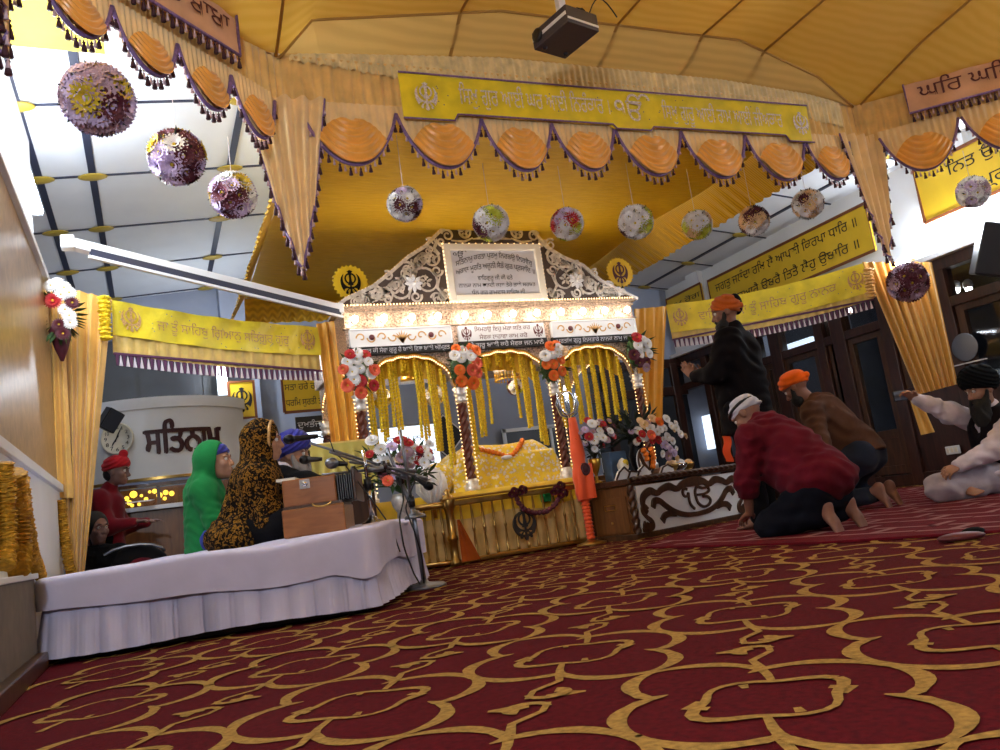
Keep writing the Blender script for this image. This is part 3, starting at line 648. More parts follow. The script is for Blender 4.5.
def flower_ball(label, p, R, cols, n=34, up=3.1, group='flower balls hanging in a row'):
    t = thing('flower_ball', label, 'flower ball', p, group=group); p = np.array(p); m = MB(); m.ball(p, R*.74, 14, 10)
    for d in sphere_pts(60): leaf(m, p+d*R*.7, d+RNG.normal(0, .45, 3), R*.42, R*.07)
    m.build('greenery', 'leaf_dark', t)
    for i, d in enumerate(sphere_pts(n)):
        flower(t, cols[RNG.randint(len(cols))], p+d*R*.74, d, R*RNG.uniform(.46, .56), 0)
    if up: MB().tube([p+np.array([0, 0, R*.6]), (p[0], p[1], up)], .0022, 5).build('string', 'white_trim', t)
W_, L_, M_, Y_, D_, R_ = 'white', 'lavender', 'maroon', 'yellow', 'dusty', 'red'
flower_ball('large dusty pink flower ball hanging nearest the upper left corner', fl(98, 100, 2.5), .160, [D_, D_, L_, L_, D_, L_, Y_, M_], 40, ZF)
flower_ball('lavender and deep maroon flower ball, second along the row from the upper left', fl(177, 157, 2.5), .150, [L_, L_, M_, M_, Y_, W_], 34, ZF)
flower_ball('lavender and white flower ball left of the hanging tail of the valance', fl(233, 195, 2.5), .140, [L_, L_, W_, M_, Y_, W_], 34, ZF)
flower_ball('white flower ball with one maroon bloom left of the crest of the shrine', fl(405, 204, 2.5), .118, [W_, L_, W_, W_, W_, M_, 'lime', W_], 30, 3.0)
flower_ball('white flower ball directly over the peak of the shrine crest', fl(491, 223, 2.5), .135, [W_, W_, W_, W_, W_, M_, 'lime'], 32, 3.0)
flower_ball('white flower ball with a dark red bloom just right of the crest peak', fl(567, 224, 2.5), .128, [W_, L_, W_, W_, W_, 'lime', R_, W_], 30, 3.0)
flower_ball('white flower ball above the right emblem disc of the shrine', fl(636, 222, 2.5), .14, [W_, W_, L_, W_, W_, 'lime', W_, M_], 30, 3.0)
flower_ball('cream flower ball at the frilled right edge of the gold sheet', fl(697, 225, 2.5), .126, [W_, 'peach', W_, 'lime', W_], 30, 3.0)
flower_ball('white and maroon flower ball over the left end of the two-line yellow wall sign', fl(754, 221, 2.5), .128, [W_, W_, M_, W_, 'peach', M_], 30, 3.0)
flower_ball('white and dark flower ball left of the valance tail on the right', fl(808, 204, 2.5), .125, [W_, 'peach', M_, W_], 30, 3.0)
flower_ball('greyish white flower ball before the upper yellow wall sign on the right', fl(973, 192, 2.5), .135, [W_, L_, W_, D_], 30, ZF)
flower_ball('dark maroon flower ball below the wall lamp by the tied curtain', at(908, 282, 7.7), .19, [M_, M_, D_, M_, L_], 32, 0)
# ------------------------------------------------------------------ marigold strings
def garland_mb(P, r, per=.034, rough=.38):
    P = np.array(P, float); seg = np.linalg.norm(np.diff(P, axis=0), axis=1); L = np.concatenate([[0], np.cumsum(seg)]); n = max(3, int(L[-1]/per))
    s = np.linspace(0, L[-1], n*4+1); Q = np.stack([np.interp(s, L, P[:, i]) for i in range(3)], 1); rr = r*(1-rough+rough*np.abs(np.sin(pi*s/(L[-1]/n)))**.7)*(1+.05*np.sin(s*130))
    m = MB().tube(Q, rr, 9 if r <= .028 else 14)
    if r > .028:                                             # ruffled petals
        k = 14; V = np.array(m.v); C_ = np.repeat(Q, k, 0); V = C_+(V-C_)*RNG.uniform(.72, 1.12, (len(V), 1)); m.v = [tuple(q) for q in V]; m.sm = [False]*len(m.sm)
    return m
def garland(name, label, P, r, m='marigold', group=None, per=.034, par=None):
    o = garland_mb(P, r, per, .2 if r > .028 else .38).build(name, m, par)
    return o if par else tag(o, label, 'garland', group)
# ------------------------------------------------------------------ curtains
def curtain(label, top, bot, folds, m, amp=.035, zmid=None, waist=None, name='curtain', nrm_=(0, -1, 0), nv=26):
    (a, b), (c, d) = top, bot; a, b, c, d = [np.array(q, float) for q in (a, b, c, d)]; n_ = np.array(nrm_, float)
    t = thing(name, label, 'curtain', (c+d)/2, group='golden curtains')
    def g(u, v):
        w = v if waist is None else v; l = a+(c-a)*w; r = b+(d-b)*w
        if waist: 
            k, amt = waist; q = max(0, 1-abs(v-k)/.6)**2*amt; mid = (l+r)/2; l = l+(mid-l)*q; r = r+(mid-r)*q
        return l+(r-l)*u+n_*amp*(sin(2*pi*folds*u+1.2*sin(v*2.3+u*4))+.4*sin(2*pi*folds*1.7*u+2))*(.45+.55*min(1, v*3))
    MB().sheet(g, int(folds*9), nv, .004, -n_).build('drape', m, t); return t, g
c1, g1 = curtain('tall golden curtain hanging beside the left wall', (on(47, 283, 1, 6.22), on(112, 299, 1, 6.22)), (on(68, 582, 1, 6.2), on(84, 578, 1, 6.2)), 6, 'curtain_gold', .03)
MB().sheet(lambda u, v: on(46+4*v+(17+6*v)*u, 300+198*v, 1, 6.12)+np.array([0, .02*sin(u*14), 0]), 20, 12, .004, (0, 1, 0)).build('short_flap', 'curtain_gold', c1)
garland_mb([on(104+2*t, 296+44*t, 1, 6.16) for t in np.linspace(0, 1, 6)], .045, .03).build('ruched_tie', 'marigold', c1)
curtain('bright yellow gathered curtain at the left side of the shrine', (on(316, 324, 1, 7.0), on(349, 318, 1, 7.0)), (on(331, 446, 1, 7.0), on(360, 440, 1, 7.0)), 4, 'curtain_yellow', .025)
curtain('bright yellow gathered curtain at the right side of the shrine', (on(634, 309, 1, 7.06), on(667, 306, 1, 7.06)), (on(637, 419, 1, 7.06), on(662, 424, 1, 7.06)), 4, 'curtain_yellow', .025)
nr = nrm((-.7, -.7, 0)); c4, g4 = curtain('golden curtain tied at the middle by the timber doors on the right', (at(862, 262, 8.0), at(932, 262, 8.0)), (at(917, 395, 8.0), at(958, 384, 8.0)), 8, 'curtain_gold', .03, nrm_=nr)
MB().sheet(lambda u, v: at(909+9*u+12*v*(1+.4*u), 397+38*v-3*u, 7.96)+nr*.02*sin(u*9), 12, 8, .004, -nr).build('tail', 'curtain_gold', c4)
garland_mb([at(868+3*t, 268+30*t, 7.9) for t in np.linspace(0, 1, 6)], .05, .03).build('ruched_tie', 'curtain_gold', c4)
# ------------------------------------------------------------------ pelmets beside the shrine
def pelmet(label, A, B, hy, hp, txt, em=.17, sg=.03):
    A = np.array(A, float); B = np.array(B, float); L = np.linalg.norm((B-A)[:2]); a = (B-A)/L; n = nrm((a[1], -a[0], 0))
    fn = lambda x, y, d=0.: A+a*x+np.array([0, 0, y-sg*sin(pi*x/L)])+n*d
    t = thing('embroidered_pelmet', label, 'pelmet', fn(L/2, -hy, 0), group='embroidered pelmets beside the shrine')
    MB().sheet(lambda u, v: fn(L*u, -hy*v, .01*sin(u*30+v*4)), 60, 6, .006, -n).build('band', 'pelmet_yellow', t)
    MB().sheet(lambda u, v: fn(L*u, -hy*.9-(hp+hy*.1)*v, -.02+.008*sin(u*L*70)), int(L*60), 4, .004, -n).build('lower_band', 'pelmet_pale', t)
    for q in (.13, L-.13): m = MB(); khanda(m, fn, q, -hy*.5, em, .016); m.build('emblem', 'embroidery_gold', t)
    m = MB(); lettering(m, txt, fn, .32, L-.32, -hy*.68, hy*.42, .016); m.build('lettering', 'embroidery_gold', t)
    m = MB(); sequins(m, fn, .05, L-.05, -hy*.95, -.03, 40, .014); m.build('sequins', 'sequin', t)
    m = MB(); z0 = -hy-hp; p = .05
    for k in range(int(L/p)):
        x = k*p+.01; m.prism([(x, z0), (x+p*.5, z0), (x+p*.36, z0-.085), (x+p*.14, z0-.085)], fn, -.018, -.008, 0); m.prism([(x+p*.5, z0-.085), (x+p, z0-.085), (x+p*.75, z0)], fn, -.018, -.008, 1)
    m.strip([(0, z0), (L, z0)], .018, fn, -.02, -.004, 0); m.build('fringe', ['purple_trim', 'white_trim'], t)
pelmet('yellow embroidered pelmet between the left curtain and the shrine', fl(111, 300, 2.3), on(318, 327, 1, 6.95), .26, .14, 'ਜਾ ਤੂੰ ਸਾਿਹਬੁ ਿਗਆਨੁ ਸਿਤਗੁਰ ਗੁਰੁ', .19)
pelmet('yellow embroidered pelmet between the shrine and the tied right curtain', on(666, 305, 1, 7.0), fl(866, 262, 2.33), .31, .08, 'ਵਾਿਹਗੁਰੂ ਜਾ ਤੂੰ ਸਾਿਹਬ ਗੁਰੂ ਨਾਨਕ', .2, .06)
# ================================================================== THE SHRINE
Y0, Y1 = 6.65, 8.15; PXS = [1.68, 2.60, 3.55, 4.49]; PB, ZC = .58, 1.52
sh = thing('canopied_shrine', 'ornate canopied shrine with silver scroll crest, lettered panels, bulbs and twisted brown pillars', 'shrine', (3.085, 7.4, 0))
F = lambda x, y, d=0.: np.array((x, Y0-d, y))                 # the front plane
m = MB(); m.box((3.085, 7.45, .28), (3.3, 1.9, .50)); m.box((3.085, 7.45, .555), (3.2, 1.8, .05)); m.build('base', 'mid_wood', sh, bev=.01); m = MB(); m.sheet(lambda u, v: (1.5+2.1*u, (6.49-.012*abs(sin(u*60)) if v > .5 else 8.2-1.71*v*2), (.589 if v < .5 else .589-.55*(v-.5)*2)), 80, 12, .006, (0, .2, 1)); m.build('base_cloth', 'yellow_cloth', sh)
def pillar(x, y):
    m = MB(); n = 10; zz = np.linspace(PB+.12, ZC-.13, 64)
    def g(u, v):
        z = PB+.12+(ZC-PB-.25)*v; a = 2*pi*u; r = .036+.011*cos(3*(a-z*26)); return (x+r*cos(a), y+r*sin(a), z)
    m.grid(g, 18, 60, 0, True, True); p = m.build('pillar', 'pillar_brown', sh)
    m = MB(); m.lathe((x, y, PB), [(.07, 0), (.07, .05), (.055, .06), (.06, .10), (.045, .12)], 14); m.build('foot', 'silver', p)
    m = MB(); m.lathe((x, y, ZC-.14), [(.042, 0), (.06, .02), (.05, .04), (.05, .07), (.066, .09), (.05, .105), (.072, .14)], 14); m.build('capital', 'silver', p)
    m = MB()
    for s in (-1, 1):
        for k in range(24): m.ball((x+s*.055, y-.022, PB+.1+k*.035), .0062, 6, 4)
    if y == Y0: m.build('bead_lights', 'bead_warm', p)
for x in PXS: pillar(x, Y0)
for x in (PXS[0], PXS[3]): pillar(x, Y1)
# arches: mosaic spandrels with a scalloped opening
def arch_z(x, xa, xb):
    t_ = (x-(xa+xb)/2)/((xb-xa)/2-.06); return ZC+.005+.305*math.sqrt(max(0, 1-min(1, abs(t_))**2.4))+.012*abs(sin(t_*9))*(abs(t_) < 1)
def spandrel(Pf, xa, xb, zt, name, par):
    m = MB(); X = np.linspace(xa, xb, 61)
    m.grid(lambda u, v: Pf(xa+(xb-xa)*u, arch_z(xa+(xb-xa)*u, xa, xb)*(1-v)+zt*v, .03), 60, 5, 0); m.grid(lambda u, v: Pf(xb+(xa-xb)*u, arch_z(xb+(xa-xb)*u, xa, xb)*(1-v)+zt*v, -.03), 60, 5, 0)
    m.grid(lambda u, v: Pf(xb+(xa-xb)*u, arch_z(xb+(xa-xb)*u, xa, xb), -.03+.06*v), 60, 1, 0); s = m.build(name, 'mosaic', par)
    m = MB()
    for i in range(46):
        x = xa+.06+(xb-xa-.12)*i/45; m.ball(Pf(x, arch_z(x, xa, xb)-.012, .035), .0075, 6, 4)
    m.build('bead_lights', 'bead_warm', s)
    m = MB(); m.tube([Pf(x, arch_z(x, xa, xb)+.012, .034) for x in X[3:-3]], .009, 6); m.build('arch_moulding', 'gold', s)
for i in range(3): spandrel(F, PXS[i], PXS[i+1], 1.88, 'arch', sh)
for x, s in ((PXS[0], -1), (PXS[3], 1)): spandrel(lambda a, y, d=0., x=x, s=s: np.array((x+s*d, a, y)), Y0, Y1, 1.88, 'side_arch', sh)
# entablature: black lettered band, white panels, bulb shelf, cornice
XA, XB = 1.60, 4.58
m = MB(); m.box((3.085, 7.4, 2.075), (2.94, 1.56, .43)); m.build('entablature', 'mosaic', sh)
txt = ['ਸਿਤਗੁਰ ਕੀ ਸੇਵਾ ਗੁਰੂ ਹੈ ਬਾਣੀ ਿਵਚ ਬਾਣੀ ਅੰਿਮ੍ਰਤ', 'ਸਾਰੇ ਗੁਰੂ ਬਾਣੀ ਕਹੈ ਸੇਵਕ ਜਨ ਮਾਨੈ', 'ਪਰਤਿਖ ਗੁਰੂ ਿਨਸਤਾਰੇ ਨਾਨਕ ਨਾਮੁ ਜਹਾਜ']
for i in range(3):
    a, b = PXS[i]+.03-(.08 if i == 0 else 0), PXS[i+1]-.03+(.08 if i == 2 else 0)
    m = MB(); m.box(((a+b)/2, Y0-.05, 1.895), (b-a, .05, .075)); bd = m.build('lettered_band', 'ink', sh)
    m = MB(); lettering(m, txt[i], F, a+.04, b-.04, 1.872, .058, .078); m.build('lettering', 'silver_paper', bd)
    m = MB(); m.box(((a+b)/2, Y0-.05, 2.005), (b-a-.02, .05, .15)); pn = m.build('white_panel', 'white_paint', sh, bev=.003)
    m = MB()
    if i == 1:
        [(m := MB(), khanda(m, F, q, 2.005, .13, .078), m.build('emblem', 'maroon_ink', pn)) for q in (a+.08, b-.08)]; m = MB()
        lettering(m, 'ਿਸਮਰਉ ਇਹੁ ਮੇਰਾ ਸਿਤ ਕਰ', F, a+.16, b-.16, 2.02, .058, .078); m.build('lettering', 'maroon_ink', pn); m = MB(); lettering(m, 'ਸੇਵਕ ਲਹਾਵਾ ਕਾਮ ਕਰੋ', F, a+.2, b-.2, 1.945, .058, .078); m.build('lettering', 'maroon_ink', pn)
    else:
        c = (a+b)/2
        for s in (-1, 1):
            for k in range(4):
                q = c+s*(.08+.095*k); tt = np.linspace(0, 5.2, 20); m.strip([(q+s*(.045-.0075*t)*cos(t), 2.005+(.048-.008*t)*sin(t)*(1 if k % 2 else -1)) for t in tt], .013, F, None, .079)
        for k in range(7): m.strip([(c, 1.95), (c+(k-3)*.012, 2.0), (c+(k-3)*.025, 2.06-abs(k-3)*.012)], [.012, .018, .004], F, None, .08)
        o = m.build('scrollwork', 'embroidery_gold', pn)
        for s in (-1, 1): MB().lathe(F(c+s*.27, 2.01, .076), [(.026, 0), (.022, .012), (.008, .014)], 12, np.array([(1, 0, 0), (0, 0, 1), (0, -1, 0)]).T).build('rosette', 'maroon_ink', pn)
        m = MB()
        for (x0, y0, x1, y1) in ((a+.01, 1.93, b-.01, 1.93), (a+.01, 2.08, b-.01, 2.08), (a+.01, 1.93, a+.01, 2.08), (b-.01, 1.93, b-.01, 2.08)): m.bar(F(x0, y0, .078), F(x1, y1, .078), .012, .02, (0, 1, 0))
        m.build('panel_frame', 'white_paint', pn)
m = MB(); m.box((3.085, Y0-.035, 2.10), (2.98, .05, .016)); m.box((3.085, Y0-.02, 2.245), (2.98, .05, .02)); m.box((3.085, Y0-.025, 2.285), (3.02, .07, .03)); m.box((3.085, 7.4, 2.295), (3.04, 1.5, .025))
for k in range(3): m.box((3.085, Y0-.005, 2.20+.018*k), (2.96, .03+.006*k, .007))
m.build('cornice', 'cornice_tan', sh, bev=.004)
m = MB()
for i in range(100): m.ball(F(XA+.02+i*.0297, 2.305, .065), .0075, 6, 4)
m.build('bead_lights', 'bead_warm', sh)
bx = [on(x, 319-(x-354)*.037, 1, Y0-.10)[0] for x in (355, 384, 412, 438, 465, 488, 513, 537, 561, 583, 605, 627)]
for x in bx:
    m = MB(); m.ball((x, Y0-.10, 2.17), (.028, .028, .034), 12, 8); b = m.build('bulb', 'bulb_warm', sh); m = MB(); m.cyl((x, Y0, 2.17), (x, Y0-.08, 2.17), .018, n=10); m.build('socket', 'silver', b); BULBS.append((x, Y0-.34, 2.16))
BULBS = BULBS[-12:]+[(2.2, 7.2, 1.80), (3.06, 7.05, 1.72), (3.95, 7.2, 1.80)]
for x, y, z in BULBS[-3:]:
    m = MB(); m.ball((x, y, z+.08), .03, 12, 8); b = m.build('bulb', 'bulb_warm', sh); m = MB(); m.cyl((x, y, z+.10), (x, y, 1.92), .012, n=8); m.build('socket', 'silver', b)
# crest: pierced scrollwork on a dark board, lettered frame in its middle
op = [(335, 313), (345, 301), (372, 290), (392, 276), (408, 262), (424, 252), (436, 240), (450, 226), (470, 219), (490, 215), (511, 220), (530, 233), (546, 252), (562, 262), (582, 270), (600, 284), (620, 293), (637, 305)]
OL = [(lambda q: (q[0], q[2]))(on(x, y, 1, Y0)) for x, y in op]; OL = [(x, z+.04*min(1, (z-2.3)/.3)) for x, z in OL]; OL[0] = (OL[0][0], 2.30); OL[-1] = (OL[-1][0], 2.30)
m = MB(); m.prism(OL, F, -.02, .02); cr_ = m.build('crest', 'crest_back', sh, fix=True)
def oz(x): return float(np.interp(x, [p[0] for p in OL], [p[1] for p in OL]))
def scroll(m, x, y, r, s=1, a0=0., turns=1.35, d=.03, w=.022):
    t_ = np.linspace(0, turns*2*pi, 26); rr = r*(1-.72*t_/t_[-1]); return m.strip([(x+s*q*cos(a+a0), y+q*sin(a+a0)) for q, a in zip(rr, t_)], w*(1-.45*t_/t_[-1]), F, .02, d)
FX0, FX1, FZ0, FZ1 = 2.60, 3.60, 2.31, 2.87
m = MB()
for s in (-1, 1):
    c = 3.125
    for (dx, y, r, a0) in [(.72, 2.52, .15, 0), (.98, 2.46, .115, 2.4), (1.2, 2.42, .075, .5), (1.36, 2.385, .045, 2), (.64, 2.74, .085, 2.), (.62, 2.88, .06, .8), (.88, 2.64, .07, 1.2), (.45, 2.965, .06, .3), (.28, 3.0, .07, 2.3), (.11, 3.03, .06, .6), (1.07, 2.58, .045, 1.), (.83, 2.38, .055, 2.8), (1.1, 2.36, .04, 1), (.6, 2.62, .055, 3.), (.52, 2.90, .04, 4.)]:
        scroll(m, c+s*dx, y, r, s, a0)
    for (pts) in [[(.55, 2.36), (.62, 2.46), (.58, 2.56)], [(.9, 2.36), (.87, 2.48), (.92, 2.58), (.86, 2.68)], [(1.1, 2.48), (1.04, 2.42), (1.06, 2.36)], [(.55, 2.78), (.6, 2.84), (.56, 2.93)], [(.2, 2.94), (.3, 2.9), (.42, 2.915)], [(.02, 3.0), (.1, 2.94), (.2, 2.93)]]:
        m.strip([(c+s*x, y) for x, y in pts], [.012]+[.026]*(len(pts)-2)+[.01], F, .02, .032)
    for (dx, y) in [(.72, 2.52), (.98, 2.46), (1.2, 2.42), (.64, 2.74), (.28, 3.0)]:
        for k in range(5): a = k*1.257+.3; m.strip([(c+s*dx+.012*cos(a), y+.012*sin(a)), (c+s*dx+.04*cos(a), y+.04*sin(a)), (c+s*dx+.062*cos(a), y+.062*sin(a))], [.01, .026, .005], F, .02, .034)
for s in (-1, 1):
    for k in range(46):
        x = 3.125+s*(.54+.98*((k*.618) % 1)); zt = oz(x); z = 2.35+(zt-2.40)*((k*.381+.1) % 1)
        if zt-z > .05: scroll(m, x, z, .034+.016*(k % 3), s*(1 if k % 2 else -1), k*1.3, 1.2, .027, .017)
m.strip(OL, .03, F, .018, .04); m.build('scrollwork', 'silver', cr_)
for s in (-1, 1):
    m = MB(); x, y = 3.125+s*.84, 2.50
    for k in range(8): a = k*pi/4; m.strip([(x+.015*cos(a), y+.015*sin(a)), (x+.055*cos(a), y+.055*sin(a)), (x+.085*cos(a), y+.085*sin(a))], [.012, .034, .008], F, .03, .046)
    m.lathe(F(x, y, .045), [(.022, 0), (.014, .012), (.004, .016)], 10, np.array([(1, 0, 0), (0, 0, 1), (0, -1, 0)]).T)
    m.build('star_flower', 'white_metal', cr_)
m = MB(); seg = [(OL[i], OL[i+1]) for i in range(len(OL)-1)]
for (a, b) in seg:
    n = max(2, int(math.hypot(b[0]-a[0], b[1]-a[1])/.034))
    for k in range(n): m.ball(F(a[0]+(b[0]-a[0])*k/n, a[1]+(b[1]-a[1])*k/n+.012, .03), .0085, 6, 4)
m.build('bead_lights', 'bead_warm', cr_)
m = MB(); mid = ((FX0+FX1)/2, (FZ0+FZ1)/2); w = .065
for (a, b) in (((FX0, FZ0), (FX1, FZ0)), ((FX0, FZ1), (FX1, FZ1))): m.bar(F(a[0], a[1]+(w/2 if a[1] < mid[1] else -w/2), .05), F(b[0], b[1]+(w/2 if a[1] < mid[1] else -w/2), .05), .05, w, (0, 0, 1))
for x in (FX0+w/2, FX1-w/2): m.bar(F(x, FZ0+.002, .053), F(x, FZ1-.002, .053), w, .05, (0, 1, 0))
fr = m.build('text_frame', 'cream', sh, bev=.008)
m = MB(); m.box(F(mid[0], mid[1], .035), (FX1-FX0-.1, .02, FZ1-FZ0-.1)); m.build('text_board', 'silver_paper', fr)
m = MB()
for k in range(60):
    t_ = k/60*4; s = int(t_); u = t_-s; q = [(FX0+(FX1-FX0)*u, FZ0), (FX1, FZ0+(FZ1-FZ0)*u), (FX1-(FX1-FX0)*u, FZ1), (FX0, FZ1-(FZ1-FZ0)*u)][s]; m.ball(F(q[0], q[1], .06), .009, 6, 4)
m.build('bead_lights', 'bead_warm', fr)
m = MB(); A_, B_ = FX0+.09, FX1-.08
lettering(m, 'ੴ', F, A_, A_+.14, 2.735, .085, .048)
lettering(m, 'ਸਿਤਨਾਮੁ ਕਰਤਾ ਪੁਰਖੁ ਿਨਰਭਉ ਿਨਰਵੈਰੁ', F, A_+.02, B_-.02, 2.65, .075, .048, arc=.085); lettering(m, 'ਅਕਾਲ ਮੂਰਿਤ ਅਜੂਨੀ ਸੈਭੰ ਗੁਰ ਪ੍ਰਸਾਿਦ ॥', F, A_+.01, B_, 2.565, .075, .048, arc=.07)
lettering(m, 'ਵਾਿਹਗੁਰੂ ਜੀ ਕੀ ਫਤੇ', F, A_+.22, B_-.25, 2.52, .058, .048); lettering(m, 'ਨਾਨਕ ਨਾਮ ਚੜਦੀ ਕਲਾ ਤੇਰੇ ਭਾਣੇ ਸਰਬਤ', F, A_+.02, B_-.02, 2.45, .055, .048); lettering(m, 'ਧੰਨ ਗੁਰੂ ਰਾਮਦਾਸ ਸਾਿਹਬ ਜੀ', F, A_+.14, B_-.14, 2.38, .055, .048)
m.build('lettering', 'ink', fr)
# two emblem discs standing at the ends of the crest
for (px, py, lab) in ((350, 283, 'yellow sunburst disc with a dark sword emblem left of the shrine crest'), (619, 273, 'yellow sunburst disc with a dark sword emblem right of the shrine crest')):
    c = on(px, py, 1, Y0+.12); t = thing('emblem_disc', lab, 'emblem', (c[0], c[1], 2.33), group='emblem discs on the shrine'); G = lambda x, y, d=0., c=c: np.array((c[0]+x, c[1]-d, c[2]+y)); r = .165
    m = MB(); m.prism([((r*(1.0 if k % 2 else .88))*cos(2*pi*k/48), (r*(1.0 if k % 2 else .88))*sin(2*pi*k/48)) for k in range(48)], G, 0, .02); m.build('disc', 'sign_yellow', t, fix=True)
    m = MB(); khanda(m, G, 0, -.005, .235, .022, th=.006); m.build('emblem', 'letter_maroon' if px > 500 else 'black_metal', t)
    MB().bar((c[0], c[1]-.01, 2.31), (c[0], c[1]-.01, c[2]-r*.8), .02, .02, (0, 1, 0)).build('stem', 'black_metal', t)
# marigold strings hanging in the arches
for i, wh in enumerate(('left', 'middle', 'right')):
    xa, xb = PXS[i], PXS[i+1]; k = 0
    for x in np.arange(xa+.10, xb-.08, (.040, .040, .034)[i]):
        t_ = (x-(xa+xb)/2)/((xb-xa)/2); zt = arch_z(x, xa, xb)-.01
        if i == 0: ln = .66+.16*t_+.10*abs(t_)+.07*sin(k*2.3); skip = (-.1 < t_ < .13)
        elif i == 1: ln = .52+.32*abs(t_)+.06*sin(k*1.9); skip = -.33 < t_ < .30
        else: ln = .80-.28*abs(t_)+.04*sin(k*1.7); skip = False
        k += 1
        if skip: ln = .10+.02*sin(k*3.)
        y = Y0+.05+.035*(k % 3)
        garland('marigold_string', 'yellow marigold string hanging in the %s arch of the shrine' % wh, [(x, y, zt), (x+.004, y, zt-ln*.5), (x-.004+.01*sin(k), y, zt-ln)], .0165, 'marigold', 'marigold strings in the %s arch' % wh, .027)
# ruffled yellow cloth lining behind the arches
for i in range(3):
    xa, xb = PXS[i]+.08, PXS[i+1]-.08
    MB().sheet(lambda u, v: (xa+(xb-xa)*u, Y0+.2+.015*sin(u*60), 1.86-.02*v-(.14+.14*(1-max(0, 1-abs(2*u-1)**2.4)))*v), 60, 4, .004, (0, 1, 0)).build('arch_lining', 'yellow_cloth', sh)
# small silver canopy over the scripture, and the flower ball under it
q = on(507, 371, 1, 7.25); t = thing('hanging_dome', 'small silver and gold fringed dome hanging in the middle arch', 'canopy', q)
m = MB(); m.lathe(q, [(.13, -.01), (.14, .02), (.12, .06), (.085, .1), (.03, .125), (.018, .15), (.026, .165), (.004, .2)], 24); m.build('dome', 'silver', t)
m = MB()
for k in range(26):
    a = 2*pi*k/26; p = q+np.array([.133*cos(a), .133*sin(a), -.01]); m.cyl(p, p-np.array([0, 0, .07]), .004, n=5); m.ball(p-np.array([0, 0, .08]), .011, 6, 4)
m.build('fringe', 'gold', t); MB().tube([q+np.array([0, 0, .19]), (q[0], q[1], 1.93)], .004, 5).build('chain', 'gold', t)
q2 = on(515, 387, 1, 7.2); flower_ball('small white flower ball hanging under the silver dome in the shrine', q2, .085, ['white', 'white', 'lime', 'maroon'], 24, q[2]-.02)
for k, (x, y, sx) in enumerate(((381, 398, 1), (434, 396, 1))):
    flower_ball(['white and yellow flower bunch hanging at the left of the left arch of the shrine', 'white and yellow flower bunch hanging at the right of the left arch of the shrine'][k], on(x, y, 1, 7.3), .10, ['white', 'white', 'white', 'yellow'], 26, 1.86, 'flower bunches hanging inside the shrine')
q = on(407, 374, 1, 7.3); t = thing('hanging_pendant', 'small gold bell shaped pendant hanging in the left arch of the shrine', 'pendant', q); MB().lathe(q, [(.07, -.07), (.075, -.05), (.05, 0), (.02, .06), (.006, .1)], 16).build('bell', 'gold', t); MB().tube([q+np.array([0, 0, .09]), (q[0], q[1], 1.86)], .004, 5).build('chain', 'gold', t)
q = on(606, 353, 1, 7.6); t = thing('lit_batten', 'bright short tube lamp under the roof of the right arch of the shrine', 'tube lamp', q); MB().bar(q-np.array([.2, 0, 0]), q+np.array([.2, 0, 0]), .04, .04).build('housing', 'white_metal', t); MB().tube([q+np.array([-.19, -.01, -.03]), q+np.array([.19, -.01, -.03])], .016, 8).build('tube', 'lamp_white', t); MB().bar(q, (q[0], q[1], 1.9), .02, .02, (1, 0, 0)).build('hanger', 'white_metal', t)
q = on(552, 452, 1, YB-.05); m = MB(); m.box(q, (1.5, .08, .75)); struct(m.build('window_20', 'dusk')); m = MB()
for (dx, dz, w, h) in ((0, .375, 1.56, .05), (0, -.375, 1.56, .05), (-.75, 0, .05, .8), (.75, 0, .05, .8), (0, 0, .04, .75)): m.box(q+np.array([dx, -.05, dz]), (w, .04, h))
struct(m.build('trim_5', 'white_paint'))
# scripture dais under embroidered yellow cloths
sc_ = thing('draped_scripture', 'holy book on its bed under embroidered yellow and silver cloths', 'draped book', (3.06, 7.1, PB))
m = MB()
def mound(x0, x1, y0, y1, z0, z1, e=.35, seed=0):
    def g(u, v):
        x = x0+(x1-x0)*u; y = y0+(y1-y0)*v; a = max(0, min(u, 1-u))*2; b = max(0, min(v, 1-v))*2; h = min(1, (a/e))**.45*min(1, b/e)**.45
        return (x, y, z0+(z1-z0)*h+.012*sin(x*9+seed)*sin(y*11)*h)
    return g
m.sheet(mound(2.50, 3.62, 6.78, 7.7, PB-.02, .90, .13), 60, 40, .01, (0, 0, 1)); m.build('bed_cover', 'rumala', sc_)
MB().sheet(mound(2.56, 3.54, 6.84, 7.5, .86, 1.0, .3, 2), 40, 24, .01, (0, 0, 1)).build('book_cover', 'rumala', sc_)
m = MB(); m.sheet(lambda u, v: (2.44+1.24*u+.02*sin(v*5), 6.74-.03*v+.012*sin(u*50)*v, .73-.22*v+.02*sin(u*9)), 60, 6, .005, (0, 1, 0)); m.build('front_cloth', 'rumala', sc_)
m = MB(); m.ball((2.40, 7.0, .74), (.15, .2, .16), 16, 12); m.build('bolster', 'rumala', sc_)
garland('marigold_garland', 'orange garland draped across the yellow covered book', [(2.66, 6.95, 1.0), (2.78, 6.88, .98), (2.95, 6.84, .92), (3.05, 6.83, .875), (3.12, 6.84, .885), (3.2, 6.86, .95), (3.26, 6.9, 1.01), (3.3, 6.98, 1.02)], .024, 'marigold_orange')
m = MB(); m.ball((3.04, 6.815, .865), (.06, .03, .022), 12, 8); o = m.build('cloth_bow', 'white_cloth'); tag(o, 'small white cloth knot at the dip of the orange garland', 'cloth knot')
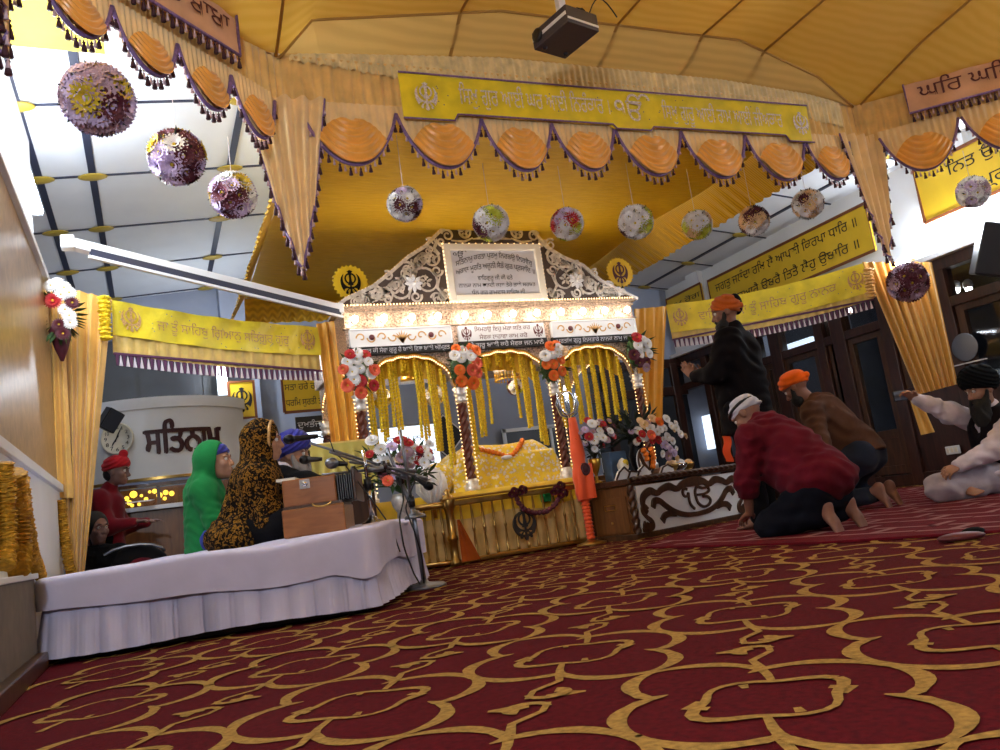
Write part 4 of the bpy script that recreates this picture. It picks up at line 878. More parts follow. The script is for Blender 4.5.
# white yak-hair whisk leaning beside the scripture
q = on(427, 513, 1, 6.42); t = thing('hair_whisk', 'white hair whisk standing upright behind the left end of the brass railing', 'whisk', (q[0], q[1], PB))
m = MB(); c = np.array(on(431, 482, 1, 6.42))
for k in range(150):
    a = RNG.uniform(0, 2*pi); r = RNG.uniform(.2, 1); tip = c+np.array([.135*r*cos(a), .06*r*sin(a), .15*math.sqrt(max(0, 1-r*r*.9))-.02]); b = c+np.array([.0, 0, -.22]); md = (tip+b)/2+np.array([.07*r*cos(a), .03*sin(a), .02]); m.tube([b, md, tip], [.012, .013, .004], 5)
m.build('hair', 'feather', t); MB().cyl(c+np.array([0, 0, -.30]), c+np.array([0, 0, -.18]), .018, n=10).build('handle', 'gold', t)
# bouquets on the pillars
def bouquet(label, p, n_, cols, rx, rz, lf=26, r=.055, kind=1, name='pillar_bouquet', group='bouquets on the shrine pillars', mt='leaf', seed=1):
    rs = np.random.RandomState(seed); t = thing(name, label, 'bouquet', p, group=group); m = MB(); p = np.array(p, float); m.ball(p+np.array([0, .02, 0]), (rx*.7, .05, rz*.75), 12, 8)
    for k in range(lf):
        a = rs.uniform(0, 2*pi); d = np.array([cos(a), -.5-rs.rand(), sin(a)-.3]); leaf(m, p+np.array([rx*.6*cos(a), -.02, rz*.6*sin(a)]), d, rs.uniform(.08, .15), .022)
    m.build('leaves', mt, t); n_ = n_
    for c, (x, z) in n_: flower(t, c, p+np.array([x, -.07-rs.uniform(0, .03), z]), (x*3, -1, z*2+.1), r*rs.uniform(.85, 1.15), kind)
    return t
fl_ = lambda base, L: [(c, ((x-base[0])*.0089, -(y-base[1])*.0089)) for c, x, y in L]
def pb(label, px, py, L, seed):
    p = on(px, py, 1, Y0-.1); bouquet(label, p, fl_((px, py), L), None, .15, .2, seed=seed)
pb('bouquet of white and red blooms on the leftmost shrine pillar', 357, 374, [('red', 350, 357), ('red', 365, 358), ('white', 357, 356), ('white', 347, 364), ('white', 356, 362), ('white', 366, 365), ('white', 358, 371), ('white', 350, 374), ('white', 368, 376), ('white', 351, 381), ('red', 357, 383), ('coral', 342, 371), ('coral', 371, 373), ('coral', 356, 394), ('coral', 345, 386), ('red', 369, 388)], 2)
pb('bouquet of white carnations over orange blooms, second pillar from the left', 462, 366, [('orange', 455, 350), ('white', 461, 352), ('orange', 469, 351), ('white', 452, 357), ('white', 458, 360), ('white', 468, 358), ('orange', 475, 353), ('coral', 474, 366), ('coral', 468, 373), ('orange', 455, 372), ('coral', 474, 376), ('orange', 456, 383), ('orange', 467, 386), ('leaf', 463, 380)][:13], 3)
pb('bouquet of white blooms ringed by peach orange ones, third pillar from the left', 551, 366, [('orange', 549, 347), ('orange', 557, 345), ('white', 557, 349), ('white', 541, 357), ('white', 548, 355), ('white', 555, 354), ('orange', 558, 362), ('peach', 562, 352), ('orange', 541, 366), ('orange', 549, 366), ('orange', 547, 378), ('orange', 558, 374)], 4)
pb('bouquet of white blooms with a red one on top, rightmost pillar', 637, 352, [('red', 633, 338), ('white', 640, 341), ('white', 632, 347), ('white', 641, 349), ('white', 645, 345), ('white', 634, 357), ('white', 645, 357), ('maroon', 626, 357), ('maroon', 640, 366), ('dusty', 638, 372), ('maroon', 631, 366)], 5)
# brass railing round the dais
rail = thing('brass_railing', 'brass railing with slim balusters in front of the shrine', 'railing', (2.9, 6.3, 0)); YR = 6.3; XR0, XR1 = 2.23, 3.52
def baluster(par, x, y):
    m = MB(); m.lathe((x, y, .05), [(.014, 0), (.014, .03), (.008, .045), (.011, .12), (.007, .2), (.014, .225), (.014, .235), (.007, .26), (.012, .34), (.008, .42), (.014, .44)], 8); m.build('baluster', 'brass', par)
for k in range(13): baluster(rail, XR0+.1+k*(XR1-XR0-.15)/12, YR)
m = MB(); m.box(((XR0+XR1)/2, YR, .505), (XR1-XR0+.1, .07, .045)); m.box(((XR0+XR1)/2, YR-.01, .545), (XR1-XR0+.12, .09, .02)); m.box(((XR0+XR1)/2, YR, .035), (XR1-XR0+.1, .06, .035)); m.build('rails', 'brass', rail, bev=.008)
m = MB(); m.lathe((XR0, YR, 0), [(.05, 0), (.05, .04), (.034, .06), (.034, .2), (.045, .215), (.045, .235), (.034, .25), (.036, .44), (.05, .48), (.058, .53), (.045, .57), (.02, .585), (.028, .61), (.004, .63)], 16); m.build('post', 'brass', rail)
arc = [(XR0-.02-.62*sin(t_)*.55, YR+.62*(1-cos(t_))*.6+.05*t_, 0) for t_ in np.linspace(.15, 1.5, 8)]
for p in arc: baluster(rail, p[0], p[1])
for z, r in ((.505, .028), (.04, .02)):
    m = MB(); m.tube([(XR0, YR, z)]+[(p[0], p[1], z) for p in arc], r, 8); m.build('curved_rail', 'brass', rail)
m = MB(); m.sheet(lambda u, v: (XR0-.3+(XR1-XR0+.35)*u, YR+.10+.012*sin(u*70)+.2*max(0, .19-u)*2, .38+.015*sin(u*15)-.34*v), 80, 4, .004, (0, 1, 0)); tag(m.build('pleated_drape', 'drape_gold'), 'dull gold pleated drape hung behind the railing balusters', 'drape')
m = MB(); m.sheet(lambda u, v: (2.27+.14*v*u+.02*u, YR-.045-.01*sin(u*8), .37-.34*v), 8, 6, .004, (0, 1, 0)); tag(m.build('orange_scarf', 'dull_orange'), 'narrow orange scarf tucked into the railing beside its post', 'scarf')
q = on(525, 524, 1, YR-.06); t = thing('ring_emblem', 'round metal sword emblem hung on the brass railing', 'emblem', q); G = lambda x, y, d=0.: np.array((q[0]+x, YR-.05-d, q[2]+y))
m = MB(); m.tube([G(.10*cos(a), .10*sin(a)) for a in np.linspace(0, 2*pi, 30)[:-1]], .012, 8, closed=True); m.build('ring', 'iron', t); m = MB(); khanda(m, G, 0, 0, .27, .004, th=.008); m.build('emblem', 'iron', t)
m = MB()
gpts = [(515, 493), (518, 502), (524, 509), (534, 513), (546, 512), (555, 505), (560, 496), (563, 487)]
t = thing('dried_garland', 'dark dried flower garland looped along the railing top', 'garland', on(540, 500, 1, YR-.09))
garland_mb([on(x, y, 1, YR-.09) for x, y in gpts], .024, .035).build('strand', 'petal_maroon', t)
for (x, y) in ((514, 491), (522, 489), (556, 489), (563, 492), (560, 485)): [flower(t, 'maroon', on(x+dx, y+dy, 1, YR-.12), (dx, -3, -dy), .036, 1) for dx, dy in ((0, 0), (3, 1), (-2, 3))]
# green box and yellow parcels behind the railing
tag(MB().box(on(547, 496, 1, 6.45), (.1, .08, .1)).build('teal_box', 'green_hoodie', bev=.006), 'small teal green box seen through the railing', 'box')
# pole wrapped in orange cloth with a steel emblem on top
b = on(592, 544, 1, 6.12); b[2] = 0; tp = on(572, 418, 1, 6.2); t = thing('flag_pole', 'standing pole wrapped in orange cloth with a steel emblem at its top', 'flag pole', b); d = tp-b
MB().lathe(b, [(.13, 0), (.13, .015), (.06, .03), (.03, .05)], 20).build('base', 'brass', t)
m = MB(); k = 70
m.tube([b+d*s for s in np.linspace(.02, .36, k)], [.036+.005*sin(i*1.1) for i in range(k)], 10); m.build('wrapped_pole', 'saffron', t)
m = MB(); m.tube([b+d*s for s in np.linspace(.34, 1, 12)], [.062, .075, .07, .08, .07, .055, .065, .06, .05, .045, .04, .034], 12); m.sheet(lambda u, v: b+d*(.62-.27*v)+np.array([-.06+.13*u-.05*v*(1-u), -.085-.01*sin(u*9), 0]), 10, 8, .004, (0, -1, 0)); m.build('flag_cloth', 'saffron', t)
m = MB(); m.ball(b+d*.58+np.array([.0, -.07, 0]), (.05, .03, .055), 10, 8); m.tube([b+d*.58+np.array([.04*cos(a), -.09, .045*sin(a)]) for a in np.linspace(0, 6.28, 14)[:-1]], .012, 6, closed=True); m.build('knot', 'letter_maroon', t)
c = on(567, 403, 1, 6.2); G = lambda x, y, dd=0.: np.array((c[0]+x, c[1]-dd, c[2]+y))
m = MB(); m.tube([G(.075*cos(a), .105*sin(a)) for a in np.linspace(0, 2*pi, 26)[:-1]], .010, 8, closed=True); m.prism([(0, -.15), (.022, -.06), (.024, .08), (0, .16), (-.024, .08), (-.022, -.06)], G, -.006, .006)
for s in (-1, 1): m.strip([(s*.02, -.13), (s*.075, -.10), (s*.105, -.01), (s*.085, .09)], [.014, .026, .026, .006], G, -.005, .005)
m.build('steel_emblem', 'chrome', t, fix=True)
# dais box with the white carved panel
K = np.array([3.66, 5.80, 0]); U = nrm((.96, .27, 0)); V = np.array([-U[1], U[0], 0]); Hb = .50; Lb = 2.1; Wb = .46
bxx = thing('offering_box', 'low wooden dais box with a white panel carved with scripture emblem and swan scrolls', 'offering box', K+U*Lb/2+V*Wb/2)
RB = np.array([U, V, (0, 0, 1)]).T; C0 = K+U*Lb/2+V*Wb/2
MB().box(C0+np.array([0, 0, Hb/2-.02]), (Lb, Wb, Hb-.08), RB).build('carcass', 'mid_wood', bxx, bev=.004)
m = MB(); m.box(C0+np.array([0, 0, Hb-.02]), (Lb+.05, Wb+.05, .05), RB); m.box(C0+np.array([0, 0, .02]), (Lb+.04, Wb+.04, .05), RB); m.build('mouldings', 'dark_wood', bxx, bev=.01)
Pn = frame(K, U, (0, 0, 1), -V)
def twist(m, a, b, r, n=14):
    a = np.array(a); b = np.array(b); L = np.linalg.norm(b-a); x = nrm(b-a); up = np.array([0, 0, 1.]) if abs(x[2]) < .9 else np.array([1., 0, 0]); y = nrm(np.cross(up, x)); z = np.cross(x, y)
    m.grid(lambda u, v: a+(b-a)*v+(r+r*.28*cos(2*(2*pi*u-v*L*40)))*(cos(2*pi*u)*y+sin(2*pi*u)*z), n, max(12, int(L*70)), 0, True, True)
m = MB(); twist(m, Pn(0, .05, .012), Pn(0, Hb-.05, .012), .03); twist(m, Pn(.0, Hb-.005, .03), Pn(Lb, Hb-.005, .03), .019); m.build('rope_moulding', 'dark_wood', bxx)
MB().box(K+U*(Lb/2+.02)-V*.008+np.array([0, 0, .24]), (Lb-.08, .016, .39), RB).build('white_panel', 'white_paint', bxx)
PL, P0 = 1.62, .05                                            # carved fretwork, panel units: 0..1.6 across, 0..0.36 high
def sstrip(pts, w, fn, d0, d1):                              # smooth curve through the points
    P = np.array(pts, float); n = len(P); w = np.full(n, w) if np.isscalar(w) else np.array(w); t_ = np.linspace(0, n-1, (n-1)*5+1); E = np.vstack([2*P[0]-P[1], P, 2*P[-1]-P[-2]]); O = []
    for t in t_:
        i = min(int(t), n-2); f = t-i; p0, p1, p2, p3 = E[i:i+4]; O.append(.5*((2*p1)+(-p0+p2)*f+(2*p0-5*p1+4*p2-p3)*f*f+(-p0+3*p1-3*p2+p3)*f**3))
    m.strip(O, np.interp(t_, range(n), w), fn, d0, d1)
ek = lambda L: [(.80+(x-.80)*1.12, .196+(y-.18)*1.05) for x, y in L]
m = MB(); Q = lambda x, y, d=0.: Pn(P0+x, .055+y*1.13, .018+d)
top = [(.10, .13), (.06, .19), (.08, .25), (.17, .285), (.26, .262), (.33, .285), (.43, .30), (.53, .272), (.62, .30), (.72, .31), (.82, .31), (.92, .30), (1.0, .272), (1.1, .30), (1.2, .285), (1.27, .262), (1.36, .285), (1.45, .25), (1.47, .19), (1.43, .13)]
sstrip(top, [.03, .05, .06, .06, .045, .05, .06, .045, .055, .075, .075, .055, .045, .06, .05, .045, .06, .06, .05, .03], Q, 0, .014)
for s in (0, 1):
    fx = (lambda x: x) if s == 0 else (lambda x: 1.53-x)
    sstrip([(fx(x), y) for x, y in [(.18, .16), (.21, .205), (.28, .20), (.36, .15), (.46, .10), (.6, .065), (.765, .055)]], [.05, .055, .045, .045, .045, .04, .035], Q, 0, .014)
    sstrip([(fx(x), y) for x, y in [(.27, .05), (.31, .085), (.38, .095), (.47, .078)]], [.06, .05, .045, .03], Q, 0, .014)
    sstrip([(fx(x), y) for x, y in [(.115, .16), (.075, .185), (.045, .175), (.04, .14), (.08, .10), (.13, .065), (.13, .03), (.07, .012), (.01, .01)]], [.012, .026, .026, .026, .028, .036, .06, .05, .03], Q, 0, .016)   # swan
    for k in range(3): m.strip([(fx(.03+.02*k), .02), (fx(.035+.025*k), .05), (fx(.045+.03*k), .075-.012*k)], [.03, .022, .004], Q, 0, .018)
tt = np.linspace(-.4, 5.2, 16); sstrip(ek([(.66+.035*cos(a+1.2), .215+.03*sin(a+1.2)) for a in tt[::2]]+[(.69, .16), (.70, .12), (.74, .085)]), .019, Q, 0, .016)
sstrip(ek([(.98, .27), (.95, .235), (.88, .23), (.82, .245), (.785, .22), (.78, .17), (.80, .12), (.86, .09), (.93, .10), (.96, .13), (.93, .16), (.87, .165)]), [.010]+[.020]*11, Q, 0, .016); sstrip(ek([(.80, .185), (.90, .185), (.965, .205), (.95, .235)]), .019, Q, 0, .016)
m.build('carved_fretwork', 'dark_wood', bxx, fix=True)
Sd = frame(K+V*Wb, -V, (0, 0, 1), -U)
m = MB(); m.box(K+V*Wb*.5-U*.006+np.array([0, 0, .21]), (.014, Wb-.1, .3), RB); m.build('side_panel', 'mid_wood', bxx)
m = MB(); m.strip([(.16, .26), (.16, .30), (.28, .30), (.28, .26), (.16, .26)], .008, Sd, .01, .018); m.build('coin_slot', 'brass', bxx); m = MB(); m.lathe(Sd(.22, .15, .01), [(.012, 0), (.012, .008), (.004, .01)], 10, np.array([V, (0, 0, 1), -U]).T); m.build('lock', 'brass', bxx)
# things standing on the dais box
T = lambda u, v, z=0.: K+U*u+V*v+np.array([0, 0, Hb+.005+z])
def arrangement(label, p, L, vase, px, rx=.28, rz=.26, seed=1, lf=60, rr=.045, mt='leaf_dark'):
    rs = np.random.RandomState(seed); t = thing('flower_vase', label, 'vase of flowers', p, group='vases of flowers at the shrine'); p = np.array(p, float)
    m = MB(); m.lathe(p, vase[0], 18); m.build('vase', vase[1], t); h = vase[0][-1][1]; m = MB()
    for k in range(lf):
        a = rs.uniform(0, 2*pi); d = np.array([cos(a)*.9, sin(a)*.5-.1, rs.uniform(-.1, 1.)]); s0 = p+np.array([0, 0, h]); s1 = s0+np.array([d[0]*rx*.7, d[1]*.15, (d[2]+.35)*rz*.7]); m.tube([s0, (s0+s1)/2+np.array([0, 0, .03]), s1], .003, 4); leaf(m, s1, d+rs.normal(0, .4, 3), rs.uniform(.08, .16), .018)
    m.build('foliage', mt, t)
    for c, x, y in L: 
        k = at(x, y, pr_depth(p)-.06-rs.uniform(0, .12)); flower(t, c, k, nrm(k-(p+np.array([0, .1, h])))+np.array([0, -.6, .2]), rr*rs.uniform(.8, 1.2), 0 if rs.rand() < .6 else 1)
    Cs = [q[0] for q in L]
    for k in range(26):
        c, x, y = L[rs.randint(len(L))]; q = at(x+rs.uniform(-9, 9), y+rs.uniform(-7, 9), pr_depth(p)-rs.uniform(-.08, .12)); flower(t, Cs[rs.randint(len(Cs))], q, nrm(q-(p+np.array([0, .1, h])))+np.array([0, -.6, .2]), rr*rs.uniform(.55, .9), 0)
    return t
def pr_depth(p): return float((np.array(p)-CAM)@cf)
VB = [(.05, 0), (.06, .02), (.045, .05), (.07, .12), (.085, .2), (.06, .28), (.075, .31)]
arrangement('tall arrangement of white and peach flowers in a vase on the dais box', T(.52, .30), [('peach', 644, 425), ('peach', 652, 419), ('orange', 659, 422), ('white', 650, 429), ('white', 657, 432), ('white', 666, 419), ('white', 671, 426), ('white', 676, 428), ('white', 664, 428), ('red', 642, 434), ('coral', 651, 435), ('red', 652, 441), ('red', 658, 440), ('white', 644, 437), ('white', 638, 431), ('white', 667, 437), ('white', 680, 434), ('white', 672, 441), ('lavender', 670, 449), ('lavender', 674, 453), ('dusty', 668, 456), ('white', 660, 429), ('peach', 640, 421), ('lavender', 665, 445)], (VB, 'black_metal'), 0, .3, .26, 3, 90)
arrangement('round bunch of white and red flowers in a gold goblet behind the orange pole', T(.05, .4), [('red', 588, 421), ('white', 592, 424), ('white', 600, 431), ('white', 597, 437), ('red', 589, 437), ('white', 594, 441), ('white', 603, 438), ('dusty', 607, 440), ('red', 603, 424), ('maroon', 606, 429), ('lavender', 585, 430), ('white', 610, 431), ('dusty', 600, 422)], ([(.045, 0), (.05, .01), (.012, .03), (.012, .07), (.03, .11), (.052, .16), (.056, .21), (.05, .22)], 'gold'), 0, .17, .2, 4, 40, .042)
a2 = at(404, 512, 6.1); arrangement('large arrangement of white, pink and red flowers left of the white whisk', (a2[0], a2[1], a2[2]), [('white', 372, 441), ('white', 381, 450), ('white', 378, 461), ('white', 388, 462), ('lavender', 392, 447), ('red', 408, 443), ('red', 398, 441), ('white', 414, 449), ('dusty', 407, 452), ('maroon', 421, 453), ('red', 418, 461), ('white', 425, 449), ('dusty', 402, 458), ('peach', 399, 460), ('white', 412, 459), ('dusty', 410, 465), ('lavender', 395, 470), ('coral', 388, 481), ('white', 424, 463), ('maroon', 384, 472), ('dusty', 400, 472), ('white', 428, 456)], ([(.05, -.1), (.06, -.08), (.05, 0), (.08, .05), (.09, .1), (.07, .14)], 'silver'), 0, .34, .34, 6, 130, .05, 'leaf')
t = thing('carved_stand', 'white and brown carved circle ornament with orange garlands on the dais box', 'ornament', T(.36, .12)); G = frame(T(.36, .1), U, (0, 0, 1), -V)
m = MB(); m.prism([(.10*cos(a), .13+.12*sin(a)) for a in np.linspace(0, 2*pi, 28)[:-1]], G, 0, .018); m.build('disc', 'white_paint', t, fix=True)
m = MB(); m.strip([(.10*cos(a), .13+.12*sin(a)) for a in np.linspace(0, 2*pi, 28)], .016, G, .018, .03); m.strip([(-.07, .2), (-.04, .12), (.0, .07), (.02, .02)], .03, G, .018, .03); m.strip([(.06, .2), (.05, .1), (.02, .03)], .026, G, .018, .03); m.build('carving', 'dark_wood', t, fix=True)
for k, pts in enumerate(([(-.05, .24), (-.02, .2), (-.005, .13)], [(.06, .25), (.075, .16), (.05, .08), (.03, .07)])): garland('marigold_garland', ['short orange garland over the left of the white carved circle', 'short orange garland over the right of the white carved circle'][k], [G(x, y, .05) for x, y in pts], .026, 'marigold_orange')
m = MB(); m.ball(T(.08, .06, .028), (.05, .035, .028), 10, 8); tag(m.build('marigold_bloom', 'marigold_orange'), 'single orange marigold head lying on the corner of the dais box', 'flower')
m = MB()
for k, (u, y0) in enumerate(((-.02, .1), (.12, .05), (.24, .1), (.55, .08))):
    t = thing('carved_scroll', ['white carved scroll at the left corner of the dais box top', 'white carved scroll behind the orange marigold head', 'white carved scroll left of the white carved circle', 'white carved scroll right of the white carved circle'][k], 'ornament', T(u, .03)); G = frame(T(u, .04), U, (0, 0, 1), -V)
    m = MB(); m.prism([(-.10, 0), (.10, 0), (.09, .05), (.02, y0), (-.05, .07)], G, 0, .02); m.build('board', 'white_paint', t, fix=True); m = MB(); m.strip([(-.1, .0), (-.05, .06), (.02, y0), (.08, .05)], .014, G, .02, .028); m.build('edge', 'dark_wood', t)
t = thing('sweet_cone', 'small cream and yellow ornament beside the goblet on the dais box', 'ornament', T(.19, .2)); m = MB(); m.lathe(T(.19, .2), [(.012, 0), (.02, .05), (.05, .1), (.052, .13), (.03, .17), (.004, .19)], 12); m.build('body', 'cream', t); m = MB(); m.ball(T(.19, .165, .14), (.03, .02, .035), 8, 6); m.build('blossom', 'petal_yellow', t)
tag(MB().box(T(.27, .36, .13), (.22, .1, .26), RB).build('blue_chest', 'blue_box', bev=.01), 'dull blue box behind the flowers on the dais box', 'box')
for k, (u, v, s) in enumerate(((.72, .1, 1.), (.86, .12, 1.1), (1.02, .14, .8))):
    t = thing('brass_bowl', ['small brass bowl nearest the tall vase of flowers on the dais box', 'silvery cloth covered bowl in the middle of the dais box', 'small brass lidded bowl at the far end of the dais box'][k], 'bowl', T(u, v)); m = MB(); m.lathe(T(u, v), [(.04*s, 0), (.03*s, .015), (.06*s, .045), (.07*s, .075), (.062*s, .08)], 16); m.build('bowl', 'chrome' if k == 1 else 'brass', t)
    m = MB(); m.ball(T(u, v, .085), (.05*s, .045*s, .035*s), 12, 8); m.build('contents', 'white_cloth' if k == 1 else 'petal_peach', t)
# far wall behind the shrine: light box sign, diamond plaque, board signs
q = on(410, 448, 1, 9.9); t = thing('lightbox_sign', 'glowing white sign with dark writing behind the left arch of the shrine', 'sign', q); m = MB(); G = lambda x, y, d=0.: np.array((q[0]+x, q[1]-d, q[2]+y))
MB().box(q+np.array([0, .03, 0]), (.84, .05, .62)).build('frame', 'grey_metal', t); MB().box(q, (.78, .02, .56)).build('lit_face', 'lightbox', t)
m = MB(); lettering(m, 'ਨਾਨਕ ਨਾਮ', G, -.33, .3, .08, .11, .014); m.build('lettering', 'ink', t); m = MB(); lettering(m, 'ਸਰਬਤ ਦਾ ਭਲਾ', G, -.3, .34, -.12, .11, .014); m.build('lettering', 'ink', t)
q = on(445, 436, 1, 9.95); t = thing('diamond_plaque', 'black diamond plaque with a pale border on the grey wall behind the shrine', 'plaque', q); G = lambda x, y, d=0.: np.array((q[0]+x, q[1]-d, q[2]+y)); r = .3
m = MB(); m.prism([(r, 0), (0, r), (-r, 0), (0, -r)], G, 0, .02); m.build('board', 'ink', t, fix=True); m = MB(); m.strip([(r*.93, 0), (0, r*.93), (-r*.93, 0), (0, -r*.93), (r*.93, 0)], .022, G, .02, .026); m.build('border', 'silver_paper', t)
def sign(label, q, w, h, lines, face, ink, n=(0, -1, 0), a=(1, 0, 0), border=None, name='wall_sign', em=0, lh=.6, cat='sign', group=None):
    fn = frame(q, a, (0, 0, 1), n); R = np.array([a, -np.array(n), (0, 0, 1)]).T; t = thing(name, label, cat, q, group=group)
    MB().box(q, (w, .03, h), R).build('board', face, t)
    if border:
        m = MB(); m.strip([(-w/2, -h/2), (w/2, -h/2), (w/2, h/2), (-w/2, h/2), (-w/2, -h/2+.001)], .035, fn, .013, .026); m.build('border', border, t)
    k = len(lines)
    for i, s in enumerate(lines):
        rh = h/k*.9; y = h/2*.9-rh*(i+1)+rh*.28; x0, x1 = -w*.45, w*.45
        if isinstance(s, tuple): s, x0, x1 = s[0], s[1]*w, s[2]*w
        m = MB(); lettering(m, s, fn, x0, x1, y, rh*lh, .02); m.build('lettering', ink, t)
    if em: m = MB(); khanda(m, fn, 0, 0, em, .02); m.build('emblem', ink, t)
    return t
YS = YB-.34
sign('yellow sign with two lines of black writing on the pale wall left of the shrine', on(304, 394, 1, 9.6), .5, .42, ['ਸਤਾ ਹਰੇ ਰਾਸ', 'ਧਰਿਮ ਸੁਰਤੀ ਤਾ'], 'sign_yellow', 'ink', border='sign_border')
sign('black sign with pale writing below the yellow two-line sign', on(312, 424, 1, 9.6), .38, .19, ['ਦੁਖਭੰਜਨ'], 'ink', 'silver_paper')
sign('white lit panel under the black sign left of the shrine', on(313, 438, 1, 9.6), .38, .14, ['ਸੇਵਾ'], 'lightbox', 'silver_paper')
sign('small yellow plaque with a black sword emblem beside the round white wall', on(242, 400, 1, 9.8), .29, .44, [], 'sign_yellow', 'ink', border='sign_border', em=.3)
m = MB(); q = on(222, 378, 1, 9.9); tag(m.box(q, (.12, .06, .42)).build('wall_lamp', 'lightbox', bev=.01), 'bright upright wall lamp above the round white wall', 'lamp'); REAR = [(q[0], q[1]-.2, q[2])]
# yellow wall signs high on the right wall
n_, a_ = (-1, 0, 0), (0, -1, 0)
sign('long yellow wall sign with two lines of black writing on the right wall', (XR-.1, 7.88, 3.03), 2.98, .58, ['ਜਗਤੁ ਜਲੰਦਾ ਰਿਖ ਲੈ ਆਪਣੀ ਿਕਰਪਾ ਧਾਿਰ ॥', ('ਿਜਤੁ ਦੁਆਰੈ ਉਬਰੈ ਿਤਤੈ ਲੈਹੁ ਉਬਾਿਰ ॥', -.42, .44)], 'sign_yellow', 'ink', n_, a_, 'sign_border', lh=.66)
sign('yellow wall sign with black writing at the right edge above the bright tube lamp', (XR-.1, 4.25, 3.1), 2.9, .6, [('ਿਨਤ ਉਿਠ ਗਾਵਹੁ ਪ੍ਰਭ ਕੀ ਬਾਣੀ', -.37, .46), ('ਪ੍ਰਭ ਿਨਰਮਲ ਹੋਇ ਪਰਾਣੀ', -.26, .46)], 'sign_yellow', 'ink', n_, a_, 'sign_border', lh=.66)
sign('yellow wall sign at the far end of the right wall by the shrine curtain', (XR-.1, 10.0, 3.1), .9, .5, ['ਦੁਖ ਰੋਗ', 'ਸੰਤਾਪ'], 'sign_yellow', 'ink', n_, a_, 'sign_border', lh=.5)
# ================================================================== THE MUSICIANS' PLATFORM
SZ = .385
SP = [np.array(q, float) for q in ((-.50, 4.34, 0), (.98, 4.0, 0), (1.72, 5.5, 0), (-.28, 6.0, 0))]
bil = lambda u, v: SP[0]*(1-u)*(1-v)+SP[1]*u*(1-v)+SP[2]*u*v+SP[3]*(1-u)*v
pf = thing('platform', 'low musicians platform under white cloth with a pleated white skirt', 'platform', bil(.5, .5))
# perimeter with rounded corners, outward normals
def perimeter(inset=.05, n=400):
    P = []
    ctr = bil(.5, .5)
    for i in range(4):
        a, b, c = SP[i-1], SP[i], SP[(i+1) % 4]; d0 = nrm(b-a); d1 = nrm(c-b); P += [b-d0*inset, b-d0*inset*.3+d1*inset*.3, b+d1*inset]
    P = np.array(P+[P[0]]); s = np.concatenate([[0], np.cumsum(np.linalg.norm(np.diff(P, axis=0), axis=1))]); t_ = np.linspace(0, s[-1], n); Q = np.stack([np.interp(t_, s, P[:, k]) for k in range(3)], 1)
    T_ = np.gradient(Q, axis=0); T_ /= np.linalg.norm(T_, axis=1)[:, None]; N = np.stack([T_[:, 1], -T_[:, 0], 0*T_[:, 0]], 1); return Q, N, t_
Qp, Np, tp_ = perimeter()
def per(u): k = u*(len(Qp)-1); i = int(min(k, len(Qp)-2)); w = k-i; return Qp[i]*(1-w)+Qp[i+1]*w, nrm(Np[i]*(1-w)+Np[i+1]*w), tp_[i]
m = MB()
c_ = bil(.5, .5)
SX = lambda x: .045*max(0., min(1., (x+.5)/1.9))
def topf(u, v):                                              # top of the sheet with a rolled edge and the overhang
    p, n, s = per(u); lump = .010*sin(s*4.1)+.006*sin(s*9.3+1)
    if v < .7: k = v/.7; q = c_+(p-c_)*k; return (q[0], q[1], SZ+SX(q[0])+lump*k+.012*sin(q[0]*6)*sin(q[1]*5)*(1-k))
    k = (v-.7)/.3; a = min(1, k*3)*pi/2; hang = .115+SX(p[0])*1.9+.012*sin(s*2.2)+.05*max(0, 1-abs(s-1.50)/.14)
    return p+n*(.028*sin(a)+.012*sin(s*13)*k*.5)+np.array([0, 0, SZ+SX(p[0])+lump-.028*(1-cos(a))-max(0, k-.33)/.67*hang])
m.grid(topf, 300, 40, 0, True, True); m.build('cover_sheet', 'stage_cloth', pf)
def skirt(u, v):
    p, n, s = per(u); w = (s*8.5+.25*sin(s*3)) % 1; pl = .036*(abs(2*w-1)**.45)+.014*sin(s*7.1); fl_ = .02*v
    return p+n*(-.016+pl*(.2+.8*v)+fl_)+np.array([0, 0, .285-(.25+.008*sin(s*5))*v])
m = MB(); m.sheet(skirt, 900, 7, .004, (0, 0, -.001)); m.build('pleated_skirt', 'stage_cloth', pf)
m = MB(); m.hexa([tuple(c_+(p-c_)*.93+np.array([0, 0, .012])) for p in SP]+[tuple(c_+(p-c_)*.95+np.array([0, 0, .35])) for p in SP]); m.build('frame', 'black_plastic', pf)
# harmonium
h0 = at(319, 505, 4.55); h0[2] = SZ+.03; hx = nrm((.93, -.30, 0)); hy = np.array([-hx[1], hx[0], 0]); RH = np.array([hx, hy, (0, 0, 1)]).T
hm = thing('harmonium', 'brown wooden harmonium with a metal latch on the white platform', 'harmonium', h0)
HP = lambda x, y, z: h0+hx*x+hy*y+np.array([0, 0, z])
MB().box(HP(0, 0, .075), (.33, .54, .15), RH).build('lower_case', 'harmonium_wood', hm, bev=.008)
MB().box(HP(.0, 0, .158), (.315, .52, .014), RH).build('lining', 'dark_wood', hm)
MB().box(HP(-.01, 0, .235), (.285, .52, .145), RH).build('upper_case', 'harmonium_wood', hm, bev=.008)
m = MB()
for k in range(7): m.box(HP(.143+.012*k, 0, .235), (.006, .52-.02*(k % 2), .14-.012*(k % 2)), RH)
m.build('bellows', 'black_plastic', hm)
MB().box(HP(.23, 0, .24), (.014, .54, .17), RH).build('bellows_board', 'dark_wood', hm, bev=.004)
m = MB()
for k in range(14): m.box(HP(-.13, -.24+k*.035, .312), (.10, .03, .014), RH)
m.build('keys', 'cream', hm)
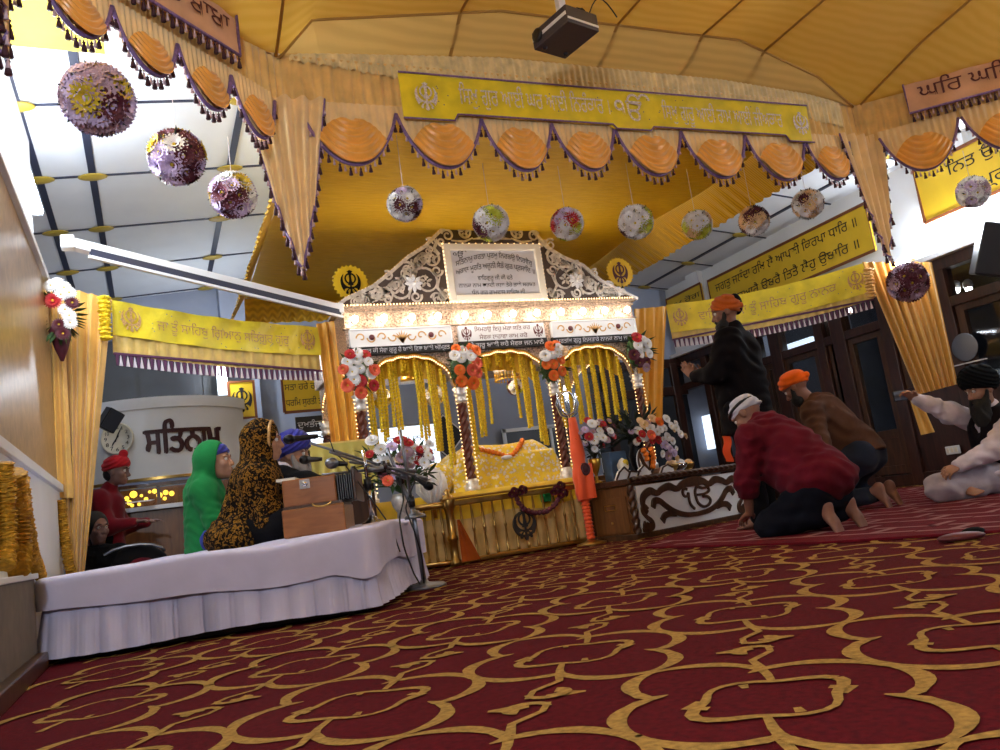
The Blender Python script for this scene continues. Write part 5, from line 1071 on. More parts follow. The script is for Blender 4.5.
m = MB(); m.box(HP(-.03, -.264, .275), (.055, .01, .05), RH); m.lathe(HP(-.03, -.269, .275), [(.014, 0), (.014, .012), (.004, .014)], 10, np.array([hx, (0, 0, 1), -hy]).T); m.build('latch', 'chrome', hm)
m = MB(); m.tube([HP(.05+.05*cos(a), -.272, .165-.02*sin(a)) for a in np.linspace(0, pi, 9)], .005, 6); m.build('handle', 'brass', hm)
# microphones
def mic(label, tip, tail, big=1.):
    tip = np.array(tip, float); tail = np.array(tail, float); d = nrm(tip-tail); t = thing('microphone', label, 'microphone', tail, group='stand microphones'); x = nrm(np.cross(d, (0, 0, 1))); R = np.array([x, np.cross(d, x), d]).T
    m = MB(); m.lathe(tail, [(.011, 0), (.013, .02), (.017, np.linalg.norm(tip-tail)-.06), (.021, np.linalg.norm(tip-tail)-.05)], 12, R); m.build('body', 'black_plastic', t); m = MB(); m.ball(tip-d*.028, (.028*big, .028*big, .034*big), 14, 10, R); m.build('grille', 'grey_metal' if big > 1 else 'black_metal', t)
def stand(label, base, top, booms, lm='grey_metal', br=1.):
    base = np.array(base, float); top = np.array(top, float); t = thing('microphone_stand', label, 'microphone stand', base, group='microphone stands')
    m = MB(); m.lathe(base, [(.135*br, 0), (.135*br, .012), (.12*br, .022), (.03, .035), (.022, .05)], 24); m.build('base', lm, t)
    m = MB(); mid = base+(top-base)*.55; m.cyl(base+np.array([0, 0, .03]), mid, .015, n=10); m.build('lower_tube', lm, t); m = MB(); m.cyl(mid-(top-base)*.02, top, .010, n=10); m.build('upper_tube', lm, t); m = MB(); m.cyl(mid-nrm(top-base)*.03, mid+nrm(top-base)*.03, .022, n=12); m.build('clutch', 'black_plastic', t)
    for a, b in booms:
        a, b = np.array(a), np.array(b); m = MB(); m.cyl(a, b, .008, n=8); e = b+nrm(b-a)*.09; m.cyl(b, e, .017, n=10); bo = m.build('boom', 'grey_metal', t); j = a+(b-a)*.68; m = MB(); m.ball(j, .026, 10, 8); m.cyl(j-np.array([0, 0, .04]), j+np.array([0, 0, .03]), .014, n=8); m.build('swivel', 'black_plastic', bo)
    return t
b1 = fl(425, 588); t1 = at(400, 430, 4.85)
stand('tall grey microphone stand with a round base on the carpet by the platform corner', b1, t1, [(at(310, 443, 4.45), at(415, 476, 4.9)), (at(330, 452, 4.4), at(400, 475, 4.86))])
b2 = at(414, 519, 4.7); b2[2] = SZ+.03; 
stand('shorter grey microphone stand on the platform behind the tall one', np.array([at(417, 530, 4.9)[0], at(417, 530, 4.9)[1], SZ+.04]), at(387, 448, 4.95), [(at(350, 462, 4.6), at(405, 470, 5.0))], br=.5)
b3 = np.array([at(373, 520, 4.6)[0], at(373, 520, 4.6)[1], SZ+.035]); stand('short silver microphone stand behind the harmonium', b3, at(363, 450, 4.6), [(at(322, 475, 4.5), at(368, 470, 4.62))], 'chrome', .5)
mic('black microphone pointing at the woman in the leopard shawl', at(284, 440, 4.42), at(318, 436, 4.48)); mic('silver headed microphone over the harmonium', at(327, 463, 4.38), at(347, 464, 4.45), 1.15); mic('black microphone just above the far end of the harmonium', at(300, 460, 4.75), at(322, 459, 4.75)); mic('black microphone with an orange tip at the outer end of the boom', at(432, 488, 4.92), at(415, 478, 4.88))
def cable(label, pts, r=.005, m='black_plastic', name='cable'):
    P = np.array(pts, float); n = 40; t_ = np.linspace(0, len(P)-1, n); Q = np.stack([np.interp(t_, range(len(P)), P[:, i]) for i in range(3)], 1)
    for _ in range(3): Q[1:-1] = (Q[:-2]+2*Q[1:-1]+Q[2:])/4
    return tag(MB().tube(Q, r, 6).build(name, m), label, 'cable')
cable('black cable hanging from the tall stand down over the platform corner', [at(400, 478, 4.8), at(404, 500, 4.7), at(399, 518, 4.55), at(404, 548, 4.5), at(414, 574, 4.75), at(420, 584, 4.85)])
cable('thin black cable dropping from the boom behind the white cloth corner', [at(415, 480, 4.86), at(405, 508, 4.8), at(414, 530, 4.75), at(422, 556, 4.8), at(424, 583, 4.86)])
cable('thin dark cable looping below the microphones beside the harmonium', [at(345, 465, 4.45), at(358, 482, 4.5), at(372, 500, 4.5), at(392, 528, 4.52), at(400, 552, 4.5)], .004)
cable('thin wire from the upper microphone to the boom', [at(318, 436, 4.48), at(330, 440, 4.5), at(334, 452, 4.5), at(345, 462, 4.5)], .0035)
# gold cloth covered lectern behind the harmonium, and the second dais cushion
q = at(343, 462, 6.0); t = thing('draped_lectern', 'low stand draped in yellow green cloth below the left shrine curtain', 'stand', (q[0], q[1], .0))
q = at(336, 458, 6.5); R3 = np.array([(.95, -.3, 0), (.3, .95, 0), (0, 0, 1)]).T; zt_ = at(336, 444, 6.5)[2]
m = MB(); m.sheet(lambda u, v: q*np.array([1, 1, 0])+np.array([(-.25+.5*u), -.25-.02*sin(u*40)*v-.03*v, zt_-.02-.34*v]), 50, 8, .01, (0, 1, 0)); m.build('front_cloth', 'mustard_cloth', t)
MB().box((q[0], q[1], zt_-.03), (.54, .5, .05)).build('top', 'pelmet_pale', t, bev=.01); MB().box((q[0], q[1], zt_/2-.03), (.46, .42, zt_-.06)).build('frame', 'dark_wood', t)
# ------------------------------------------------------------------ left wall dressing
for k, (pts, r, lab) in enumerate([([(4, 462), (7, 500), (8, 545), (6, 567)], .036, 'marigold string at the left edge of the photo by the white wall'), ([(13, 472), (18, 510), (20, 550), (17, 570)], .052, 'thick marigold string hanging on the white wall under the ledge'), ([(22, 477), (27, 520), (33, 555), (42, 576)], .030, 'slanting marigold string ending at the white plinth'), ([(60, 500), (63, 525), (67, 555), (71, 574)], .034, 'marigold string hanging below the short curtain flap')]):
    X_ = -.50 if k < 3 else None; P = [on(x, y, 0, -.515) if k < 3 else on(x, y, 1, 5.95) for x, y in pts]
    if k < 3: P = [(p[0], min(p[1], 4.4+k*.1), p[2]) for p in P]
    garland('marigold_string', lab, P, r, 'marigold_deep', None, .017)
q = on(60, 318, 1, 5.95); t = thing('wall_bouquet', 'bouquet of white flowers with one red bloom at the top of the left curtain', 'bouquet', q); m = MB()
for k in range(40): a = RNG.uniform(0, 6.28); leaf(m, q+np.array([.07*cos(a), -.04, .1*sin(a)]), np.array([cos(a), -.6, sin(a)-.2]), .13, .018)
m.lathe(q+np.array([0, 0, -.38]), [(.010, .08), (.04, .16), (.075, .29), (.05, .33)], 14, mi=1); m.build('wrapping', ['leaf', 'petal_maroon'], t)
for c, x, y in [('white', 51, 286), ('white', 57, 284), ('white', 64, 288), ('white', 69, 293), ('white', 61, 295), ('red', 53, 301), ('white', 65, 310), ('white', 69, 316), ('maroon', 72, 303), ('white', 70, 323), ('maroon', 59, 325), ('maroon', 63, 334)]:
    flower(t, c, on(x, y, 1, 5.82), ((x-60)*.02, -1, .15), .048 if c != 'red' else .06, 0)
# lamps: tube lights on the walls, the hung white rail
def tube_lamp(label, a, b, n, W, on_=True):
    a = np.array(a, float); b = np.array(b, float); n = np.array(n, float); t = thing('tube_lamp', label, 'tube lamp', (a+b)/2, group='tube lamps on the walls')
    MB().bar(a+n*.02, b+n*.02, .05, .045, n).build('batten', 'white_metal', t, bev=.004); MB().tube([a+n*.068+(b-a)*.03, b+n*.068-(b-a)*.03], .014, 10).build('tube', 'lamp_white', t)
    for p in (a, b): m = MB(); m.bar(p+n*.02, p+n*.075, .04, .03, b-a); m.build('holder', 'white_metal', t)
    LAMPS.append((tuple(a+n*.14), tuple(b+n*.14), W))
LAMPS.clear()
tube_lamp('glowing tube lamp high on the left wall above the wood panel', (-.65, 3.95, 2.72), (-.65, 5.05, 2.72), (1, 0, 0), 66)
tube_lamp('second glowing tube lamp on the left wall by the top of the curtain', (-.65, 5.5, 2.95), (-.65, 6.2, 2.95), (1, 0, 0), 22)
tube_lamp('glowing tube lamp on the right wall below the yellow sign', (XR, 4.55, 2.64), (XR, 5.75, 2.64), (-1, 0, 0), 90)
tube_lamp('added unseen tube lamp on the left wall nearest the front of the hall', (-.65, -.9, 2.02), (-.65, .3, 2.02), (1, 0, 0), 170)  # this and the next two: unseen lamps added to brighten tent and swags
tube_lamp('added unseen tube lamp on the right wall further down the hall', (XR, .6, 2.6), (XR, 1.8, 2.6), (-1, 0, 0), 95)
tube_lamp('added unseen tube lamp on the right wall at the end of the hall', (XR, -2.4, 2.6), (XR, -1.2, 2.6), (-1, 0, 0), 24)
c = at(903, 264, 7.9); t = thing('wall_lamp', 'small warm glowing lamp above the dark maroon flower ball', 'lamp', c); MB().ball(c, (.07, .07, .06), 14, 10).build('globe', 'bulb_warm', t); MB().bar(c, c+np.array([.3, .1, .08]), .02, .02).build('arm', 'brass', t)
t = thing('cloth_rail', 'long white metal rail slanting from the left wall to the shrine cornice', 'rail', at(200, 278, 5.6)); a, b = at(68, 243, 5.3), at(338, 309, 6.75)
MB().bar(a, b, .075, .07).build('channel', 'white_metal', t, bev=.006); m = MB(); o_ = np.array([.02, -.05, -.085]); m.bar(a+o_+(b-a)*.05, b+o_, .03, .022); m.build('lower_channel', 'white_metal', t, bev=.004)
MB().bar(a+o_*.5+(b-a)*.06, b+o_*.5, .03, .05).build('gap_strip', 'batten', t); [MB().box(q, (.085, .09, .09)).build('end_cap', 'white_paint', t, bev=.01) for q in (a, b)]
# ------------------------------------------------------------------ round white enclosure: clock, letters, speaker, counter
def drum_fn(x0, y0):
    c = on_drum(x0, y0); a0 = math.atan2(c[1]-dc[1], c[0]-dc[0])
    return lambda x, y, d=0.: np.array((dc[0]+(1.06+d)*cos(a0+x/1.06), dc[1]+(1.06+d)*sin(a0+x/1.06), c[2]+y))
Gd = drum_fn(185, 440); t = thing('wall_lettering', 'large dark maroon letters on the round white wall', 'lettering', Gd(0, -.12, .03))
m = MB()
for dx, dy in ((0, 0), (.010, .004), (-.010, -.004), (.004, -.012)): lettering(m, 'ਸਿਤਨਾਮ', Gd, -.40+dx, .40+dx, -.12+dy, .40, .0, th=.03+dx*.05); m.build('letters', 'letter_maroon', t)
qd = on_drum(119, 439); Gq = drum_fn(119, 439); c = Gq(0, 0, .02); rd = nrm((c[0]-dc[0], c[1]-dc[1], 0)); tx = np.array([-rd[1], rd[0], 0]); RC = np.array([tx, (0, 0, 1), rd]).T; tc = thing('wall_clock', 'round white wall clock on the round white wall behind the boy in red', 'clock', c); Gc = frame(c, tx, (0, 0, 1), rd)
MB().lathe(c, [(.155, 0), (.17, .01), (.17, .035), (.155, .04), (.152, .03)], 32, RC).build('rim', 'cream', tc); MB().lathe(c, [(.15, 0), (.15, .026)], 32, RC).build('dial', 'white_paint', tc)
m = MB()
for k in range(12):
    a = k*pi/6; s_ = str((12-k-9) % 12 or 12); x, y = .118*cos(a), .118*sin(a); lettering(m, s_, Gc, x-.018-.008*(len(s_) > 1), x+.018+.008*(len(s_) > 1), y-.016, .055, .033)
m.build('numerals', 'ink', tc); m = MB(); m.strip([(-.02, -.035), (.02, .05), (.055, .115)], [.014, .012, .004], Gc, .034, .037); m.strip([(.02, .03), (-.04, -.05), (-.055, -.075)], [.012, .014, .005], Gc, .0345, .038); m.build('hands', 'ink', tc)
c = at(110, 420, 7.0); t = thing('wall_speaker', 'small dark green speaker tilted above the wall clock', 'speaker', c); R_s = np.array(Euler((.3, .5, .5)).to_matrix()); MB().box(c, (.14, .13, .19), R_s).build('box', 'black_plastic', t, bev=.008); m = MB(); m.box(c+R_s@np.array([0, -.068, 0]), (.12, .008, .17), R_s); m.build('grille', 'dusk', t); MB().bar(c, c+np.array([-.25, .25, .05]), .03, .03).build('bracket', 'black_metal', t)
q = at(170, 520, 7.4); t = thing('glazed_counter', 'wood panelled counter with a lit glass display on top, left of the shrine', 'counter', (q[0], q[1], 0)); zc_ = at(160, 505, 7.4)[2]; zd_ = at(160, 483, 7.4)[2]
MB().box((q[0]-.05, q[1]+.3, zc_/2), (1.5, .6, zc_-.06)).build('body', 'mid_wood', t); MB().box((q[0]-.05, q[1]+.28, zc_-.02), (1.6, .7, .04)).build('counter_top', 'white_paint', t, bev=.004)
m = MB()
for x in (-.8, -.42, -.08, .26, .62): m.box((q[0]+x, q[1]+.08, (zc_+zd_)/2), (.03, .03, zd_-zc_))
m.box((q[0]-.05, q[1]+.08, zd_), (1.5, .05, .03)); m.build('display_frame', 'dark_wood', t)
m = MB(); m.box((q[0]-.05, q[1]+.08, (zc_+zd_)/2), (1.44, .008, zd_-zc_-.02)); m.build('display_glass', 'clear_glass', t)
m = MB(); m.box((q[0]-.05, q[1]+.45, (zc_+zd_)/2), (1.45, .02, zd_-zc_)); m.build('display_back', 'mid_wood', t)
m = MB()
for k in range(36): m.ball((q[0]-.75+RNG.rand()*1.4, q[1]+.16+RNG.rand()*.24, zc_+.03+RNG.rand()*(zd_-zc_-.06)), RNG.uniform(.012, .035), 6, 5)  # trinkets given their own glow for the golden lights of the display
o = m.build('gilt_trinkets', 'glow_gold'); tag(o, 'gold trinkets with a glow of their own behind the counter glass', 'trinkets', kind='stuff')
m = MB(); o_ = at(138, 506, 7.15); m.add([o_+np.array(p) for p in ((-.10, -.06, .03), (.11, -.02, .03), (.14, .12, .045), (-.05, .1, .045), (-.10, -.06, .037), (.11, -.02, .037), (.14, .12, .052), (-.05, .1, .052))], [(3, 2, 1, 0), (4, 5, 6, 7), (0, 1, 5, 4), (1, 2, 6, 5), (2, 3, 7, 6), (3, 0, 4, 7)], 0, False); tag(m.build('papers', 'paper'), 'loose white papers on the counter in front of the boy in red', 'papers')
q = at(136, 545, 6.2); q[2] = 0; t = thing('dark_bag', 'dark bundle with a reddish front panel standing behind the platform', 'bag', q); m = MB(); m.ball(q+np.array([0, 0, .26]), (.27, .2, .27), 18, 12); m.build('bundle', 'black_cloth', t); m = MB(); m.ball(q+np.array([.03, -.15, .3]), (.14, .06, .13), 12, 8); m.build('panel', 'red_sweater', t); m = MB(); m.tube([q+np.array([-.02+.22*cos(a), -.1, .45+.08*sin(a)]) for a in np.linspace(0, pi, 8)], .014, 6); m.build('strap', 'grey_metal', t)
# ------------------------------------------------------------------ right side: loudspeaker, socket, white rug mats, things behind the glass
c = on(994, 250, 0, 7.55); t = thing('hanging_speaker', 'large dark loudspeaker hung at the right edge under the bright tube lamp', 'speaker', c); R_s = np.array(Euler((.35, -.2, .75)).to_matrix()); MB().box(c, (.34, .3, .5), R_s).build('cabinet', 'black_plastic', t, bev=.015); MB().box(c+R_s@np.array([0, -.155, 0]), (.3, .012, .46), R_s).build('grille', 'black_metal', t, bev=.004); MB().bar(c, c+np.array([.42, .15, .2]), .04, .04).build('bracket', 'black_metal', t)
c = on(953, 450, 0, XR-.06); t = thing('wall_socket', 'white electric socket plate on the wood panel near the seated man', 'socket', c); MB().box(c, (.03, .16, .09)).build('plate', 'white_paint', t, bev=.006); m = MB(); [m.box(c+np.array([-.017, y, 0]), (.006, .03, .05)) for y in (-.05, 0, .05)]; m.build('switches', 'cream', t)
c = on(966, 347, 0, XR-.04); t = thing('round_plate', 'round white plate seen against the dark glass on the right', 'plate', c); MB().lathe(c, [(.02, 0), (.12, .006), (.15, .02), (.14, .022)], 24, np.array([(0, 1, 0), (0, 0, 1), (-1, 0, 0)]).T).build('plate', 'grey_metal', t); MB().bar(c+np.array([-.02, -.2, -.17]), c+np.array([-.02, .2, -.17]), .04, .012).build('shelf', 'white_paint', t)
for k, (x, y) in enumerate(((833, 316), (851, 310), (945, 292), (957, 290), (969, 289))):
    c = on(x, y, 0, XR+.35); t = thing('spot_lamp', ['small white spot lamp above the doors, leftmost of all', 'small white spot lamp above the doors next to the leftmost', 'small white spot lamp nearest the tied curtain, behind the upper glass', 'small white spot lamp in the middle of the three behind the upper glass', 'small white spot lamp farthest right behind the upper glass'][k], 'spot lamp', c, group='spot lamps over the doors'); MB().ball(c, .036, 12, 8).build('lens', 'spot_white', t); MB().lathe(c+np.array([0, 0, .02]), [(.05, 0), (.05, .06), (.02, .09)], 12).build('can', 'white_metal', t)
for (x, y, w, h, lab) in ((710, 432, .22, .55, 'glowing panel standing for the reflection in the dark doors beyond the dais box'), (706, 452, .07, .4, 'narrow glowing strip standing for the reflection in the timber doors by the dais box'), (800, 345, .5, .12, 'bright lit slit seen through the upper door glass behind the standing man')):
    c = on(x, y, 0, XR+.3); tag(MB().box(c, (.06, w, h)).build('glow_panel', 'lightbox', bev=.01), lab, 'glow panel')  # glowing panels added behind the glass in place of its bright reflections
# red mats with pale lines
K0 = fl(650, 549); K1 = fl(998, 532); RU = nrm(K1-K0); RV = np.array([-RU[1], RU[0], 0]); 
RUG = [fl(646, 549.5), fl(820, 545), fl(1010, 533), np.array([5.6, 2.2, 0]), np.array([7.6, 4.6, 0]), np.array([7.2, 6.6, 0]), np.array([5.4, 6.2, 0]), np.array([4.3, 5.6, 0]), np.array([3.75, 5.45, 0])]
m = MB(); m.prism([(p[0], p[1]) for p in RUG], lambda x, y, d: (x, y, d), .004, .016)
def inside(x, y):
    c = False; n = len(RUG)
    for i in range(n):
        a, b = RUG[i], RUG[i-1]
        if (a[1] > y) != (b[1] > y) and x < (b[0]-a[0])*(y-a[1])/(b[1]-a[1])+a[0]: c = not c
    return c
Rm = lambda x, y, d: (x, y, .0175)
for a in np.arange(-1.5, 6, .42):
    for b in np.arange(-.5, 6, .56):
        for (q0, q1, w) in (((0, 0), (.02, .40), .030), ((0.02, .17), (.22, .17), .036), ((.24, .04), (.22, .42), .026), ((.20, .38), (.42, .38), .032)):
            p0 = K0+RU*(a+q0[1])*1.+RV*(b+q0[0]); p1 = K0+RU*(a+q1[1])+RV*(b+q1[0])
            if inside(p0[0], p0[1]) and inside(p1[0], p1[1]): m.strip([p0[:2], (p0[:2]+p1[:2])/2, p1[:2]], w*1.5, Rm, None, 0, 1)
rg = m.build('red_mat', ['mat_red', 'mat_line']); tag(rg, 'dull red floor mats with pale angular lines under the kneeling men', 'mat')
q = fl(962, 541); t = thing('folded_cloth', 'small dark folded cloth on the edge of the red mats at the right', 'cloth', q); m = MB(); m.ball(q+np.array([0, 0, .018]), (.10, .05, .02), 14, 8, np.array([(cos(.6), -sin(.6), 0), (sin(.6), cos(.6), 0), (0, 0, 1)]).T); m.build('cloth', 'maroon_ink', t); m = MB(); m.ball(q+np.array([.16, .06, .02]), (.06, .04, .02), 10, 6); m.build('dark_fold', 'black_cloth', t)
# ================================================================== PEOPLE
def head(S, c, f, u, k=1.):
    f = nrm(f); u = nrm(np.array(u)-f*np.dot(f, u)); s = np.cross(f, u); c = np.array(c, float); P = lambda a, b, d: c+(f*a+u*b+s*d)*k; R = np.array([s, f, u]).T
    S.ell(P(-.012, .035, 0), np.array((.076, .096, .088))*k, R, .02); S.ell(P(.022, -.045, 0), np.array((.058, .066, .068))*k, R, .03); S.ell(P(.062, -.096, 0), np.array((.024, .022, .018))*k, R, .02)
    S.cap(P(.088, .012, 0), P(.108, -.030, 0), .009*k, .013*k, .012); S.cap(P(.096, -.034, .012), P(.096, -.034, -.012), .009*k, None, .01)
    S.cap(P(.080, .030, .045), P(.088, .028, -.0), .011*k, .010*k, .012); S.cap(P(.080, .030, -.045), P(.088, .028, 0), .011*k, .010*k, .012)
    for q in (-1, 1):
        S.ell(P(.060, -.022, q*.042), np.array((.022, .022, .022))*k, R, .02); S.ell(P(.086, .010, q*.031), np.array((.016, .010, .010))*k, R, .008, True); S.ell(P(-.012, -.004, q*.078), np.array((.010, .022, .034))*k, R, .008)
    S.cap(P(.088, -.060, .018), P(.090, -.060, -.018), .008*k, None, .008); S.cap(P(.084, -.073, .015), P(.086, -.073, -.015), .009*k, None, .008); S.cap(P(.097, -.0665, .016), P(.097, -.0665, -.016), .0035*k, None, .004, True)
    return P, R
def face(par, c, f, u, k=1., hair='hair'):
    f = nrm(f); u = nrm(np.array(u)-f*np.dot(f, u)); s = np.cross(f, u); c = np.array(c, float); P = lambda a, b, d: c+(f*a+u*b+s*d)*k; R = np.array([s, f, u]).T
    for q in (-1, 1):
        m = MB(); m.ball(P(.078, .010, q*.031), .0125*k, 10, 8, R); e = m.build('eye', 'eye_white', par); m = MB(); m.ball(P(.0875, .010, q*.031), (.006*k, .004*k, .006*k), 8, 6, R); m.build('pupil', 'ink', e)
        m = MB(); m.tube([P(.092, .030, q*.014), P(.091, .036, q*.032), P(.078, .030, q*.052)], [.0035*k, .005*k, .002*k], 6); m.build('eyebrow', hair, par)
def hand(S, w, d, n, t, curl=.5, k=1.):                      # wrist, pointing, back of hand, towards thumb
    d = nrm(d); n = np.array(n, float); n = nrm(n-d*(n@d)); t = np.array(t, float); t = nrm(t-d*(t@d)-n*(t@n)); w = np.array(w, float); R = np.array([t, d, n]).T
    S.ell(w+d*.048*k, np.array((.038, .052, .017))*k, R, .015)
    for i, L in enumerate((.072, .080, .074, .058)):
        b = w+(d*(.088-.006*abs(i-1.2))+t*(.030-.0200*i))*k; a = 0
        for j, fr_ in enumerate((.45, .30, .25)):
            a += curl*(.6 if j == 0 else .9); e = b+(d*cos(a)-n*sin(a))*L*fr_*k; S.cap(b, e, (.0088-.0008*j)*k, (.0080-.0008*j)*k, .005); b = e
    b = w+(d*.030+t*.030)*k; e = b+nrm(d*.75+t*.65-n*.25)*.038*k; S.cap(b, e, .012*k, .0105*k, .012); S.cap(e, e+nrm(d*.95+t*.2-n*.3*(1+curl))*.030*k, .0098*k, .0082*k, .006)
def foot(S, heel, toe, up, k=1.):                            # up: from sole to instep
    heel, toe = np.array(heel, float), np.array(toe, float); d = nrm(toe-heel); L = np.linalg.norm(toe-heel); up = nrm(np.array(up)-d*np.dot(d, up)); s = np.cross(d, up); R = np.array([s, d, up]).T
    S.ell(heel+d*.035+up*.034, (.033, .04, .034), R, .02); S.cap(heel+d*.04+up*.036, heel+d*L*.62+up*.028, .030, .026, .03); S.ell(heel+d*L*.68+up*.022, (.046, .05, .022), R, .02); S.cap(heel+d*.05+up*.07, heel+d*L*.55+up*.045, .03, .02, .03)
    for i, (x, r, l) in enumerate(((-.032, .0135, .035), (-.010, .0105, .036), (.008, .0095, .031), (.023, .0090, .026), (.036, .0085, .019))): S.cap(heel+d*(L*.80)+s*x+up*.016, heel+d*(L*.80+l)+s*x+up*.012, r, r*.9, .008)
def bounds(P, m=.2): P = np.array(P); return P.min(0)-m, P.max(0)+m
def turban(par, c, f, u, m, r=(.105, .125, .10), up=.07, folds=7, name='turban', knot=None, h=.006, tilt=.35, low=None):
    f = nrm(f); u = nrm(np.array(u)-f*np.dot(f, u)); s = np.cross(f, u); c = np.array(c, float); ax = nrm(u*cos(tilt)-f*sin(tilt)); fy = np.cross(ax, s); fy = fy if fy@f > 0 else -fy; R = np.array([s, fy, ax]).T
    o = c+u*up-f*.012; S = SDF(o-.24, o+.24, h); S.ell(o, r, R, .02)
    g = [S.lo[i]+np.arange(S.n[i])*S.h for i in range(3)]; X, Y, Z = [g[i].reshape([-1 if j == i else 1 for j in range(3)])-o[i] for i in range(3)]
    z = X*ax[0]+Y*ax[1]+Z*ax[2]; y = X*fy[0]+Y*fy[1]+Z*fy[2]; x = X*s[0]+Y*s[1]+Z*s[2]
    S.d += (.0045*np.sin((z+np.abs(x)*.55-y*.15)*2*pi*folds/.2)).astype(np.float32)
    if knot is not None:
        kp = o+f*knot[0]+u*knot[1]+s*knot[2]; S.ell(kp, (knot[3],)*3, R, .012)
    cz = low if low is not None else -.055
    S.cut(o+ax*cz-f*.0, -ax); return S.build(name, m, par)
def person(label, loc): return thing('person', label, 'person', loc)
skin_ = {}
def up3(): return np.array((0, 0, 1.))
Zu = np.array((0, 0, 1.))
# ---------------------------------------------------------------- man in the red sweater, bowed on his knees
tm = (fl(820, 536)+fl(848, 531))/2+np.array([.045, -.03, 0]); Fd = nrm((-.18, .98, 0)); Sd_ = np.cross(Fd, Zu)              # Sd_: his right
B = lambda a, b, z: tm+Fd*a+Sd_*b+Zu*z
p = person('kneeling man in dark red sweater and black white bandana, bowing by the carved panel', B(.2, 0, 0))
hc = B(.53, .02, .78); hf = nrm(Fd*.80-Zu*.6-Sd_*.2); hu = nrm(Fd*.6+Zu*.80)
kn = [B(.40, q*.13, .075) for q in (-1, 1)]; an = [B(.04, q*.11, .135) for q in (-1, 1)]; hp = [B(.07, q*.10, .28) for q in (-1, 1)]
sh_ = [B(.40, q*.19+.03, .63) for q in (-1, 1)]; el = [B(.45, q*.23+.02, .36) for q in (-1, 1)]; wr = [B(.52, q*.15, .17) for q in (-1, 1)]
lo, hi = bounds(kn+an+hp+sh_+el+wr+[hc, B(-.12, 0, 0)], .18); lo[2] = -.02
S = SDF(lo, hi, .0075); S.cap(hp[0], hp[1], .09, None, .05); S.cap(B(.07, 0, .30), B(.36, .02, .58), .11, .12, .06); S.cap(sh_[0], sh_[1], .055, None, .05); S.cap(B(.40, .03, .64), hc, .052, .05, .04); head(S, hc, hf, hu)
for i in (0, 1):
    q = (-1, 1)[i]; S.chain([sh_[i], el[i], wr[i]], [.042, .036, .026], .03); hand(S, wr[i], Fd*.8-Zu*.35-Sd_*q*.3, Zu+Fd*.5, -Sd_*q, .35); S.chain([hp[i], kn[i]], [.075, .055], .04); S.chain([kn[i], an[i]], [.05, .036], .03); foot(S, B(-.02, q*.11, .21), B(-.075, q*.12, .004), Fd)
S.build('body', 'skin_a', p); face(p, hc, hf, hu)
S = SDF(lo, hi, .009); S.ell(B(.07, 0, .33), (.215, .20, .14), None, .08); S.cap(B(.08, 0, .36), B(.22, 0, .48), .155, .165, .06); S.cap(B(.22, 0, .48), B(.38, .03, .63), .165, .145, .06); S.cap(sh_[0], sh_[1], .085, None, .06); S.cap(B(.40, .03, .67), B(.47, .02, .72), .07, .066, .03); S.cap(B(.12, 0, .33), B(.28, 0, .42), .185, .17, .06)
for i in (0, 1): S.chain([sh_[i], el[i], el[i]+(wr[i]-el[i])*.9], [.088, .07, .045], .04)
S.wrinkle(.010, 46, ((2, 1, 3), (-1.2, 2, 1.6), (.6, -1, 3.4)), 2.2); S.cut(B(.10, 0, .20), nrm(-Zu+Fd*.15)); S.build('sweater', 'red_sweater', p)
S = SDF(lo, hi, .009)
for i in (0, 1): S.chain([hp[i], kn[i]], [.095, .086], .06); S.chain([kn[i], B(.07, (-1, 1)[i]*.11, .11)], [.082, .062], .05)
S.cap(hp[0]-Zu*.06, hp[1]-Zu*.06, .10, None, .06); S.wrinkle(.007, 50); S.build('trousers', 'navy', p)
turban(p, hc, hf, hu, 'bandana_white', (.086, .108, .094), .045, 4, 'bandana', (-.10, -.05, 0, .022), .006, .2, -.03); MB().tube([hc+hu*.06+(nrm(hf)*cos(a)*.103+np.cross(hf, hu)*sin(a)*.083) for a in np.linspace(0, 2*pi, 22)[:-1]], .012, 6, closed=True).build('dark_stripe', 'ink', p)
m = MB(); m.sheet(lambda u, v: at(722+8*u+3*v, 436+26*v, 5.05)+np.array([.01*sin(v*8), 0, 0]), 6, 10, .01, (.4, .5, 0)); tag(m.build('orange_scarf', 'saffron'), 'orange scarf end hanging in front of the bowing man in the red sweater', 'scarf')
# ---------------------------------------------------------------- man in the brown jacket, kneeling up
Fd = nrm((-.38, .92, 0)); Sd_ = np.cross(Fd, Zu); tm = (fl(878, 502)+fl(903, 507))/2; tm = at(888, 505, 6.05); tm[2] = 0; B = lambda a, b, z: tm+Fd*a+Sd_*b+Zu*z
p = person('kneeling man in brown jacket and orange head cloth, leaning forward on his knees', B(.2, 0, 0))
hc = at(796, 388, 6.35); hf = nrm(Fd*.85-Zu*.45); hu = nrm(Fd*.45+Zu*.85); nk = at(814, 402, 6.3)
kn = [B(.46, q*.14, .075) for q in (-1, 1)]; an = [B(.06, q*.12, .13) for q in (-1, 1)]; hp = [B(.10, q*.10, .42) for q in (-1, 1)]
sc0 = at(822, 410, 6.27); sh_ = [sc0+Sd_*q*.19-Zu*.02 for q in (-1, 1)]; el = [at(822, 447, 5.95), B(.62, .26, .42)]; wr = [at(832, 474, 5.8), B(.70, .16, .12)]
lo, hi = bounds(kn+an+hp+sh_+el+wr+[hc, B(-.12, 0, 0)], .18); lo[2] = -.02
S = SDF(lo, hi, .0075); S.cap(hp[0], hp[1], .09, None, .05); S.cap(B(.10, 0, .44), sc0, .11, .12, .06); S.cap(sh_[0], sh_[1], .055, None, .05); S.cap(sc0, hc, .052, .05, .04); head(S, hc, hf, hu)
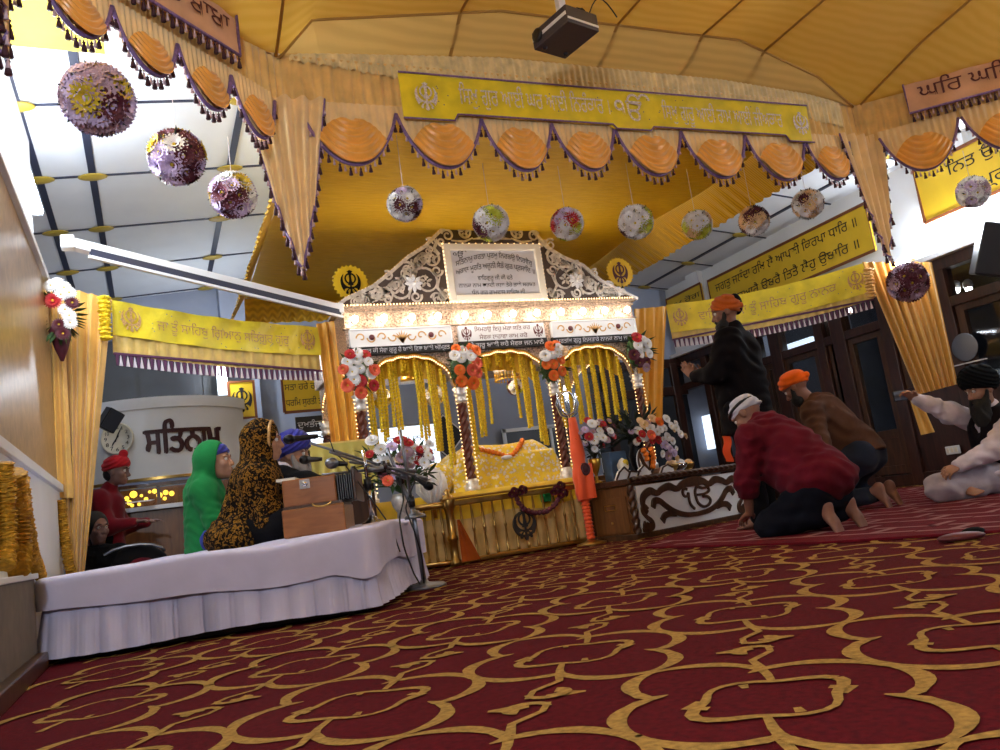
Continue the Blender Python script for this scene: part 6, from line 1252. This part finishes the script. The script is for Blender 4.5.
for i in (0, 1):
    q = (-1, 1)[i]; S.chain([sh_[i], el[i], wr[i]], [.042, .036, .026], .03); hand(S, wr[i], (wr[i]-el[i])*.8-Zu*.1, Fd*.3-Sd_*.8*q*-1 if i == 0 else Zu, Fd, .5); S.chain([hp[i], kn[i]], [.075, .055], .04); S.chain([kn[i], an[i]], [.05, .036], .03); foot(S, B(-.03, q*.115, .21), B(-.07, q*.12, .004), Fd)
S.build('body', 'skin_a', p); face(p, hc, hf, hu)
S = SDF(lo, hi, .009); S.cap(B(.11, 0, .46), sc0-Zu*.03, .155, .165, .06); S.cap(B(.09, 0, .42), B(.13, 0, .50), .165, .16, .05); S.cap(sh_[0], sh_[1], .085, None, .06); S.cap(sc0, nk, .085, .075, .03)
for i in (0, 1): S.chain([sh_[i], el[i], el[i]+(wr[i]-el[i])*.93], [.085, .068, .048], .04)
S.wrinkle(.012, 40, ((2, 1, 3), (-1.2, 2, 1.6), (.6, -1, 3.4)), 2.4); S.cut(B(.1, 0, .40), nrm(-Zu-Fd*.35)); S.build('jacket', 'brown_jacket', p)
S = SDF(lo, hi, .009)
for i in (0, 1): S.chain([hp[i], kn[i]], [.12, .085], .06); S.chain([kn[i], B(.09, (-1, 1)[i]*.12, .115)], [.078, .062], .05)
S.cap(hp[0], hp[1], .125, None, .06); S.wrinkle(.007, 50); S.build('jeans', 'denim', p)
turban(p, hc, hf, hu, 'orange_cloth', (.098, .122, .096), .05, 4, 'head_cloth', (-.12, -.02, 0, .026), .006, .25, -.035)
S = SDF(hc-.12, hc+.12, .006); 
def beard(par, c, f, u, m, long=.0, k=1., h=.006):
    f = nrm(f); u = nrm(np.array(u)-f*np.dot(f, u)); s = np.cross(f, u); c = np.array(c, float); P = lambda a, b, d: c+(f*a+u*b+s*d)*k; R = np.array([s, f, u]).T
    S = SDF(c-.27, c+.27, h); S.ell(P(.040, -.088, 0), np.array((.066, .058, .046))*k, R, .02); S.ell(P(.052+.1*long, -.10-long*.40, 0), np.array((.060+.05*long, .044+.12*long, .05+long*.50))*k, R, .03)
    for q in (-1, 1): S.cap(P(.01, -.01, q*.070), P(.04, -.08, q*.055), .013*k, .022*k, .015); S.cap(P(.098, -.050, q*.004), P(.086, -.060, q*.030), .008*k, .008*k, .006)
    S.cap(P(.12, -.068, .0), P(.07, -.068, .0), .013*k, None, .004, True); S.wrinkle(.006, 150, ((1.6, .4, .5), (.4, 1.6, .4), (.9, -.9, .7)), 1.); return S.build('beard', m, par)
beard(p, hc, hf, hu, 'beard_black', .0, .96)
# ---------------------------------------------------------------- standing man seen from behind
p0 = np.array(at(738, 505, 6.05)); p0[2] = 0; p0 = np.array([4.05, 4.68, 0]); Fd = nrm((-.55, .83, 0)); Sd_ = np.cross(Fd, Zu); B = lambda a, b, z: p0+Fd*a+Sd_*b+Zu*z
p = person('standing man in dark jacket and orange black head wrap facing the shrine', p0)
hc = at(726, 313, 6.1); hf = nrm(Fd+Sd_*-.25-Zu*.12); hu = Zu; ck = at(735, 350, 6.08); B2 = lambda z: p0*np.array([1, 1, 0])+(ck*np.array([1, 1, 0])-p0*np.array([1, 1, 0]))*(z/ck[2])+Zu*z
top = at(735, 337, 6.08); hp = [B2(.88)+Sd_*q*.09 for q in (-1, 1)]; kn = [B2(.47)+Sd_*q*.10 for q in (-1, 1)]; an = [B(0, q*.11, .08) for q in (-1, 1)]; sh_ = [top+Sd_*q*.20-Zu*.03 for q in (-1, 1)]
el = [top+Sd_*-.27-Zu*.28+Fd*.12, top+Sd_*.26-Zu*.30+Fd*.1]; wr = [top-Sd_*.10-Zu*.24+Fd*.34, top+Sd_*.08-Zu*.24+Fd*.34]
lo, hi = bounds(kn+an+hp+sh_+el+wr+[hc], .24); lo[2] = -.02
S = SDF(lo, hi, .008); S.cap(hp[0], hp[1], .09, None, .05); S.cap(B2(.95), top-Zu*.08, .11, .13, .06); S.cap(sh_[0], sh_[1], .055, None, .05); S.cap(top, hc, .055, .05, .04); head(S, hc, hf, hu)
for i in (0, 1):
    q = (-1, 1)[i]; S.chain([sh_[i], el[i], wr[i]], [.044, .038, .027], .03); hand(S, wr[i], Fd*.6+Zu*.8-Sd_*q*.2, Sd_*q, -Fd, .15); S.chain([hp[i], kn[i], an[i]], [.08, .055, .038], .04); foot(S, B(-.06, q*.11, .018), B(.17, q*.13, .018), Zu)
S.build('body', 'skin_a', p); face(p, hc, hf, hu)
S = SDF(lo, hi, .010); S.cap(B2(.66), B2(1.1), .205, .18, .06); S.cap(B2(1.1), top-Zu*.12, .175, .165, .06); S.cap(sh_[0], sh_[1], .085, None, .07); S.cap(top, top+(hc-top)*.45, .08, .07, .03)
for i in (0, 1): S.cap(sh_[i]-Zu*.1, B2(1.0)+Sd_*(-1, 1)[i]*.06, .11, .14, .06); S.chain([sh_[i], el[i], el[i]+(wr[i]-el[i])*.9], [.088, .075, .05], .04)
S.wrinkle(.010, 34, ((1, .6, 3), (-.8, 1.2, 2.4), (.6, -1, 3.4)), 2.4); S.cut(B2(.70), -Zu); S.build('jacket', 'dark_jacket', p)
S = SDF(lo, hi, .010)
for i in (0, 1): S.chain([hp[i], kn[i], an[i]+Zu*.01], [.115, .085, .07], .05)
S.cap(hp[0], hp[1], .12, None, .06); S.wrinkle(.007, 40); S.build('trousers', 'dark_trousers', p)
turban(p, hc, hf, hu, 'dull_orange', (.090, .112, .098), .045, 5, 'head_wrap', (-.10, -.02, 0, .028), .006, .3, -.04); m = MB(); m.ball(hc+Zu*.055-Fd*.075+Sd_*.03, (.055, .05, .085), 14, 10); m.build('dark_knot_cloth', 'black_cloth', p); beard(p, hc, hf, hu, 'beard_black', .02)
# ---------------------------------------------------------------- seated man at the right edge
Fd = nrm(np.array(at(930, 470, 5.85))*np.array([1, 1, 0])-np.array(at(1004, 470, 5.95))*np.array([1, 1, 0])); Sd_ = np.cross(Fd, Zu)
pe = at(1010, 480, 5.98); pe[2] = .13; ch = at(996, 420, 5.92); hc = at(981, 390, 5.88); hf = nrm(Fd*.9+Sd_*.12-Zu*.18); hu = nrm(Zu+Fd*.12)
p = person('seated bearded man in black turban, white kurta and dark vest, arm held out', pe*np.array([1, 1, 0]))
NS = -Sd_ if (-Sd_)@(-cf) > Sd_@(-cf) else Sd_              # his camera side
sh_ = [ch+NS*.17-Zu*.0, ch-NS*.17]; elA, wrA = at(992, 450, 5.72), at(958, 466, 5.66); elB, wrB = at(950, 413, 6.0), at(917, 399, 5.98)
knA, knB = at(940, 487, 5.72), at(958, 486, 6.3); anA, anB = at(975, 493, 5.75), at(955, 494, 5.78); knA[2] = .12; knB[2] = .12; anA[2] = .07; anB[2] = .055; hpA, hpB = pe+NS*.1, pe-NS*.1
lo, hi = bounds([pe, ch, hc, elA, wrA, elB, wrB, knA, knB, anA]+sh_, .22); lo[2] = -.02
S = SDF(lo, hi, .0075); S.cap(hpA, hpB, .09, None, .05); S.cap(pe+Zu*.05, ch-Zu*.08, .11, .13, .06); S.cap(sh_[0], sh_[1], .055, None, .05); S.cap(ch, hc, .055, .05, .04); head(S, hc, hf, hu)
S.chain([sh_[0], elA, wrA], [.044, .038, .027], .03); S.chain([sh_[1], elB, wrB], [.044, .038, .027], .03); hand(S, wrA, (wrA-elA)-Zu*.02, NS*.4+Zu*.8, Fd, .75, 1.05); hand(S, wrB, (wrB-elB)+Zu*.01, -NS*.3+Zu*.6-Fd*0, NS, .55, 1.05)
S.chain([hpA, knA, anA], [.08, .055, .04], .04); S.chain([hpB, knB, anB], [.08, .055, .04], .04); foot(S, anB+NS*.02, anB+Fd*-.04+NS*.20-Zu*.02, Zu+Fd*.3)
S.build('body', 'skin_b', p); face(p, hc, hf, hu)
S = SDF(lo, hi, .009); S.cap(pe+Zu*.0, ch-Zu*.08, .165, .165, .06); S.cap(sh_[0], sh_[1], .08, None, .06); S.cap(ch, ch+(hc-ch)*.5, .07, .062, .03); S.chain([sh_[0], elA, elA+(wrA-elA)*.95], [.085, .075, .05], .04); S.chain([sh_[1], elB, elB+(wrB-elB)*.95], [.085, .078, .052], .04); S.cap(pe+Fd*.12, knA-Fd*.1, .11, .07, .06); S.ell(pe+Fd*.25+Zu*.02, (.24, .24, .06), None, .06)
S.wrinkle(.009, 50, ((2, 1, 3), (-1.2, 2, 1.6), (.6, -1, 3.4)), 2.); S.build('kurta', 'white_kurta', p)
S = SDF(lo, hi, .009); S.cap(pe+Zu*.04, ch-Zu*.07, .200, .200, .06); S.cap(sh_[0]*.72+ch*.28, sh_[1]*.72+ch*.28, .105, None, .05); S.cap(ch+Fd*.10+Zu*.12, ch+Fd*.22-Zu*.1, .05, .035, .02, True); S.cut(pe+Zu*.0, -Zu)
S.build('vest', 'black_vest', p)
S = SDF(lo, hi, .009); S.chain([hpA, knA, anA], [.12, .095, .075], .05); S.chain([hpB, knB, anB], [.12, .095, .075], .05); S.cap(pe, pe+Fd*.2, .14, .1, .06); S.wrinkle(.008, 46); S.build('pyjama_trousers', 'grey_kurta', p)
turban(p, hc, hf, hu, 'black_turban', (.118, .145, .118), .075, 7, 'turban', None, .0065, .35, -.07); beard(p, hc, hf, hu, 'beard_black', .13, 1.1)
R_p = np.array([nrm(Fd), np.cross(Zu, nrm(Fd)), Zu]).T; c = at(900, 396, 5.98); t = thing('phone', 'phone held out in the hand of the seated bearded man', 'phone', c); MB().box(c, (.12, .012, .075), R_p).build('case', 'black_plastic', t, bev=.006); MB().box(c+R_p@np.array([0, -.007, 0])*(1 if (R_p@np.array([0, -1, 0]))@cf < 0 else -1), (.105, .002, .062), R_p).build('screen', 'grey_metal', t)
# ---------------------------------------------------------------- musicians on the platform
def sitter(label, D, hcp, f, basep, skin='skin_b', face_k=1., turn=0., hk=1.):
    f = nrm(f); s = np.cross(f, Zu); hc = at(*hcp, D); b = at(*basep, D); b[2] = SZ; p = person(label, b); return p, f, s, hc, b
# woman in the leopard shawl
f = nrm((.93, -.33, 0)); s = np.cross(f, Zu); D = 4.72; W = lambda x, y, d=D: at(x, y, d)
hc = W(265, 443); b = W(254, 545); b[2] = SZ; p = person('woman in a black and gold leopard print shawl singing at the harmonium', b); hf = nrm(f-Zu*.02); hu = Zu
wr = [W(287, 515, 4.58), W(290, 500, 4.85)]; el = [W(272, 520, 4.56), W(270, 505, 4.9)]; sh_ = [W(256, 480, 4.6), W(258, 478, 4.86)]; kn = [W(285, 535, 4.52), W(290, 532, 4.95)]; hpv = [W(245, 538, 4.66), W(245, 538, 4.8)]
for q in kn+hpv: q[2] = SZ+.10
lo, hi = bounds([hc, b]+wr+el+sh_+kn+hpv, .24); lo[2] = SZ-.01
S = SDF(lo, hi, .007); S.cap(b+Zu*.14, (sh_[0]+sh_[1])/2-Zu*.06, .10, .10, .06); S.cap(sh_[0], sh_[1], .05, None, .04); S.cap((sh_[0]+sh_[1])/2, hc, .045, .045, .03); head(S, hc, hf, hu, .94)
for i in (0, 1): S.chain([sh_[i], el[i], wr[i]], [.038, .033, .024], .03); hand(S, wr[i], f-Zu*.1, Zu, (s if i else -s)*-1, .35, .92); S.chain([hpv[i], kn[i], b+f*.2+Zu*.06], [.08, .06, .045], .04)
S.build('body', 'skin_b', p); face(p, hc, hf, hu, .94)
S = SDF(lo, hi, .0075); S.ell(hc+Zu*.03-f*.028, (.104, .118, .118), np.array([s, f, Zu]).T, .03); S.cap(hc-f*.04-Zu*.07, (sh_[0]+sh_[1])/2-f*.02-Zu*.02, .085, .12, .06); S.cap(sh_[0], sh_[1], .095, None, .06); S.cap((sh_[0]+sh_[1])/2-Zu*.05, b+Zu*.16, .15, .17, .08); S.ell(b+Zu*.08-f*.03, (.25, .25, .13), None, .08)
for i in (0, 1): S.chain([sh_[i], el[i], el[i]+(wr[i]-el[i])*.5], [.09, .08, .06], .05)
S.cap(W(226, 535)+Zu*-.0, W(248, 500), .05, .10, .08); S.ell(hc+f*.10-Zu*.025, (.062, .075, .085), np.array([s, f, Zu]).T, .015, True)
S.wrinkle(.010, 52, ((2.4, 1, 1.2), (1.2, 2.4, .9), (1.6, -1.6, 1.5)), 2.2); S.build('shawl', 'leopard', p)
m = MB(); m.tube([hc+f*(.052-.02*(1-cos(a))*.5)+Zu*(.03+.094*cos(a))+s*.084*sin(a) for a in np.linspace(-2.7, 2.7, 26)], .009, 6); m.build('gold_border', 'embroidery_gold', p)
S = SDF(lo, hi, .009)
for i in (0, 1): S.chain([hpv[i], kn[i], b+f*.22+Zu*.07], [.12, .09, .07], .05)
S.build('skirt', 'black_cloth', p)
# boy in the green hoodie
D = 5.1; W = lambda x, y, d=D: at(x, y, d); f = nrm((.90, -.42, .0)); s = np.cross(f, Zu); hc = W(217, 463); b = W(210, 552); b[2] = SZ; p = person('boy in a green hoodie with blue head cloth seated behind the woman', b); hf = nrm(f+Zu*.1); hu = nrm(Zu-f*.1)
sh_ = [W(203, 490, 5.0), W(206, 488, 5.22)]; el = [W(215, 520, 4.95), W(222, 512, 5.25)]; wr = [W(228, 528, 4.98), W(232, 522, 5.2)]; kn = [W(235, 540, 4.95), W(238, 540, 5.3)]; hpv = [W(214, 545, 5.0), W(216, 545, 5.2)]
for q in kn+hpv: q[2] = SZ+.10
lo, hi = bounds([hc, b]+wr+el+sh_+kn+hpv, .24); lo[2] = SZ-.01; mid = (sh_[0]+sh_[1])/2
S = SDF(lo, hi, .0075); S.cap(b+Zu*.14, mid-Zu*.06, .09, .095, .06); S.cap(sh_[0], sh_[1], .045, None, .04); S.cap(mid, hc, .042, .042, .03); head(S, hc, hf, hu, .92)
for i in (0, 1): S.chain([sh_[i], el[i], wr[i]], [.036, .031, .023], .03); hand(S, wr[i], f, Zu, -s if i else s, .4, .85); S.chain([hpv[i], kn[i], b+f*.2+Zu*.06], [.055, .045, .035], .04)
S.build('body', 'skin_b', p); face(p, hc, hf, hu, .92)
S = SDF(lo, hi, .008); S.cap(b+Zu*.05, mid-Zu*.06, .15, .132, .06); S.cap(sh_[0], sh_[1], .075, None, .05); S.cap(mid-f*.03, hc-f*.07-Zu*.06, .085, .085, .04)
for i in (0, 1): S.chain([sh_[i], el[i], el[i]+(wr[i]-el[i])*.9], [.075, .065, .045], .04)
S.wrinkle(.006, 60, ((2, 1, 3), (-1.2, 2, 1.6), (.6, -1, 3.4)), 2.); S.ell(hc+Zu*.03-f*.035, (.102, .118, .125), np.array([s, f, Zu]).T, .03); S.ell(hc+f*.078-Zu*.0, (.086, .112, .125), np.array([s, f, Zu]).T, .015, True); S.build('hoodie', 'green_hoodie', p)
S = SDF(lo, hi, .009)
for i in (0, 1): S.chain([hpv[i]-Zu*.01, kn[i]-Zu*.02, b+f*.2+Zu*.05], [.085, .07, .055], .05)
S.build('trousers', 'royal_blue', p); turban(p, hc, hf, hu, 'blue_turban', (.080, .100, .088), .045, 5, 'head_cloth', None, .006, .25, -.015)
# man in the blue turban
D = 5.45; W = lambda x, y, d=D: at(x, y, d); f = nrm((.92, -.38, 0)); s = np.cross(f, Zu); hc = W(293, 456); b = W(284, 535); b[2] = SZ; p = person('grey bearded man in a blue turban and black vest behind the harmonium', b); hf = nrm(f-Zu*.08); hu = Zu
sh_ = [W(281, 478, 5.32), W(286, 476, 5.6)]; el = [W(308, 482, 5.2), W(300, 500, 5.6)]; wr = [W(334, 484, 5.1), W(322, 492, 5.5)]; kn = [W(315, 522, 5.25), W(318, 520, 5.7)]; hpv = [W(283, 530, 5.35), W(284, 530, 5.55)]
for q in kn+hpv: q[2] = SZ+.10
lo, hi = bounds([hc, b]+wr+el+sh_+kn+hpv, .25); lo[2] = SZ-.01; mid = (sh_[0]+sh_[1])/2
S = SDF(lo, hi, .0075); S.cap(b+Zu*.14, mid-Zu*.06, .10, .11, .06); S.cap(sh_[0], sh_[1], .05, None, .04); S.cap(mid, hc, .05, .048, .03); head(S, hc, hf, hu)
for i in (0, 1): S.chain([sh_[i], el[i], wr[i]], [.04, .034, .026], .03); hand(S, wr[i], f-Zu*.15, Zu, -s if i else s, .4); S.chain([hpv[i], kn[i], b+f*.2+Zu*.06], [.08, .06, .045], .04)
S.build('body', 'skin_b', p); face(p, hc, hf, hu)
S = SDF(lo, hi, .008); S.cap(b+Zu*.10, mid-Zu*.06, .14, .145, .06); S.cap(sh_[0], sh_[1], .072, None, .05); S.cap(mid, mid+(hc-mid)*.55, .075, .066, .03); S.ell(b+f*.2+Zu*.06, (.26, .26, .08), None, .06); S.wrinkle(.007, 46); S.build('kurta', 'white_kurta', p)
S = SDF(lo, hi, .008); S.cap(b+Zu*.16, mid-Zu*.08, .155, .158, .06); S.cap(sh_[0], sh_[1], .078, None, .05)
for i in (0, 1): S.chain([sh_[i], el[i], el[i]+(wr[i]-el[i])*.9], [.078, .064, .046], .04)
S.cap(mid+f*.10+Zu*.08, mid+f*.2-Zu*.12, .055, .04, .02, True); S.wrinkle(.007, 46); S.build('vest', 'black_cloth', p)
turban(p, hc, hf, hu, 'blue_turban', (.112, .136, .112), .07, 7, 'turban', None, .0065, .35, -.06); beard(p, hc, hf, hu, 'beard_grey', .10, 1.03)
# boy with the red turban standing at the counter
D = 6.6; W = lambda x, y, d=D: at(x, y, d); f = nrm((.94, -.34, 0)); s = np.cross(f, Zu); hc = W(117, 472); g0 = W(108, 600); g0[2] = 0; p = person('boy in red turban and dark red shirt standing at the counter', g0); hf = nrm(f-Zu*.12); hu = nrm(Zu+f*.12)
mid = W(106, 497); B2 = lambda z: g0+(mid-g0)*(z/mid[2]); sh_ = [mid-s*-.14-Zu*.02, mid-s*.14-Zu*.02]; el = [q+Zu*-.24+f*.06 for q in sh_]; wr = [q+f*.22+Zu*.02 for q in el]; hpv = [B2(.62)+s*q*.08 for q in (1, -1)]; kn = [B2(.34)+s*q*.08 for q in (1, -1)]; an = [g0+s*q*.08+Zu*.07 for q in (1, -1)]
lo, hi = bounds([hc, g0]+wr+el+sh_+hpv, .24); lo[2] = -.02
S = SDF(lo, hi, .0085); S.cap(B2(.68), mid-Zu*.07, .09, .10, .06); S.cap(sh_[0], sh_[1], .045, None, .04); S.cap(mid, hc, .042, .042, .03); head(S, hc, hf, hu, .93)
for i in (0, 1): S.chain([sh_[i], el[i], wr[i]], [.036, .03, .022], .03); hand(S, wr[i], f, Zu, -s if i == 0 else s, .3, .85); S.chain([hpv[i], kn[i], an[i]], [.07, .05, .034], .04); foot(S, an[i]*np.array([1, 1, 0])-f*.05+Zu*.01, an[i]*np.array([1, 1, 0])+f*.15+Zu*.01, Zu)
S.build('body', 'skin_dim', p); face(p, hc, hf, hu, .93)
S = SDF(lo, hi, .009); S.cap(B2(.55), mid-Zu*.07, .14, .135, .06); S.cap(sh_[0], sh_[1], .072, None, .05); S.cap(mid, mid+(hc-mid)*.45, .062, .055, .03)
for i in (0, 1): S.chain([sh_[i], el[i], el[i]+(wr[i]-el[i])*.9], [.072, .062, .042], .04)
S.wrinkle(.007, 44); S.cut(B2(.54), -Zu); S.build('shirt', 'red_shirt', p)
S = SDF(lo, hi, .010)
for i in (0, 1): S.chain([hpv[i], kn[i], an[i]], [.10, .075, .06], .05)
S.build('trousers', 'dark_trousers', p); turban(p, hc, hf, hu, 'red_turban', (.094, .112, .084), .055, 6, 'turban', (.055, .095, 0, .036), .006, .3, -.035)
m = MB(); m.ball(hc-f*.06+Zu*-.01, (.06, .05, .06), 12, 8, np.array([s, f, Zu]).T); m.build('hair', 'hair', p)
# person in black sitting in the shadow behind the platform
D = 6.1; W = lambda x, y, d=D: at(x, y, d); f = nrm((.55, -.84, 0)); s = np.cross(f, Zu); hc = W(97, 529); b = W(100, 600); b[2] = 0; p = person('person in black sitting in shadow behind the left end of the platform', b); hf = nrm(f-Zu*.05); hu = Zu; mid = W(100, 556)
sh_ = [mid+s*.15, mid-s*.15]; kn = [b+f*.3+s*q*.22+Zu*.12 for q in (1, -1)]; hpv = [b+s*q*.09+Zu*.1 for q in (1, -1)]; el = [q-Zu*.2+f*.08 for q in sh_]; wr = [q+f*.2-Zu*.05 for q in el]
lo, hi = bounds([hc, b]+kn+sh_, .25); lo[2] = -.02
S = SDF(lo, hi, .008); S.cap(b+Zu*.14, mid-Zu*.05, .09, .10, .06); S.cap(sh_[0], sh_[1], .05, None, .04); S.cap(mid, hc, .045, .045, .03); head(S, hc, hf, hu, .95)
for i in (0, 1): S.chain([sh_[i], el[i], wr[i]], [.036, .03, .024], .03); hand(S, wr[i], f, Zu, -s if i == 0 else s, .4, .9); S.chain([hpv[i], kn[i], b+f*.32+Zu*.06], [.07, .055, .045], .04)
S.build('body', 'skin_dim', p); face(p, hc, hf, hu, .95)
S = SDF(lo, hi, .009); S.cap(b+Zu*.1, mid-Zu*.05, .14, .14, .06); S.cap(sh_[0], sh_[1], .075, None, .05)
for i in (0, 1): S.chain([sh_[i], el[i], el[i]+(wr[i]-el[i])*.8], [.075, .065, .045], .04); S.chain([hpv[i], kn[i], b+f*.3+Zu*.08], [.11, .085, .07], .05)
S.wrinkle(.007, 44); S.build('clothes', 'black_cloth', p)
S = SDF(hc-.2, hc+.2, .006); S.ell(hc+Zu*.035-f*.028, (.09, .105, .105), np.array([s, f, Zu]).T, .02); S.ell(hc+f*.09-Zu*.02, (.066, .08, .085), np.array([s, f, Zu]).T, .012, True); S.build('hair', 'hair', p)
# ================================================================== LIGHT
scn.view_settings.view_transform = 'Standard'; scn.view_settings.look = 'None'; scn.view_settings.exposure = 0.38; scn.view_settings.gamma = 1.0; scn.view_settings.use_curve_mapping = False
w = bpy.data.worlds.new('world'); scn.world = w; w.use_nodes = True
w.node_tree.nodes['Background'].inputs['Color'].default_value = (.55, .62, .8, 1); w.node_tree.nodes['Background'].inputs['Strength'].default_value = .16
def area(name, loc, to, sx, sy, W, col=(1, 1, 1)):
    l = bpy.data.lights.new(name, 'AREA'); l.shape = 'RECTANGLE'; l.size = sx; l.size_y = sy; l.energy = W; l.color = col
    o = bpy.data.objects.new(name, l); COL.objects.link(o); o.location = loc
    d = Vector(to)-Vector(loc); o.rotation_euler = d.to_track_quat('-Z', 'Y').to_euler(); return o
def tube_light(name, a, b, W, col=(.82, .9, 1.)):
    a = Vector(a); b = Vector(b); n = 5
    for i in range(n):
        l = bpy.data.lights.new(name, 'POINT'); l.energy = W/n; l.shadow_soft_size = .05; l.color = col
        o = bpy.data.objects.new(name, l); COL.objects.link(o); o.location = a.lerp(b, (i+.5)/n)
for p in REAR: tube_light('rear_lamp', p, (p[0], p[1], p[2]+.3), 24)
for (a, b, W) in LAMPS: tube_light('tube_light', a, b, W)
for (x, y, W) in ((.9, 2.4, 24), (3.2, 2.4, 34), (5.6, 2.2, 24), (1.2, -.8, 14), (3.6, -.8, 14), (6, -.8, 10), (2.0, 6.2, 22), (3.9, 6.6, 22)): tube_light('added_cloth_glow', (x-.6, y, 3.53), (x+.6, y, 3.53), W, (.92, .96, 1.))  # unseen lights without fixtures, added above the cloths so they glow through
for i, p in enumerate(BULBS):
    l = bpy.data.lights.new('bulb_light', 'POINT'); l.energy = 1.0; l.shadow_soft_size = .03; l.color = (1., .88, .76)
    if i >= 12: l.energy = 5
    o = bpy.data.objects.new('bulb_light', l); COL.objects.link(o); o.location = p
